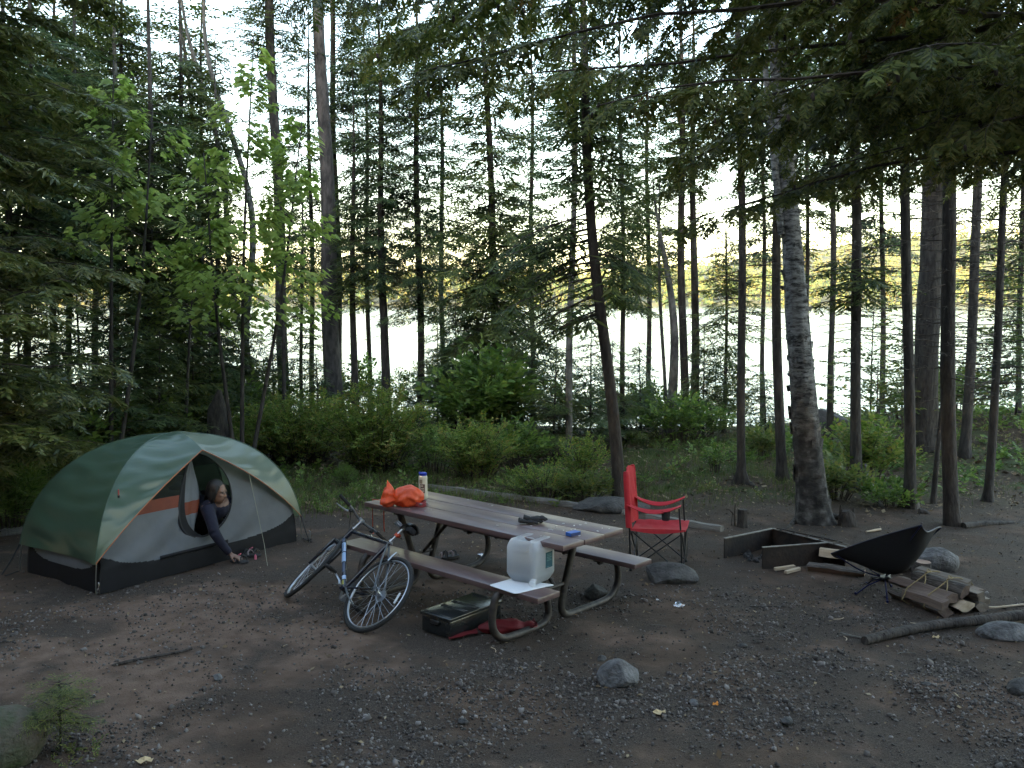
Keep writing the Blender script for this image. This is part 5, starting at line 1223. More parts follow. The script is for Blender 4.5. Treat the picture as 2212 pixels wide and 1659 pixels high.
M['tent_fly'] = fly_material(); M['tent_fly_backlit'] = fly_material('tent_fly_backlit', (.135, .180, .135), (.175, .220, .170), (.50, .56, .42, 1), .40)  # second copy of the same fly, the right panel's backlight painted into its colour
M['tent_pale'] = pmat('tent_pale', (.18, .19, .21), (.23, .24, .26), 3, .6, transl=.40)
M['tent_tub'] = pmat('tent_tub', (.006, .006, .008), (.011, .011, .014), 6, .7, spec=.25)
M['tent_mesh'] = pmat('tent_mesh', (.018, .020, .018), rough=.9, transp=.45)
M['tent_orange'] = pmat('tent_orange', (.20, .040, .016), (.25, .05, .02), 8, .65, transl=.3)
M['piping'] = pmat('piping', (.42, .13, .045), rough=.6); M['cordage'] = pmat('cordage', (.30, .30, .22), rough=.8); M['webbing'] = pmat('webbing', (.02, .02, .022), rough=.8)
M['pole_metal'] = pmat('pole_metal', (.35, .37, .36), rough=.3, metal=.9)
tN, tR, tL = gp(205, 1290), gp(655, 1168), gp(40, 1238)
tent = thing('tent', 'dome tent with a green fly open towards the camera and black floor tub', 'tent', tN)
cN = Vector((0, 0, 0)); cR = tR - tN; cL = tL - tN; cB = cR + cL; C0 = (cR + cL) / 2; TH = 1.30
nU = cR.normalized(); nV = cL.normalized()
def pole_pt(corner, a, inset=0.0, zs=1.0):
    """a: 0 at the corner's hem, 1 at the apex."""
    A = a * math.pi / 2; u_ = math.cos(A) ** .86; z = math.sin(A) ** .92
    p = C0.lerp(corner, u_ * (1 - inset)); p.z = .02 + (TH - inset * .7 - .02) * z * zs
    return p
HEM = .115
def wr(p, k=1.0, s=1): return k * (2 * float(vnoise(p.x * 3 + p.z * 5, p.y * 3 - p.z * 4, .5, s)) - 1)
def loft(c1, c2, n, m, sag, seed, out=None):
    """Cloth between two edge curves, sagging between them, with tension folds across."""
    P = []
    for i in range(n + 1):
        A_, B_ = c1[i], c2[i]; row = []
        d_ = B_ - A_; L_ = d_.length
        for j in range(m + 1):
            t = j / m; p = A_.lerp(B_, t)
            nrm = (p - Vector((C0.x, C0.y, .25))); nrm.normalize()
            b_ = 4 * t * (1 - t)
            fold = .026 * math.sin(i * 1.35 + 5.0 * t + seed + 2 * float(vnoise(i * .3, seed, 1, 2))) * math.exp(-t * 2.6) * float(vnoise(i * .45, seed * 3, 1, 5)) * 1.6 + .022 * math.sin(i * 1.05 - 4.5 * t + seed * 2) * math.exp(-(1 - t) * 2.6) * float(vnoise(i * .4, seed * 5, 1, 7)) * 1.6
            p = p - nrm * sag * b_ * L_ + nrm * (fold * min(1, L_ * 1.6) * min(1, 6 * t) * min(1, 6 * (1 - t)) + wr(p, .006, seed % 9) * b_)
            row.append(p)
        P.append(row)
    return P
NS = 44
arc = [HEM + (1 - HEM) * i / NS for i in range(NS + 1)]
pN = [pole_pt(cN, a) for a in arc]; pR = [pole_pt(cR, a) for a in arc]; pL = [pole_pt(cL, a) for a in arc]; pB = [pole_pt(cB, a) for a in arc]
apex = pN[-1]
brow = ap(437, 972, 8.32) - tN
def edge_curve(hem, n_edge, bulge):
    """from the hem corner up the open edge to the brow, then along the seam to the apex."""
    e = []
    for i in range(n_edge + 1):
        t = i / n_edge; p = hem.lerp(brow, t); o_ = (p - C0); o_.z = 0; o_.normalize(); p = p + o_ * bulge * 4 * t * (1 - t) + Vector((0, 0, .05 * 4 * t * (1 - t))); e.append(p)
    k = NS - n_edge
    for i in range(1, k + 1):
        t = i / k; p = brow.lerp(apex, t); p = p + Vector((0, 0, .07 * 4 * t * (1 - t))); e.append(p)
    return e
eN = edge_curve(pN[0], 30, .02); eR = edge_curve(pR[0], 30, .05)
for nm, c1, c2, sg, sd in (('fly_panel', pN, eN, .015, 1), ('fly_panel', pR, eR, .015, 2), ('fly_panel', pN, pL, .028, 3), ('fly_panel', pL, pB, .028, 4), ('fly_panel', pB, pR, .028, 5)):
    mb = MB(); mb.grid(loft(c1, c2, NS, 26, sg, sd)); mb.build(nm, M['tent_fly_backlit' if sd == 2 else 'tent_fly'], tent, True, None)
for e in (eN, eR):
    mb = MB(); mb.tube([p + Vector((0, 0, .001)) for p in e[:31]], .0042, 6); mb.build('piping', M['piping'], tent, True)
for c in (pN, pR, pL, pB):
    mb = MB(); mb.tube([p + (p - C0).normalized() * .0015 for p in c], .0050, 6); mb.build('seam', M['tent_fly'], tent, True)
# inner tent
ins = .055; IN = 60
def inner_edge(c): return [pole_pt(c, i / IN, ins) for i in range(IN + 1)]
iN, iR, iL, iB = inner_edge(cN), inner_edge(cR), inner_edge(cL), inner_edge(cB)
def tub_top(s): return .172 + .16 * (2 * abs(s - .5)) ** 4
NW = 150
zs_ = [0] + list(np.linspace(.02, 1.22, 150))
def wall_pt(c1, c2, s, z):
    a = min(1.0, max(0.0, math.asin(min(1, max(0, (z - .02) / (TH - ins * .7 - .02)) ** (1 / .92))) / (math.pi / 2)))
    p = pole_pt(c1, a, ins).lerp(pole_pt(c2, a, ins), s); p.z = z
    if z < .02: p.z = z
    return p
D0s, D0z, Drs, Drz = DOOR
def door_q(s, z):
    x = (s - D0s - DSH * (z - D0z)) / Drs; y = (z - D0z) / Drz
    if y < 0: y *= 1.05
    return (abs(x) ** 2.2 + abs(y) ** 2.2)
wall = {'inner_wall': MB(), 'mesh_panel': MB(), 'orange_band': MB(), 'floor_tub': MB()}
Wp = {}
for side, (c1, c2) in {'front': (cN, cR), 'left': (cN, cL), 'back': (cL, cB), 'right': (cB, cR)}.items():
    cols_ = NW if side == 'front' else 40
    G = [[wall_pt(c1, c2, j / cols_, z) for j in range(cols_ + 1)] for z in zs_]
    if side == 'front':
        for i, z in enumerate(zs_):
            for j in range(cols_ + 1):
                s = j / cols_; o_ = (G[i][j] - C0); o_.z = 0
                if o_.length > 1e-6:
                    o_.normalize(); G[i][j] = G[i][j] + o_ * (.022 * math.sin(26 * s - 14 * z + 2.5 * float(vnoise(s * 6, z * 4, 1, 4))) * sstep(z, .14, .25) * (1 - sstep(z, .5, .7)) * .6 - .02 * math.sin(math.pi * s) * sstep(z, .1, .3))
    def kind_(i, j, side=side, cols_=cols_):
        s = (j + .5) / cols_; z = (zs_[i] + zs_[i + 1]) / 2
        if side == 'front' and z > .08 and door_q(s, z) < 1: return None
        if z < tub_top(s): return 'floor_tub'
        if side == 'front':
            if s > D0s + .02: return 'inner_wall'
            if z < .635: return 'inner_wall'
            if z < .745: return 'orange_band'
            return 'mesh_panel'
        if side == 'back': return 'inner_wall' if (z < .50 or z > .82) else 'mesh_panel'
        return 'inner_wall' if z < .55 or z > .95 else 'mesh_panel'
    for nm in wall: wall[nm].grid(G, 0, lambda i, j, nm=nm: kind_(i, j) == nm)
fl = [cN, cR, cB, cL]; wall['floor_tub'].add([C0.lerp(c, .945) + Vector((0, 0, .012)) for c in fl], [(0, 1, 2, 3)])
for nm, mt in (('inner_wall', 'tent_pale'), ('mesh_panel', 'tent_mesh'), ('orange_band', 'tent_orange'), ('floor_tub', 'tent_tub')):
    wall[nm].build(nm, M[mt], tent, True, None, clean=True)
# the door: a black zip edge round the opening, the door flap tied back at its left
def door_pt(t, k=1.0, off=.0):
    a = 2 * math.pi * t; x = math.copysign(abs(math.cos(a)) ** (2 / 2.2), math.cos(a)) * Drs * k; y = math.copysign(abs(math.sin(a)) ** (2 / 2.2), math.sin(a)) * Drz * k
    if y < 0: y /= 1.05
    z = D0z + y; s = D0s + DSH * (z - D0z) + x
    p = wall_pt(cN, cR, s, z); o_ = (p - C0); o_.z = 0; o_.normalize(); return p + o_ * (off - .02 * math.sin(math.pi * s))
mb = MB(); mb.tube([door_pt(i / 72, 1.0, .004) for i in range(72)], .011, 8, closed=True, flat=.5); mb.build('door_zip', M['webbing'], tent, True, None)
mb = MB(); P = []                                       # black border flap hanging at the lower left of the opening
for i in range(31):
    t = .38 + .37 * i / 30; w = math.sin(math.pi * i / 30) ** .6
    P.append([door_pt(t, 1.0 - .22 * w * k / 4, .006 - .012 * k / 4) for k in range(5)])
mb.grid(P); mb.build('door_border', M['tent_tub'], tent, True, None)
mb = MB(); P = []                                       # rolled door panel inside, pale with its orange band
for i in range(25):
    z = .32 + .74 * i / 24; row = []
    for k in range(9):
        s = D0s + DSH * (z - D0z) - Drs * .92 * math.sqrt(max(.05, 1 - ((z - D0z) / Drz) ** 2)) + (.020 + .06 * math.sin(math.pi * i / 24)) * k / 8 * 1.6
        p = wall_pt(cN, cR, s, z); o_ = (p - C0); o_.z = 0; o_.normalize(); row.append(p - o_ * (.03 + .04 * k / 8 + .012 * math.sin(k * 1.7)))
    P.append(row)
mb.grid(P, 0, lambda i, j: not 7 <= i <= 10); mb.build('door_panel', M['tent_pale'], tent, True, None, clean=True)
mb = MB(); mb.grid(P, 0, lambda i, j: 7 <= i <= 10); mb.build('door_band', M['tent_orange'], tent, True, None, clean=True)
mb = MB(); P = []                                       # zip strip of the threshold
for i in range(21):
    s = .26 + .34 * i / 20; P.append([wall_pt(cN, cR, s, z) + (-nV) * .006 for z in (.178, .215)])
mb.grid(P); mb.build('threshold_strip', M['tent_tub'], tent, True, None, solid=.003)
# poles, clip, vent tab, guy lines
for c in (cN, cR, cL, cB):
    mb = MB(); mb.tube([pole_pt(c, i / 30, .012) for i in range(31)], .0045, 6); mb.build('pole', M['pole_metal'], tent, True)
vp = pN[16] * .80 + eN[16] * .20; o_ = (vp - C0).normalized()
mb = MB(); mb.box(vp + o_ * .012 + Vector((0, 0, .02)), (.012, .008, .055), None, 0, .003, 1); mb.build('vent_tab', pmat('vent_tab_red', (.52, .085, .075), rough=.6), tent, True)
mb = MB(); mb.box(vp + o_ * .012 + Vector((0, 0, -.02)), (.020, .012, .022), None, 0, .003, 1); mb.build('vent_buckle', M['black_plastic'], tent, True)
mb = MB(); mb.box(iN[0] + Vector((.0, -.02, .06)), (.012, .006, .07), None, 0, .003, 1); mb.tube([iN[0] + Vector((.012 * math.cos(a), -.03, .02 + .018 * math.sin(a))) for a in np.linspace(0, 6, 12)], .0028, 6, closed=True); mb.build('corner_clip', M['chrome'], tent, True)
def guy(name, a, b_, r, mat_, sag=.0):
    mb = MB(); a, b_ = Vector(a), Vector(b_); mb.tube(bez([a, (a + b_) / 2 - Vector((0, 0, sag)), b_], 6), r, 6); return mb.build(name, mat_, tent, True)
gl_ = pL[0] + Vector((0, 0, -.0)); e0 = gp(4, 1246) - tN; guy('corner_strap', gl_, e0 + Vector((0, 0, .02)), .007, M['webbing'], .01); guy('corner_strap', cL + Vector((0, 0, .02)), e0 + Vector((.03, 0, .01)), .006, M['webbing'])
gr = pR[0]; e1 = gp(668, 1172) - tN; guy('corner_strap', gr, e1 + Vector((0, 0, .02)), .007, M['webbing'], .015); guy('corner_strap', cR + Vector((0, 0, .03)), e1 + Vector((0, 0, .015)), .008, M['webbing'])
mb = MB(); mb.tube([e1 + Vector((.0, 0, -.03)), e1 + Vector((.015, .0, .13)), e1 + Vector((.0, 0, .135))], .0035, 6); mb.build('stake', M['pole_metal'], tent, True)
mb = MB(); rg = random.Random(3); mb.tube([e1 + Vector((rg.uniform(-.04, .04), rg.uniform(-.04, .04), .015 + .03 * rg.random())) for k in range(14)], .006, 6); mb.build('strap_bundle', M['webbing'], tent, True)
q = eR[18]; gq = ap(571, 1190, (tN + q).y - .12) - tN; gq.z = .14; guy('guy_line', pR[30] * .4 + eR[24] * .6, q + Vector((0, 0, .0)), .0028, M['cordage']); guy('guy_line', q, gq, .0022, M['cordage']); e2 = gp(578, 1222) - tN; guy('guy_line', gq, e2, .0024, M['cordage'], .01)
# things strewn inside, seen through the door
sl = thing('sleeping_bag', 'dark sleeping bag heaped inside the tent doorway', 'sleeping bag', tN + C0 + nV * .15 + Vector((0, 0, .02)), (0, 0, math.atan2(nU.y, nU.x)))
mb = MB(); blob(mb, (.35, .1, .12), (.55, .30, .16), None, 28, 18, .10, 4, -.72, 0, 5); mb.build('quilt', pmat('quilt_cloth', (.030, .020, .020), (.05, .035, .03), 8, .8), sl, True, 60)

# ------------------------------------------------------------------ person leaning out of the tent door
def remesh_body(mb, name, mats, parent, vox=.007, smooth=4):
    me = bpy.data.meshes.new('tmp'); me.from_pydata(mb.v, [], mb.f); o = bpy.data.objects.new('tmp', me); col.objects.link(o)
    r = o.modifiers.new('r', 'REMESH'); r.mode = 'VOXEL'; r.voxel_size = vox
    if smooth: s = o.modifiers.new('s', 'SMOOTH'); s.factor = .5; s.iterations = smooth
    dg = bpy.context.evaluated_depsgraph_get(); dg.update()
    m2 = bpy.data.meshes.new_from_object(o.evaluated_get(dg)); bpy.data.objects.remove(o); m2.name = name
    m2.materials.clear()
    for q in (mats if isinstance(mats, list) else [mats]): m2.materials.append(q)
    m2.polygons.foreach_set('use_smooth', np.ones(len(m2.polygons), bool)); m2.update()
    return link(name, m2, parent)
M['skin'] = pmat('skin', (.17, .092, .064), (.21, .118, .084), 14, .5); M['hair'] = pmat('hair', (.006, .0045, .004), (.014, .010, .008), 60, .55, stretch=(1, 1, .2), bump=.4, bscale=80)
M['navy'] = pmat('navy_shirt', (.006, .0065, .020), (.011, .012, .030), 10, .85, bump=.25, bscale=30); M['trouser'] = pmat('trouser', (.02, .02, .022), rough=.9); M['eye'] = pmat('eye', (.03, .025, .02), rough=.2)
outw = (-nV)                                            # outwards through the door, towards the camera's right
pr = thing('person', 'person in dark navy long sleeves leaning out of the tent door to the sandals', 'person', tN)
def loc(px_, py_, Y): return ap(px_, py_, Y) - tN
sh = loc(446, 1096, 8.36); el = loc(463, 1150, 8.26); wrp = loc(497, 1197, 8.33); hnd = loc(511, 1202, 8.33)
hd_ = loc(470, 1064, 8.44)                              # head centre
fwd = Vector((.96, -.26, -.10)).normalized()            # the way the face looks
up_ = Vector((-.02, .05, 1)); up_ = (up_ - fwd * up_.dot(fwd)).normalized(); lf = up_.cross(fwd)
sh2 = sh + Vector((.10, .33, .02)); chest = (sh + sh2) / 2 + Vector((-.03, .02, -.04)); neck0 = (sh + sh2) / 2 + Vector((.02, -.02, .05))
hip = chest - outw * .55 + Vector((-.05, 0, -.10)); hip.z = max(.30, hip.z)
def limb(mb, pts, rr, n=14): mb.tube(bez(pts, 6), [rr[0] + (rr[-1] - rr[0]) * i / (6 * (len(pts) - 1)) if len(rr) == 2 else float(np.interp(i / (6 * (len(pts) - 1)), np.linspace(0, 1, len(rr)), rr)) for i in range(6 * (len(pts) - 1) + 1)], n)
HM = Matrix((fwd, lf, up_)).transposed()
def H_(x, y, z): return hd_ + HM @ Vector((x, y, z))
body = MB()
body.ellipsoid(H_(-.012, 0, .030), (.092, .074, .088), HM, 18, 12); body.ellipsoid(H_(.022, 0, -.040), (.066, .056, .070), HM, 16, 10); body.ellipsoid(H_(.046, 0, -.082), (.030, .030, .024), HM, 12, 8)
body.tube([H_(.078, 0, .012), H_(.100, 0, -.018), H_(.104, 0, -.026), H_(.082, 0, -.034)], [.009, .013, .012, .012], 8)
for s in (-1, 1):
    body.ellipsoid(H_(.074, s * .030, .026), (.012, .022, .010), HM, 8, 6); body.ellipsoid(H_(.060, s * .034, -.016), (.022, .020, .018), HM, 8, 6); body.ellipsoid(H_(-.010, s * .074, -.012), (.018, .008, .030), HM, 8, 6)
body.ellipsoid(H_(.080, 0, -.052), (.010, .020, .006), HM, 8, 6); body.ellipsoid(H_(.078, 0, -.063), (.010, .018, .006), HM, 8, 6)
limb(body, [H_(-.03, 0, -.06), (H_(-.03, 0, -.06) + neck0) / 2, neck0], [.056, .060])
limb(body, [neck0, chest, (chest + hip) / 2, hip], [.10, .135, .12, .13])
limb(body, [sh2, chest, sh], [.062, .09, .062])
limb(body, [sh, (sh + el) / 2 + outw * .012, el], [.056, .042]); limb(body, [el, (el + wrp) / 2 - Vector((.006, 0, .004)), wrp], [.043, .027])
el2 = sh2 + outw * .10 + Vector((.02, .02, -.27)); w2 = el2 + Vector((.05, .10, -.12)); limb(body, [sh2, (sh2 + el2) / 2, el2], [.054, .042]); limb(body, [el2, (el2 + w2) / 2, w2], [.041, .028])
kn = hip + outw * .30 - Vector((0, 0, hip.z - .09)); kn2 = kn + nU * .20
for k_, o_ in ((kn, 0), (kn2, 1)):
    h_ = hip + nU * (.17 * o_ - .08); limb(body, [h_, (h_ + k_) / 2 + Vector((0, 0, .03)), k_], [.09, .06]); ft = k_ - outw * .40 + Vector((0, 0, -.03)); limb(body, [k_, (k_ + ft) / 2, ft], [.058, .038])
# hand: palm, four fingers and a thumb curled round the shoe's heel
hx = (hnd - wrp).normalized(); hx = (hx + Vector((0, 0, -.12))).normalized(); hz = Vector((0, 0, 1)); hz = (hz - hx * hz.dot(hx)).normalized(); hy = hz.cross(hx)
def Q(x, y, z): return wrp + hx * x + hy * y + hz * z
def hand_shape(mb, Qf, flip=1):
    mb.tube([Qf(0, 0, 0), Qf(.03, 0, .002), Qf(.07, 0, .004), Qf(.088, 0, 0)], [.026, .033, .038, .030], 14, flat=.48)
    for i, (y, l) in enumerate(((-.030, .062), (-.010, .075), (.010, .070), (.029, .055))):
        mb.tube([Qf(.075, y * flip, .002), Qf(.075 + l * .45, y * 1.08 * flip, .004), Qf(.075 + l * .80, y * 1.1 * flip, -.014), Qf(.075 + l * .92, y * 1.1 * flip, -.036)], [.0098, .0092, .0085, .0065], 8)
    mb.tube([Qf(.022, -.026 * flip, -.004), Qf(.048, -.052 * flip, -.012), Qf(.074, -.058 * flip, -.026), Qf(.090, -.050 * flip, -.036)], [.013, .011, .010, .007], 8)
hand_shape(body, Q)
hx2 = (w2 - el2).normalized(); hz2 = (Vector((0, 0, 1)) - hx2 * hx2.z).normalized(); hy2 = hz2.cross(hx2)
hand_shape(body, lambda x, y, z: w2 + hx2 * x + hy2 * y + hz2 * z, -1)
remesh_body(body, 'body', M['skin'], pr, .0075, 3)
cl = MB()
limb(cl, [neck0 + (chest - neck0) * .25, chest, (chest + hip) / 2, hip], [.105, .148, .135, .142]); limb(cl, [sh2, chest, sh], [.072, .10, .072]); limb(cl, [sh, (sh + el) / 2 + outw * .012, el], [.068, .054]); limb(cl, [el, (el + wrp) / 2 - Vector((.006, 0, .004)), wrp + (el - wrp) * .04], [.055, .038]); limb(cl, [sh2, (sh2 + el2) / 2, el2], [.065, .052]); limb(cl, [el2, (el2 + w2) / 2, w2 + (el2 - w2) * .04], [.052, .038])
remesh_body(cl, 'top', M['navy'], pr, .012, 2)
tr = MB()
for k_, o_ in ((kn, 0), (kn2, 1)):
    h_ = hip + nU * (.17 * o_ - .08); limb(tr, [h_, (h_ + k_) / 2 + Vector((0, 0, .03)), k_], [.105, .072]); ft = k_ - outw * .40 + Vector((0, 0, -.03)); limb(tr, [k_, (k_ + ft) / 2, ft], [.070, .050])
tr.ellipsoid(hip, (.15, .15, .14)); remesh_body(tr, 'trousers', M['trouser'], pr, .016, 2)
hr = MB(); hr.ellipsoid(H_(-.030, 0, .046), (.096, .086, .092), HM, 20, 12); hr.ellipsoid(H_(-.085, 0, -.01), (.048, .070, .080), HM, 14, 10); hr.ellipsoid(H_(-.110, .0, -.09), (.035, .045, .085), HM, 12, 8)
for s in (-1, 1):
    hr.ellipsoid(H_(-.028, s * .066, -.020), (.044, .020, .075), HM, 12, 8); hr.tube([H_(.040, s * .045, .085), H_(.030, s * .070, .03), H_(.005, s * .076, -.06), H_(-.02, s * .07, -.13)], [.012, .016, .020, .010], 8)
remesh_body(hr, 'hair', M['hair'], pr, .007, 2)
for s in (-1, 1):
    mb = MB(); mb.ellipsoid(H_(.079, s * .030, .012), (.008, .011, .007), HM, 10, 8); mb.build('eye', M['eye'], pr, True)

# ------------------------------------------------------------------ sandals by the door
M['sandal_black'] = pmat('sandal_black', (.014, .013, .014), (.03, .028, .03), 20, .8); M['pink'] = pmat('pink', (.55, .13, .20), rough=.6); M['strap_grey'] = pmat('strap_grey', (.20, .15, .15), rough=.8)
def sandal(name, label, p, yaw, group=None, pink=True):
    t = thing(name, label, 'shoe', p, (0, 0, yaw), group); mb = MB(); P = []
    for i in range(15):
        x = -.12 + .24 * i / 14; w = .030 + .016 * math.sin(math.pi * (i / 14) ** .8) ** .7 + .006 * (i > 8); w *= 1 if 0 < i < 14 else .6
        P.append([(x, q * w, .026 + .012 * (i < 6) - .004 * abs(q)) for q in np.linspace(-1, 1, 9)])
    mb.grid(P); mb.build('sole', M['sandal_black'], t, True, 50, solid=.022)
    for k, x in enumerate((-.07, .015, .06)):
        mb = MB(); mb.tube([(x - .01, -.042, .03), (x, -.030, .062 + .015 * (k == 0)), (x + .005, 0, .075 + .02 * (k == 0)), (x, .030, .062 + .015 * (k == 0)), (x - .01, .042, .03)], .008, 8, flat=.5); mb.build('strap', M['strap_grey' if k == 1 else 'sandal_black'], t, True)
    if pink: mb = MB(); mb.box((.02, -.02, .085), (.05, .012, .012), Matrix.Rotation(.5, 3, 'Y'), 0, .003, 1); mb.build('toggle', M['pink'], t, True)
sandal('sandal', 'black sandal with a pink strap end under the reaching hand', gp(517, 1217), 2.5, 'sandals at the tent door')
sandal('sandal', 'black sandal farther from the hand against the tent floor', gp(543, 1203), 2.7, 'sandals at the tent door')
t = thing('pink_tag', 'small pink tag lying on the ground before the sandals', 'tag', gp(552, 1210)); mb = MB(); mb.lathe([(.006, 0), (.014, .006), (.013, .040), (.008, .055), (.004, .06)], 10); mb.build('tag', M['pink'], t, True)
sandal('sandal', 'black sandal on the ground under the far side of the table', gp(950, 1209), .4, 'sandals under the table', False)
sandal('sandal', 'second black sandal lying against the first under the table', gp(972, 1206), .9, 'sandals under the table', False)
# ------------------------------------------------------------------ red folding camp chair
M['red_fabric'] = pmat('red_fabric', (.50, .018, .030), (.60, .028, .045), 7, .7, bump=.25, bscale=14, transl=.22)
M['chair_tube'] = pmat('chair_tube', (.020, .020, .021), rough=.35, metal=.3, spec=.6); M['chair_silver'] = pmat('chair_silver', (.45, .46, .48), rough=.25, metal=1)
cf = Vector((.96, -.28, 0)).normalized(); cl_ = Vector((.28, .96, 0)).normalized(); co = Vector((1.47, 8.19, 0))
chair = thing('camp_chair', 'red fabric folding camp chair with high back facing the fire ring', 'camp chair', co, (0, 0, math.atan2(cf.y, cf.x)))
def cs_tube(name, pts, r=.0085, mat_='chair_tube', par=None): mb = MB(); mb.tube(pts, r, 8); return mb.build(name, M[mat_], par or chair, True)
SB, SF_, HW = -.25, .26, .235                            # back and front of the seat, half its width
feet = {('b', 1): (-.245, HW - .005), ('b', -1): (-.235, -HW + .005), ('f', 1): (.255, HW - .02), ('f', -1): (.225, -HW + .02)}
for s in (-1, 1):
    cs_tube('back_upright', [(-.245, s * HW, .02), (-.262, s * HW, .42), (-.305, s * HW, .98)]); cs_tube('front_upright', [(.250, s * HW, .03), (.235, s * HW, .40), (.215, s * HW, .655)])
    cs_tube('cross_leg', [(-.235, s * (HW + .012), .405), (.245, s * (HW + .012), .03)], .0075); cs_tube('cross_leg', [(-.235, s * (HW - .012), .03), (.245, s * (HW - .012), .405)], .0075)
    mb = MB()
    for x in (-.245, .25): mb.lathe([(.018, 0), (.020, .012), (.012, .04)], 10, Matrix.Translation((x, s * HW, 0)))
    mb.build('foot', M['black_plastic'], chair, True)
for x in (-.245, .245):
    cs_tube('cross_leg', [(x, -HW, .40), (x, HW, .03)], .0075); cs_tube('cross_leg', [(x + .016, HW, .40), (x + .016, -HW, .03)], .0075)
mb = MB(); mb.tube([(.262, HW - .03, .36), (.268, HW - .035, .08)], .006, 6); mb.tube([(-.262, -HW + .02, .30), (-.262, -HW + .02, .05)], .006, 6); mb.build('silver_strut', M['chair_silver'], chair, True)
P = [[(SB + (SF_ + .02 - SB) * i / 14, -HW + 2 * HW * j / 14, .425 + .020 * (i / 14) - .040 * math.sin(math.pi * j / 14) * math.sin(math.pi * (.15 + .75 * i / 14)) + .004 * math.sin(i * 1.7 + j)) for j in range(15)] for i in range(15)]
mb = MB(); mb.grid(P); mb.build('seat', M['red_fabric'], chair, True, 60, solid=.008)
mb = MB(); mb.grid([[(SB + (SF_ + .02 - SB) * i / 14, s_ * HW + s_ * .012, .43 + .020 * (i / 14) - .014 - .028 * math.sin(math.pi * i / 14)) if k else (SB + (SF_ + .02 - SB) * i / 14, s_ * (HW + .004), .432 + .020 * (i / 14)) for k in (0, 1)] for s_ in (-1,) for i in range(15)]); mb.build('seat_edge', M['red_fabric'], chair, True, 60, solid=.004)
P = []
for i in range(19):
    t = i / 18; z = .415 + .575 * t; xb = -.262 - .045 * max(0, (z - .42) / .56)
    P.append([(xb + .012 - .055 * math.sin(math.pi * j / 14) * (1 - .55 * t) + .006 * math.sin(j * 1.9 + i * .8), -HW * (1.0 - .05 * t) + 2 * HW * (1.0 - .05 * t) * j / 14, z + .020 * math.sin(math.pi * j / 14) * t ** 6 - .02 * t ** 8 * (1 - math.sin(math.pi * j / 14))) for j in range(15)])
mb = MB(); mb.grid(P); mb.build('backrest', M['red_fabric'], chair, True, 60, solid=.010)
for s in (-1, 1):
    mb = MB(); mb.tube([(-.262 - .004, s * HW, .44), (-.30, s * HW, .96), (-.305, s * HW, .99)], [.024, .021, .016], 10, flat=1.3); mb.build('back_sleeve', M['red_fabric'], chair, True)
    P = [[(-.285 + .515 * i / 16, s * HW + w_, .672 + .012 * (i / 16) - .060 * math.sin(math.pi * i / 16) ** 1.0 * (1 if s > 0 else .8) - .030 * (abs(w_) / .05) * math.sin(math.pi * i / 16)) for w_ in (-.050, -.03, 0, .03, .050)] for i in range(17)]
    mb = MB(); mb.grid(P); mb.build('armrest', M['red_fabric'], chair, True, 60, solid=.006)
mb = MB(); mb.lathe([(.030, -.085), (.036, -.08), (.040, 0), (.043, .004)], 16, Matrix.Translation((.09, -HW - .01, .62)), cap=False); mb.build('cup_holder', pmat('cup_mesh', (.02, .02, .022), rough=.9, transp=.35), chair, True, solid=.002)

# ------------------------------------------------------------------ low dark sling chair
M['sling'] = pmat('sling_fabric', (.0035, .004, .006), (.006, .0065, .010), 50, .8); M['sling_edge'] = pmat('sling_edge', (.006, .009, .035), rough=.6); M['blue_pole'] = pmat('blue_pole', (.006, .010, .06), rough=.3, metal=.4)
lo_ = gp(1884, 1296); lo_.z = 0; lo_ = Vector((3.36, 7.40, 0)); lf_ = Vector((-.70, .71, 0)).normalized()
low = thing('low_chair', 'low dark navy sling chair on thin crossed poles turned towards the fire ring', 'camp chair', lo_, (0, 0, math.atan2(lf_.y, lf_.x)))
Lm = Matrix.Translation(lo_) @ Matrix.Rotation(math.atan2(lf_.y, lf_.x), 4, 'Z'); Li = Lm.inverted()
P = []
prof = [(.34, .255), (.21, .235), (.07, .195), (-.05, .180), (-.16, .215), (-.25, .32), (-.33, .47), (-.38, .625)]
prof = [Vector((a, 0, b)) for a, b in prof]; prof = bez(prof, 4); eF, eB = Vector((.35, 0, .275)), Vector((-.38, 0, .665))
for i, p in enumerate(prof):
    t = i / (len(prof) - 1); hw = .245 - .020 * math.sin(math.pi * t); e = eF.lerp(eB, t); e.z += .012 * math.sin(math.pi * t); row = []
    for q in np.linspace(-1, 1, 17):
        k = abs(q) ** 2.4; row.append(((p.x * (1 - k) + e.x * k) * 1.06, q * hw, p.z * (1 - k) + e.z * k + .050 * q * k))
    P.append(row)
mb = MB(); mb.grid(P); mb.build('sling', M['sling'], low, True, 60, solid=.006)
mb = MB()
for k in (0, -1): mb.tube([r_[k] for r_ in P], .006, 6)
mb.tube(P[0], .006, 6); mb.tube(P[-1], .007, 6); mb.build('edge_binding', M['sling_edge'], low, True)
hub = Vector((-.02, 0, .130)); cors = [Vector(P[1][1]), Vector(P[1][-2]), Vector(P[-1][0]), Vector(P[-1][-1])]
for c in cors:
    mb = MB(); mid = hub.lerp(c, .5) + Vector((.03 if c.x < 0 else 0, 0, -.035)); mb.tube(bez([hub, mid, c], 6), .0068, 8); mb.build('pole', M['blue_pole'], low, True)
for f_ in (gp(1848, 1284), gp(1917, 1302), gp(1925, 1268), gp(1872, 1262)):
    e = Li @ f_; mb = MB(); mb.tube([hub, hub.lerp(e, .6) + Vector((0, 0, .02)), e], .0068, 8); mb.lathe([(.004, 0), (.011, .002), (.011, .016), (.007, .022)], 8, Matrix.Translation(e)); mb.build('leg', M['blue_pole'], low, True)
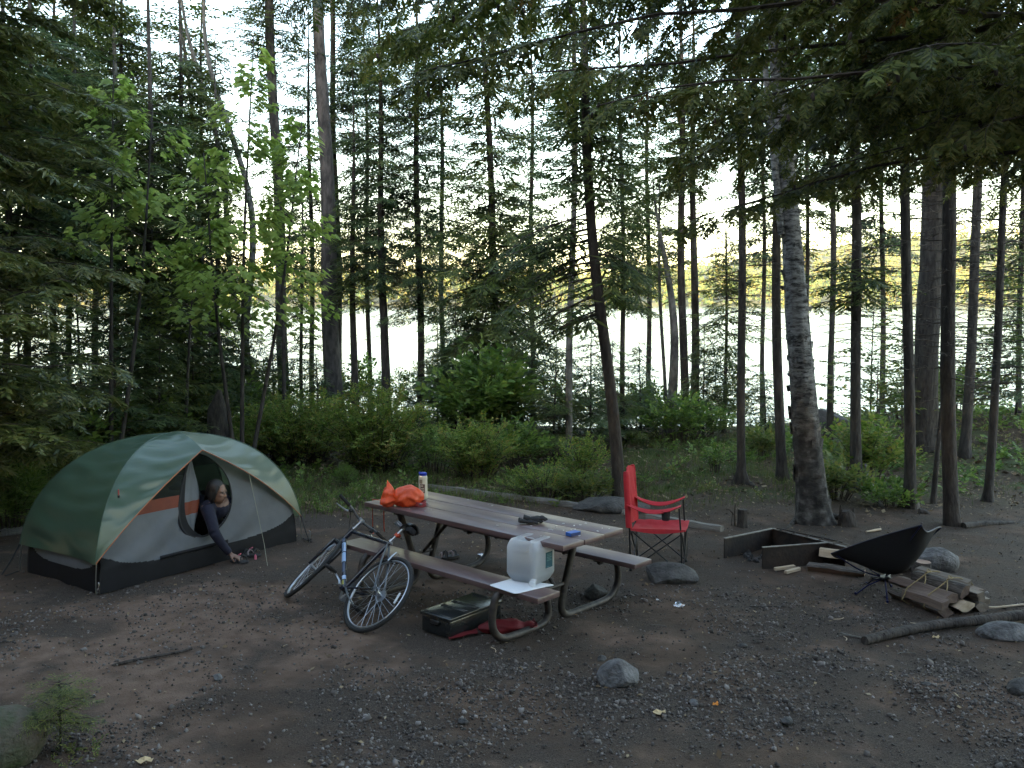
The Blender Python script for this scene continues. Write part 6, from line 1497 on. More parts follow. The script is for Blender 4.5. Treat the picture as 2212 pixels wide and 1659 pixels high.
mb = MB(); mb.box(hub, (.09, .05, .035), None, 0, .006, 1); mb.box(hub + Vector((0, 0, .01)), (.05, .16, .02), None, 0, .004, 1); mb.build('hub', M['black_plastic'], low, True)

# ------------------------------------------------------------------ fire ring, a low three sided steel box
M['burnt_steel'] = pmat('burnt_steel', (.008, .007, .007), (.040, .024, .017), 6, .7, metal=.25, bump=.3, bscale=30); M['worn_edge'] = pmat('worn_edge', (.10, .085, .075), (.22, .20, .18), 14, .6, metal=.3)
fA, fB, fC, fD, fE = Vector((2.211, 8.526, 0)), Vector((2.86, 8.98, 0)), Vector((3.36, 8.20, 0)), Vector((2.498, 8.159, 0)), Vector((3.235, 8.36, 0))
fire = thing('fire_ring', 'rusty black three sided steel fire box open to the left', 'fire ring', fA)
def panel(a, b_, h=.205, th=.012, name='side_panel'):
    a, b_ = a - fA, b_ - fA; d_ = b_ - a; L_ = d_.length; ang = math.atan2(d_.y, d_.x); mb = MB(); mb.box((a + b_) / 2 + Vector((0, 0, h / 2 - .012)), (L_, th, h + .024), Matrix.Rotation(ang, 3, 'Z'), 0, .002, 1)
    o = mb.build(name, M['burnt_steel'], fire, True); e = MB(); e.box((a + b_) / 2 + Vector((0, 0, h + .0055)), (L_, .034, .010), Matrix.Rotation(ang, 3, 'Z'), 0, .002, 1); e.build('top_flange', M['worn_edge'], o, True); return o
panel(fA, fB); panel(fB, fE + Vector((.10, -.18, 0)), name='back_panel'); panel(fD, fE)
mb = MB(); a, b_ = fB - fA, fE - fA + Vector((.10, -.18, 0)); mb.tube([a.lerp(b_, .12) + Vector((-.03, .05, .225)), a.lerp(b_, .9) + Vector((.07, .05, .225))], .008, 6)
for k in range(5): q = a.lerp(b_, .15 + .18 * k); mb.tube([q + Vector((-.05, -.03, .222)), q + Vector((.06, .06, .224))], .006, 6)
mb.build('grate', M['burnt_steel'], fire, True)
M['charcoal'] = pmat('charcoal', (.010, .010, .011), (.05, .048, .046), 20, .9, bump=.6, bscale=40)
mb = MB(); rg = random.Random(6)
for k in range(46):
    p = Vector((rg.uniform(2.42, 3.15), rg.uniform(8.36, 8.72), .012)); r = rg.uniform(.010, .032); mb.ellipsoid(p, (r * 1.5, r, r * .8), Euler((rg.random() * 3, rg.random() * 3, rg.random() * 3)).to_matrix(), 6, 4)
o = mb.build('charcoal', M['charcoal'], None, False); tag(o, kind='stuff')

# ------------------------------------------------------------------ firewood
M['wood_pale'] = pmat('wood_pale', (.36, .27, .18), (.55, .44, .32), 5, .75, stretch=(.25, 3, 3), bump=.3, bscale=40)
M['wood_red'] = pmat('wood_red', (.20, .12, .085), (.36, .25, .18), 5, .8, stretch=(.25, 3, 3), bump=.35, bscale=40)
M['wood_grey'] = pmat('wood_grey', (.10, .078, .058), (.20, .16, .125), 5, .85, stretch=(.25, 3, 3), bump=.4, bscale=40)
M['wood_dull'] = pmat('wood_dull', (.085, .052, .040), (.16, .115, .088), 5, .85, stretch=(.25, 3, 3), bump=.4, bscale=40)
M['wood_bark'] = pmat('wood_bark', (.035, .028, .024), (.12, .10, .085), 16, .95, stretch=(.4, 2, 2), bump=1.2, bscale=40)
M['twine'] = pmat('twine', (.20, .145, .065), (.30, .225, .11), 120, .9)
def log_mesh(L_, r, a0, a1, seed, n=7, k=5):
    """A split log along x: bark on its round side, raw wood on the two split faces."""
    rg = random.Random(seed); sec = [(0, 0)] + [(r * math.cos(R(a0 + (a1 - a0) * i / n)) * rg.uniform(.94, 1.05), r * math.sin(R(a0 + (a1 - a0) * i / n)) * rg.uniform(.94, 1.05)) for i in range(n + 1)]
    cy0 = sum(p[0] for p in sec) / len(sec); cz0 = sum(p[1] for p in sec) / len(sec); mb = MB(); V = []; m = len(sec)
    for i in range(k + 1):
        x = -L_ / 2 + L_ * i / k; oy, oz = rg.uniform(-.005, .005), rg.uniform(-.005, .005)
        for (y, z) in sec: V.append((x + (rg.uniform(-.008, .008) if i in (0, k) else 0), y - cy0 + oy + rg.uniform(-.002, .002), z - cz0 + oz + rg.uniform(-.002, .002)))
    for i in range(k):
        for j in range(m):
            j2 = (j + 1) % m; mb.f.append((i * m + j, i * m + j2, (i + 1) * m + j2, (i + 1) * m + j)); mb.m.append(0 if (j == 0 or j2 == 0) else 1)
    mb.f.append(tuple(range(m - 1, -1, -1))); mb.m.append(0); mb.f.append(tuple(k * m + j for j in range(m))); mb.m.append(0); mb.v = V; mb.n = len(V); return mb
def put_log(name, parent, L_, r, a0, a1, M4, wood, seed):
    o = log_mesh(L_, r, a0, a1, seed).build(name, [M[wood], M['wood_bark']], parent, True, 25); o.matrix_basis = M4; return o
ba = Vector((.40, -.90, 0)).normalized(); bang = math.atan2(ba.y, ba.x); bo_ = Vector((3.68, 7.04, 0))
bun = thing('firewood_bundle', 'bundle of split firewood tied with straw coloured twine behind the fallen branch', 'firewood', bo_, (0, 0, bang))
RX = lambda a: Matrix.Rotation(R(a), 4, 'X'); TT = Matrix.Translation
spec = [(-.02, -.15, .052, .52, .085, 20, 130, 'wood_dull', 0), (.02, -.02, .055, .50, .085, 200, 320, 'wood_pale', 20), (.0, .11, .055, .54, .090, 30, 140, 'wood_grey', -10), (.03, .21, .045, .40, .075, 210, 310, 'wood_grey', 40),
        (-.03, -.10, .125, .50, .080, 190, 330, 'wood_dull', 15), (.03, .05, .130, .52, .085, 20, 120, 'wood_grey', 160), (-.01, .16, .120, .46, .075, 200, 300, 'wood_dull', -30), (.02, -.02, .185, .44, .070, 60, 200, 'wood_dull', 10), (-.06, .10, .180, .42, .06, 30, 170, 'wood_grey', 200), (.07, -.19, .10, .36, .06, 200, 320, 'wood_dull', 60)]
bun.scale = (1.12, 1.30, 1.05)
for k, (x, y, z, L_, r, a0, a1, wd, rot) in enumerate(spec): put_log('log', bun, L_, r, a0, a1, TT((x, y, z)) @ Matrix.Rotation(R((k * 37 % 11) - 5), 4, 'Z') @ RX(rot), wd, 40 + k)
for x in (-.09, .10):
    hull = [(-.240, .05), (-.205, .145), (-.09, .205), (0, .250), (.09, .235), (.21, .180), (.275, .075), (.22, .006), (0, .004), (-.19, .006)]
    mb = MB(); mb.tube([(x + .010 * math.sin(i), y, z) for i, (y, z) in enumerate(hull)], .0045, 6, closed=True)
    mb.tube(bez([(x, -.03, .240), (x + .035, -.05, .258), (x + .015, .01, .252), (x - .03, .02, .256), (x + .012, -.02, .244)], 6), .0042, 6); mb.tube(bez([(x, -.03, .242), (x + .06, -.09, .212), (x + .09, -.13, .19)], 5), .004, 6)
    mb.build('twine', M['twine'], bun, True)
sa = math.atan2(-.5, .86)
for k, (px_, py_, z, L_, r, a0, a1, wd, rot, yaw, lab) in enumerate([
    (1806, 1239, .058, .52, .088, 20, 130, 'wood_red', 10, sa, 'reddish split log on the ground behind the low chair'),
    (1826, 1228, .128, .50, .080, 200, 310, 'wood_pale', 45, sa - .05, 'pale split log lying on top of the reddish split log'),
    (1782, 1216, .050, .40, .050, 20, 130, 'wood_pale', 60, sa + .15, 'narrow weathered split log poking towards the fire box'),
    (1800, 1208, .10, .36, .050, 200, 320, 'wood_pale', 20, sa + .5, 'yellowish split log tilted against the back of the log pile'),
    (1935, 1236, .05, .30, .075, 30, 140, 'wood_red', 30, .5, 'short red brown split piece beside the cut log round'),
    (1915, 1258, .035, .26, .055, 20, 130, 'wood_bark', 0, -.3, 'dark short split piece under the low chair')]):
    p = gp(px_, py_); t = thing('split_log', lab, 'firewood', p, (0, 0, yaw), 'loose split logs behind the low chair')
    put_log('log', t, L_, r, a0, a1, TT((0, 0, z)) @ RX(rot), wd, 60 + k)
for k, (px_, py_, yaw, lab) in enumerate([(1695, 1230, .42, 'thin yellowish stick of kindling close against the fire box'), (1712, 1236, .62, 'thin yellowish stick of kindling in front of the other one')]):
    p = gp(px_, py_); mb = MB(); mb.box((0, 0, .017), (.25 - .03 * k, .034, .030), Matrix.Rotation(.08, 3, 'X'), 0, .003, 1); o = mb.build('kindling_stick', M['wood_pale'], None, True); o.location = p; o.rotation_euler = (0, 0, yaw); tag(o, lab, 'kindling', 'kindling by the fire box')
p = gp(1990, 1243); t = thing('log_round', 'short upright cut log round between the boulder and the firewood bundle', 'log', p)
mb = MB(); mb.tube([(0, 0, -.02), (0, 0, .05), (.004, 0, .135)], [.088, .085, .083], 18, wob=.05, seed=3); mb.build('bark_side', M['wood_bark'], t, True); mb = MB(); mb.lathe([(.081, .1352), (.080, .1375), (.001, .138)], 18); mb.build('cut_top', M['wood_red'], t, True)
# branch lying on the right
def stick(name, label, cat, pts, r, mat_='bark_dark', n=8, group=None, wob=.06, seed=1, knots=0):
    p0 = Vector(pts[0]); p0.z = 0; mb = MB(); q = bez([Vector(p) - p0 for p in pts], 6); k = len(q)
    mb.tube(q, [r[0] + (r[1] - r[0]) * i / (k - 1) for i in range(k)], n, wob=wob, seed=seed); rg = random.Random(seed)
    for _ in range(knots):
        i = rg.randrange(2, k - 2); a = rg.uniform(.3, 2.8); d_ = Vector((.3 * math.cos(a), -.6, math.sin(a))).normalized(); mb.tube([q[i], q[i] + d_ * r[0] * 1.0, q[i] + d_ * r[0] * 1.2], [r[0] * .45, r[0] * .30, r[0] * .18], 7)
    o = mb.build(name, M[mat_], None, True, 60); o.location = p0; return tag(o, label, cat, group)
stick('fallen_branch', 'long dark fallen branch on the ground at the right edge', 'branch', [gp(1868, 1384, .033), gp(1913, 1372, .034), gp(1966, 1360, .036), gp(2037, 1348, .045), gp(2115, 1340, .055), gp(2212, 1328, .06), gp(2340, 1312, .06)], (.034, .043), 'bark_brown', 12, None, .05, 4, 6)
stick('stick', 'thin twig touching the cut end of the long dark branch', 'stick', [gp(1814, 1367, .01), gp(1866, 1379, .012)], (.006, .008), 'twig_grey')
stick('stick', 'dark curved stick on the bare dirt between tent and gravel at the left', 'stick', [gp(245, 1437, .012), gp(300, 1424, .02), gp(370, 1412, .016), gp(415, 1401, .02)], (.012, .009), 'bark_brown', 6, None, .1, 3, 1)
stick('stick', 'straight thin dark stick lying level left of the long branch', 'stick', [gp(1618, 1310, .008), gp(1690, 1310, .01)], (.008, .006), 'bark_dark', 6)
stick('stick', 'forked pale root like stick just above the long branch at the right edge', 'stick', [gp(2098, 1304, .012), gp(2140, 1312, .03), gp(2212, 1306, .02)], (.008, .010), 'wood_pale', 6)
stick('stick', 'pale splinter of wood on the ground beyond the low chair', 'stick', [gp(1871, 1149, .012), gp(1902, 1143, .02)], (.012, .018), 'wood_pale', 5)
stick('stick', 'thin stick leaning on the log pile behind the low chair', 'stick', [gp(1774, 1157, .02) , Vector((3.45, 8.2, .20))], (.006, .006), 'twig_grey', 5)
for k in range(12):
    x, y = rng.uniform(900, 2100), rng.uniform(1290, 1520); a = rng.uniform(0, 3.1); p = gp(x, y, .008); L_ = rng.uniform(.06, .16)
    stick('stick', 'small pale twig scattered on the gravel', 'stick', [p, p + Vector((math.cos(a), math.sin(a), .02)) * L_ * .5, p + Vector((math.cos(a + .3), math.sin(a + .3), 0)) * L_], (.004, .003), ('wood_pale', 'twig_grey')[k % 2], 5, 'small twigs scattered on the gravel')
# ------------------------------------------------------------------ boulders
def boulder(label, p, rad, yaw=0, mat_='rock', seed=1, sink=.35, tilt=(0, 0), cat='rock', name='boulder', cuts=7):
    rg = random.Random(seed); bm = bmesh.new(); bmesh.ops.create_icosphere(bm, subdivisions=4, radius=1); planes = [(Vector((rg.uniform(-1, 1), rg.uniform(-1, 1), rg.uniform(-.2, 1))).normalized(), rg.uniform(.62, .88)) for _ in range(cuts)]
    for v in bm.verts:
        c = v.co.copy()
        for n_, d_ in planes:
            e = c.dot(n_) - d_
            if e > 0: c -= n_ * e * .85
        w = .07 * (2 * float(vnoise(c.x * 2 + c.z, c.y * 2 - c.z, .8, seed % 13)) - 1) + .025 * (2 * float(vnoise(c.x * 7 + c.z * 5, c.y * 7, .8, seed % 11)) - 1); v.co = Vector((c.x * rad[0], c.y * rad[1], c.z * rad[2])) * (1 + w)
    for f in bm.faces: f.smooth = True
    me = bpy.data.meshes.new(name); bm.to_mesh(me); bm.free(); me.materials.append(M[mat_]); me.set_sharp_from_angle(angle=R(28)); o = link(name, me); o.location = Vector(p) + Vector((0, 0, rad[2] * (1 - sink * 2))); o.rotation_euler = (tilt[0], tilt[1], yaw); return tag(o, label, cat)
boulder('pale grey stone with a shadowed front standing alone in the foreground gravel', gp(1338, 1486) + Vector((0, .06, 0)), (.145, .11, .105), .2, 'rock', 4, .18)
boulder('flat grey rock sunk in the dirt below the red camp chair', gp(1450, 1262) + Vector((0, .1, 0)), (.28, .16, .12), -.1, 'rock_dark', 7, .28)
boulder('brown stone under the table beside the right hand leg', gp(1288, 1297) + Vector((0, .06, 0)), (.105, .085, .080), .1, 'rock_dark', 9, .2)
boulder('long sloping boulder behind the low dark chair', gp(2020, 1236) + Vector((0, .12, 0)), (.27, .17, .17), -.25, 'rock', 12, .25)
boulder('grey rock at the right edge just below the long dark branch', gp(2178, 1384) + Vector((.05, .07, 0)), (.23, .12, .085), -.1, 'rock', 15, .30)
boulder('wide low rock ledge behind the red chair below the leaning brown trunk', gp(1330, 1112) + Vector((0, .35, 0)), (.52, .32, .14), -.1, 'rock_dark', 17, .32)
boulder('mossy rock in the lower left corner beside the seedling', gp(20, 1655) + Vector((-.12, .05, 0)), (.27, .22, .20), .4, 'rock_moss', 19, .22)
boulder('dark rock at the right edge of the foreground gravel', gp(2208, 1505) + Vector((.03, .05, 0)), (.10, .08, .07), .2, 'rock_dark', 21, .25)
boulder('dark rock on the bank edge right of the leaning birch', BY(1790, 19.2), (.55, .4, .35), .2, 'rock_dark', 23, .3)
for k, (x, y, r) in enumerate([(1605, 1397, .035), (1300, 1425, .04), (470, 1465, .04), (1000, 1560, .035), (1700, 1560, .04), (1500, 1520, .035), (2000, 1480, .035)]):
    boulder('fist sized stone among the gravel', gp(x, y), (r, r * .8, r * .6), k, ('rock_dark', 'rock_dark', 'rock')[k % 3], 30 + k, .36, name='stone', cuts=5)['group'] = 'fist sized stones among the gravel'
# stumps
p = gg(1603, 1135); t = thing('stump', 'short sawn stump with bare twigs at the grass edge left of the birch', 'stump', p); mb = MB(); mb.tube([(0, 0, -.05), (0, 0, .05), (.005, 0, .20)], [.075, .062, .058], 14, wob=.08, seed=5); mb.build('trunk', M['bark_dark'], t, True)
mb = MB(); mb.tube([(-.09, 0, 0), (-.095, 0, .14), (-.085, .01, .26)], [.012, .01, .006], 6); mb.tube([(-.095, 0, .12), (-.15, .02, .19), (-.20, .02, .20)], [.007, .006, .004], 5); mb.tube([(-.13, 0, 0), (-.12, 0, .17)], [.008, .005], 5); mb.build('twigs', M['twig'], t, True)
p = gg(1830, 1136); t = thing('stump', 'small broken stump right at the foot of the leaning birch', 'stump', p); mb = MB(); mb.tube([(0, 0, -.05), (0, 0, .04), (-.01, 0, .14), (-.02, 0, .19)], [.125, .105, .085, .05], 14, wob=.16, seed=8); mb.tube([(.06, 0, .05), (.07, 0, .17), (.075, 0, .22)], [.04, .025, .008], 8); mb.tube([(-.06, .02, .08), (-.075, .02, .20), (-.08, .02, .25)], [.035, .02, .006], 8); mb.build('trunk', M['bark_brown'], t, True)
p = gg(470, 930); t = thing('stump', 'dark broken upright stump behind the tent at the thicket edge', 'stump', BY(468, 14.6)); mb = MB(); mb.tube([(0, 0, -.1), (0, 0, .4), (.02, 0, 1.0), (.06, 0, 1.35)], [.24, .20, .16, .03], 14, wob=.12, seed=11); mb.build('trunk', M['bark_dark'], t, True)
stick('fallen_branch', 'pale dead stem leaning in the plants right of the dark straight trunk', 'branch', [gg(1905, 1100) + Vector((0, 0, .02)), gg(1880, 1075) + Vector((0, 0, .22)), gg(1868, 1060) + Vector((0, 0, .40))], (.035, .02), 'bark_grey')
stick('fallen_branch', 'crooked grey branch against the water on the left part of the bank', 'branch', [BY(1345, 19.8) + Vector((0, 0, .9)), BY(1385, 19.8) + Vector((0, 0, .45)), BY(1420, 19.9)], (.03, .04), 'twig_grey')
for k, (a, b_, h, lab) in enumerate([((1795, 1118), (1850, 1132), .03, 'root running out from the birch foot to the right'), ((1725, 1122), (1700, 1140), .03, 'root running out from the birch foot to the left'), ((2080, 1140), (2212, 1128), .03, 'dark root crossing the dirt at the right edge'), ((1985, 1108), (2010, 1112), .03, 'root of the trunk with the thick collar'), ((1612, 1046), (1636, 1055), .035, 'side root of the mossy footed trunk')]):
    q0, q1 = gg(*a), gg(*b_); stick('tree_root', lab, 'root', [q0 + Vector((0, 0, h * .6)), q0.lerp(q1, .5) + Vector((.02, .03, h * .45)), q1 + Vector((0, 0, -.02))], (.05, .02), 'bark_dark', 8, None, .1, k)
# timber edging along the far side of the site
M['old_timber'] = pmat('old_timber', (.10, .092, .082), (.25, .235, .21), 5, .9, stretch=(.3, 3, 3), bump=.8, bscale=40)
def timber(label, a, b_):
    a, b_ = gg(*a), gg(*b_); d_ = b_ - a; t = MB(); n = 14; rg = random.Random(int(a.x * 100)); V = []
    c = (a + b_) / 2; L_ = d_.length; sec = [(-.05, -.06), (.05, -.06), (.054, .02), (.045, .048), (-.045, .050), (-.054, .02)]
    P = [[(-L_ / 2 + L_ * i / n, y + rg.uniform(-.006, .006), z + rg.uniform(-.008, .008)) for (y, z) in sec + sec[:1]] for i in range(n + 1)]
    for r_ in P: r_[-1] = r_[0]
    t.grid(P); t.add(P[0][:-1], [tuple(range(5, -1, -1))]); t.add(P[-1][:-1], [tuple(range(6))])
    o = t.build('landscape_timber', M['old_timber'], None, True, 30, clean=True); o.location = c + Vector((0, 0, .015)); o.rotation_euler = (0, -math.atan2(d_.z, d_.xy.length), math.atan2(d_.y, d_.x)); return tag(o, label, 'timber', 'timbers edging the site')
timber('weathered edging timber running from behind the table to the lime leaved plants', (925, 1055), (1130, 1080)); timber('weathered edging timber in front of the lime leaved plants', (1133, 1081), (1352, 1110)); timber('weathered edging timber between the red chair and the fire box', (1400, 1121), (1560, 1148))
timber('weathered edging timber half hidden at the far left beside the tent', (0, 1157), (50, 1150))
# ------------------------------------------------------------------ litter of the camp
M['foil'] = pmat('foil', (.70, .70, .72), (.50, .50, .55), 30, .2, metal=1, bump=.8, bscale=60)
t = thing('crushed_can', 'crushed shiny drink can lying in the gravel below the red chair', 'can', gp(1466, 1311), (0, 0, .3)); mb = MB(); blob(mb, (0, 0, .012), (.055, .032, .014), None, 20, 12, .25, 3, -.8, 0, 5); mb.build('body', M['foil'], t, True, 30); mb = MB(); mb.lathe([(.001, .0), (.020, .001), (.026, .004), (.028, .002)], 18, Matrix.Translation((-.005, 0, .026)) @ Matrix.Rotation(.4, 4, 'X'), cap=False); mb.build('lid', M['chrome'], t, True); mb = MB(); mb.box((.02, -.02, .020), (.03, .012, .003), Matrix.Rotation(.5, 3, 'Z')); mb.build('print_patch', M['clamp_orange'], t, False)
o = MB(); o.add([(0, 0, 0), (.035, .005, .008), (.04, .03, .004), (.012, .034, .012), (.018, .016, .02)], [(0, 1, 4), (1, 2, 4), (2, 3, 4), (3, 0, 4)]); o = o.build('paper_scrap', pmat('paper', (.62, .63, .66), rough=.7), None, False, solid=.001); o.location = gp(1416, 1299, .004); tag(o, 'white paper scrap left of the crushed can', 'scrap')
mb = MB(); P = [[(.05 * i / 6 - .02, .03 * j / 5, .004 + .014 * float(vnoise(i * .9, j * .9, .7, 3))) for j in range(6)] for i in range(7)]; mb.grid(P); o = mb.build('foil_wrapper', M['foil'], None, False, solid=.001); o.location = gp(1038, 1203, .004); o.scale = (1.6, 1.6, 1.6); tag(o, 'crumpled silver wrapper on the ground beyond the far bench', 'wrapper')
M['leaf_fallen'] = pmat('leaf_fallen', (.52, .38, .20), (.60, .46, .27), 12, .7, transl=.2); M['leaf_orange'] = pmat('leaf_orange', (.55, .20, .02), rough=.7)
def fallen_leaf(label, p, s, mat_, yaw):
    n = 11; V = [(0, 0, .004)] + [(s * math.cos(2 * math.pi * i / n) * (1 - .25 * (i % 2)), s * .7 * math.sin(2 * math.pi * i / n) * (1 - .25 * (i % 2)), .006 + .012 * (i % 3 == 0)) for i in range(n)]; mb = MB(); mb.add(V, [(0, 1 + i, 1 + (i + 1) % n) for i in range(n)]); o = mb.build('fallen_leaf', M[mat_], None, True); o.location = p; o.rotation_euler = (0, 0, yaw); tag(o, label, 'leaf')
fallen_leaf('pale tan fallen leaf on the gravel below the lone grey stone', gp(1423, 1541, .012), .045, 'leaf_fallen', .3); fallen_leaf('small bright orange fallen leaf right of the pale tan leaf', gp(1546, 1523, .012), .028, 'leaf_orange', 1.0); fallen_leaf('cream fallen leaf at the bottom edge right of the seedling', gp(312, 1645, .012), .05, 'leaf_fallen', .1); fallen_leaf('tan fallen leaf near the cut end of the long branch', gp(2022, 1378, .012), .035, 'leaf_fallen', .6)
# ------------------------------------------------------------------ gravel, leaf litter, grass
def scatter(n, y0, y1, dens):
    """Points on the ground in view between the distances y0 and y1, kept with probability dens(x, y)."""
    y = np.sqrt(rng.uniform(y0 ** 2, y1 ** 2, n)); x = rng.uniform(-1, 1, n) * (.66 * y + .5); k = rng.random(n) < dens(x, y); return x[k], y[k]
def chips(name, x, y, size, mats, flat=(.35, .8), lift=.25):
    """Angular chips of stone: eight corners each, jittered."""
    n = len(x); base = np.array([(sx, sy, sz) for sz in (-1, 1) for sy in (-1, 1) for sx in (-1, 1)], float); V = np.repeat(base[None], n, 0) * (1 + rng.uniform(-.45, .12, (n, 8, 3))); V[:, 4:, :2] *= rng.uniform(.45, .85, (n, 1, 1))
    s = size * np.exp(rng.normal(0, .38, n)); asp = np.stack([np.ones(n), rng.uniform(.55, .95, n), rng.uniform(*flat, n)], -1); V = V * (s[:, None] * asp)[:, None, :] * .5; a = rng.uniform(0, 6.28, n); ca, sa_ = np.cos(a), np.sin(a); tl = rng.normal(0, .28, (n, 2))
    X_ = V[..., 0] * ca[:, None] - V[..., 1] * sa_[:, None]; Y_ = V[..., 0] * sa_[:, None] + V[..., 1] * ca[:, None]; Z_ = V[..., 2] + X_ * tl[:, :1] + Y_ * tl[:, 1:]; z0 = gz(x, y, True) + s * asp[:, 2] * lift
    V = np.stack([X_ + x[:, None], Y_ + y[:, None], Z_ + z0[:, None]], -1).reshape(-1, 3); q = np.array([(0, 2, 3, 1), (4, 5, 7, 6), (0, 1, 5, 4), (1, 3, 7, 5), (3, 2, 6, 7), (2, 0, 4, 6)]); F = (q[None] + (np.arange(n) * 8)[:, None, None]).reshape(-1, 4); return tag(link(name, quad_mesh(name, V, F, mats)), kind='stuff')
def gravel_material():
    m, nt, b = newmat('gravel'); L = nt.links; g = N(nt, 'ShaderNodeNewGeometry'); c = ramp(nt, g.outputs['Random Per Island'], [(0, (.030, .023, .019)), (.35, (.064, .052, .045)), (.66, (.108, .091, .080)), (.86, (.165, .145, .130)), (.95, (.26, .235, .22)), (1, (.10, .068, .054))]); tc = N(nt, 'ShaderNodeTexCoord'); n = N(nt, 'ShaderNodeTexNoise'); n.inputs['Scale'].default_value = 120; L.new(tc.outputs['Object'], n.inputs['Vector'])
    x = N(nt, 'ShaderNodeMix', data_type='RGBA', blend_type='MULTIPLY'); x.inputs[0].default_value = .6; L.new(c, x.inputs[6]); r = ramp(nt, n.outputs['Fac'], [(.3, (.55, .55, .55)), (.7, (1, 1, 1))]); L.new(r, x.inputs[7]); L.new(x.outputs[2], b.inputs['Base Color']); b.inputs['Roughness'].default_value = .8; return m
M['gravel'] = gravel_material()
def dens_g(x, y):
    p = vnoise(x, y, .9, 11) * .6 + vnoise(x, y, .35, 12) * .4; near = 1 - sstep(y, 5.2, 7.5) * .72 - sstep(y, 7.5, 11) * .20; tr_ = sstep(p, .40, .60); bare = np.exp(-(((x + 2.1) / 1.6) ** 2 + ((y - 6.0) / 1.1) ** 2)); return np.clip(near * (.12 + .88 * tr_) * (1 - .85 * bare), 0, 1) * (y < 12.0)
x, y = scatter(58000, 3.9, 7.6, dens_g); chips('gravel', x, y, .0150, M['gravel'])
x, y = scatter(24000, 5.0, 12.5, lambda x, y: np.clip(dens_g(x, y) + .10, 0, 1)); chips('gravel', x, y, .0135, M['gravel'])
M['litter'] = leafmat('leaf_litter', [(.05, .032, .018), (.13, .085, .045), (.22, .16, .09), (.30, .24, .15)], .1, .8)
def litter(name, x, y, size, mat_):
    n = len(x); s = size * np.exp(rng.normal(0, .35, n)); a = rng.uniform(0, 6.28, n); ex = np.stack([np.cos(a), np.sin(a), rng.normal(0, .35, n)], -1); ey = np.stack([-np.sin(a), np.cos(a), rng.normal(0, .35, n)], -1); c = np.stack([x, y, gz(x, y, True) + .006 + s * .25], -1); w = rng.uniform(.15, .75, n)
    V = np.stack([c - ex * s[:, None], c - ey * (s * w)[:, None], c + ex * s[:, None], c + ey * (s * w)[:, None] + np.array([0, 0, .004])], 1).reshape(-1, 3); return tag(link(name, quad_mesh(name, V, np.arange(4 * n).reshape(-1, 4), mat_)), kind='stuff')
x, y = scatter(30000, 4, 12, lambda x, y: .10 + .12 * sstep(y, 7, 11)); litter('leaf_litter', x, y, .012, M['litter'])
x, y = scatter(34000, 10.5, 21, lambda x, y: np.clip(sstep(y + 2 * vnoise(x, y, 1.1, 6), 11.0, 13.5) * .9, 0, 1)); litter('leaf_litter', x, y, .028, M['litter'])
def blades(name, x, y, h, w, mat_):
    n = len(x); hh = h * np.exp(rng.normal(0, .35, n)); a = rng.uniform(0, 6.28, n); b_ = rng.uniform(0, 6.28, n); bend = hh * rng.uniform(.1, .7, n); c = np.stack([x, y, gz(x, y, True) - .01], -1); sd = np.stack([np.cos(a), np.sin(a), 0 * a], -1) * (w * .5); off = np.stack([np.cos(b_) * bend, np.sin(b_) * bend, 0 * a], -1)
    m = c + off * .35 + np.stack([0 * a, 0 * a, hh * .6], -1); t = c + off + np.stack([0 * a, 0 * a, hh], -1); V = np.stack([c - sd, c + sd, m + sd * .7, m - sd * .7, t + sd * .12, t - sd * .12], 1).reshape(-1, 3); q = np.array([(0, 1, 2, 3), (3, 2, 4, 5)]); F = (q[None] + (np.arange(n) * 6)[:, None, None]).reshape(-1, 4); return tag(link(name, quad_mesh(name, V, F, mat_)), kind='stuff')
def dens_gr(x, y):
    u_ = 1106 + CAM_F * x / y; v = sstep(y, 10.9, 11.8) * (1 - sstep(y, 17.5, 20)); main = sstep(u_, 1290, 1380) * (1 - sstep(u_, 1690, 1760)); path = np.exp(-(((x - 3.3 - .10 * (y - 10)) / .55) ** 2)) * (y < 13.5); return np.clip(v * main * (1 - .9 * path) * sstep(vnoise(x, y, .8, 14) * .6 + vnoise(x, y, .25, 15) * .4, .30, .55), 0, 1)
x, y = scatter(150000, 10.8, 20, dens_gr); blades('grass', x, y, .075, .007, M['grass'])
x, y = scatter(60000, 10.2, 20, lambda x, y: (1 - dens_gr(x, y)) * sstep(y, 10.4, 12.6) * .35 * sstep(vnoise(x, y, 1.0, 16), .50, .66) * (x > -1)); blades('grass', x, y, .06, .007, M['grass'])
x, y = scatter(40000, 9.2, 14, lambda x, y: np.clip(sstep(y - .24 * x, 10.9, 11.6), 0, 1) * (x < 1.2) * .8); blades('grass', x, y, .11, .008, M['grass'])
# low herbs among the grass and at the wood's edge
def herbs(name, n, y0, y1, dens, sc, mat_, kind='leaf'):
    x, y = scatter(n, y0, y1, dens); z = gz(x, y, True); f = Foliage(kind); rg = random.Random(len(x))
    for p in zip(x, y, z):
        for k in range(3):
            a = rg.uniform(0, 6.28); f.put(np.array(p) - np.array([0, 0, .01]), np.array([math.cos(a), math.sin(a), rg.uniform(.3, 1.4)]), UP + np.array([rg.uniform(-.3, .3), rg.uniform(-.3, .3), 0]), sc * rg.uniform(.6, 1.3))
    return tag(f.build(name, M[mat_], None), kind='stuff')
herbs('ground_cover', 2600, 11.0, 20, lambda x, y: .30 * sstep(vnoise(x, y, 1.3, 17), .45, .7) * (x > .5), .13, 'leaf_pale')
herbs('ground_cover', 2600, 11.5, 21, lambda x, y: .5 * sstep(vnoise(x, y, 1.6, 18), .42, .65) * sstep(y + .3 * abs(x), 12.5, 15), .20, 'leaf_green')
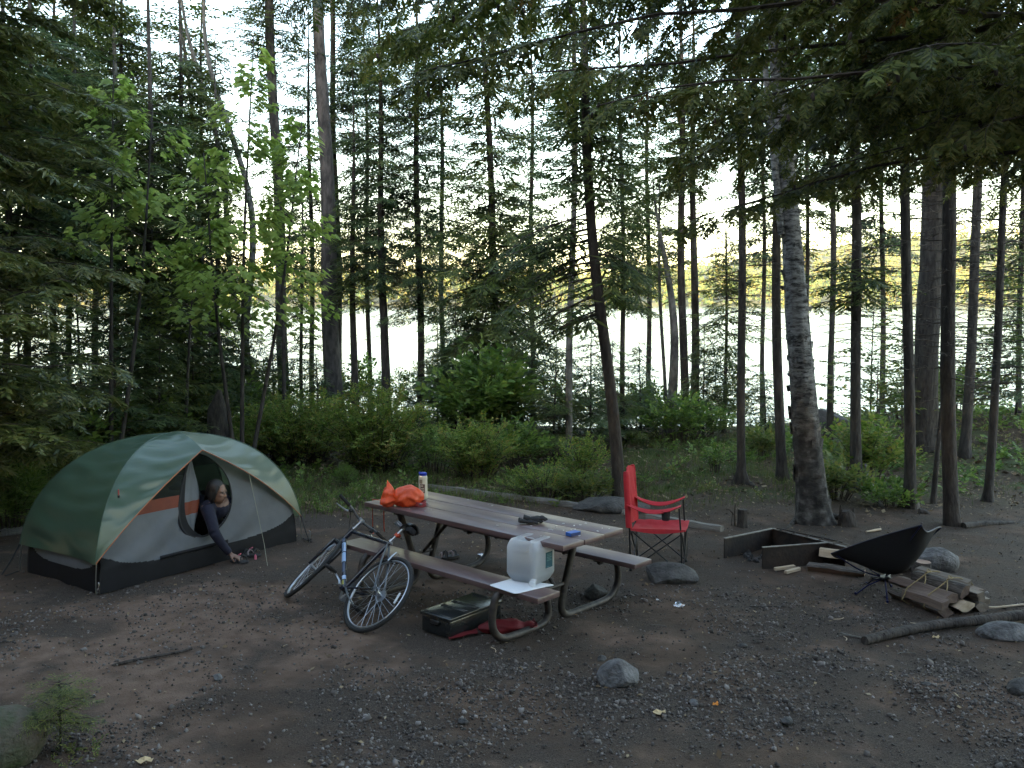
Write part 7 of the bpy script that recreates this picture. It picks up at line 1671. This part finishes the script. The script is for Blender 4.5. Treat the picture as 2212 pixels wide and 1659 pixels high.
herbs('ground_cover', 2200, 9.6, 13.5, lambda x, y: np.clip(sstep(y - .24 * x, 11.1, 11.9), 0, 1) * (x < 1.0) * .5, .15, 'leaf_green', 'leaf_small')
herbs('ground_cover', 2600, 12, 21, lambda x, y: .45 * sstep(vnoise(x, y, 1.1, 21), .42, .62) * (x > 5.5), .22, 'leaf_green')
herbs('ground_cover', 700, 3.9, 5.2, lambda x, y: (np.exp(-(((x + 2.55) / .35) ** 2 + ((y - 4.35) / .3) ** 2)) * 1.0), .08, 'leaf_pale', 'leaf_small')
# ------------------------------------------------------------------ the wood behind and beside the camera, one mass
nt_ = 230; wx = rng.uniform(-38, 22, nt_); wy = rng.uniform(-22, -8, nt_); side = np.arange(nt_) % 6 == 0; wx = np.where(side, rng.uniform(-22, -13, nt_), wx); wy = np.where(side, rng.uniform(-6, 14, nt_), wy)
wz = gz(wx, wy); wh = np.where(side, rng.uniform(12, 16, nt_), rng.uniform(11.5, 15.5, nt_)); wr_ = rng.uniform(1.5, 2.6, nt_); per = 300; u = rng.random((nt_, per)) ** .9; ang = rng.random((nt_, per)) * 6.283; rr = np.sqrt(rng.random((nt_, per))) * (1.06 - u)
cen = np.stack([wx[:, None] + np.cos(ang) * rr * wr_[:, None], wy[:, None] + np.sin(ang) * rr * wr_[:, None], wz[:, None] + (.06 + .94 * u) * wh[:, None]], -1).reshape(-1, 3); n_ = len(cen); a1 = rng.normal(size=(n_, 3)); a1[:, 2] *= .5; a1 /= np.linalg.norm(a1, axis=1)[:, None]; a2 = np.cross(a1, rng.normal(size=(n_, 3))); a2 /= np.linalg.norm(a2, axis=1)[:, None]; sz = rng.uniform(.45, .85, (n_, 1))
V = np.stack([cen - a1 * sz, cen - a2 * sz * .6, cen + a1 * sz, cen + a2 * sz * .6], 1).reshape(-1, 3); mb = MB()
for k in range(nt_): mb.tube([(wx[k], wy[k], wz[k] - .3), (wx[k], wy[k], wz[k] + wh[k])], [.16, .03], 5, cap=False)
Vt = np.array([tuple(v) for v in mb.v]); Ft = np.array(mb.f) + len(V); o = link('woods', quad_mesh('woods', np.concatenate([V, Vt]), np.concatenate([np.arange(4 * n_).reshape(-1, 4), Ft]), [M['needle_dark'], M['bark_dark']], np.concatenate([np.zeros(n_), np.ones(len(Ft))]))); tag(o, kind='stuff')

# ------------------------------------------------------------------ evening air over the lake
hm = bpy.data.materials.new('haze'); hm.use_nodes = True; hn = hm.node_tree; hn.nodes.clear()
hv = hn.nodes.new('ShaderNodeVolumePrincipled'); hv.inputs['Color'].default_value = (.93, .95, 1, 1); hv.inputs['Density'].default_value = HAZE; hv.inputs['Anisotropy'].default_value = .2
hn.links.new(hv.outputs[0], hn.nodes.new('ShaderNodeOutputMaterial').inputs['Volume'])
mb = MB(); mb.box((0, 700, 45), (3200, 1760, 120)); o = mb.build('haze', hm, None, False); tag(o, kind='stuff'); level_objects.append(o)

# ------------------------------------------------------------------ the whole site slopes towards the lake
TILT_M = Matrix.Rotation(-TILT, 4, 'X')
for o in list(col.objects):
    if o.parent is None and o not in level_objects and o.type not in ('CAMERA', 'LIGHT'):
        o.matrix_basis = TILT_M @ o.matrix_basis
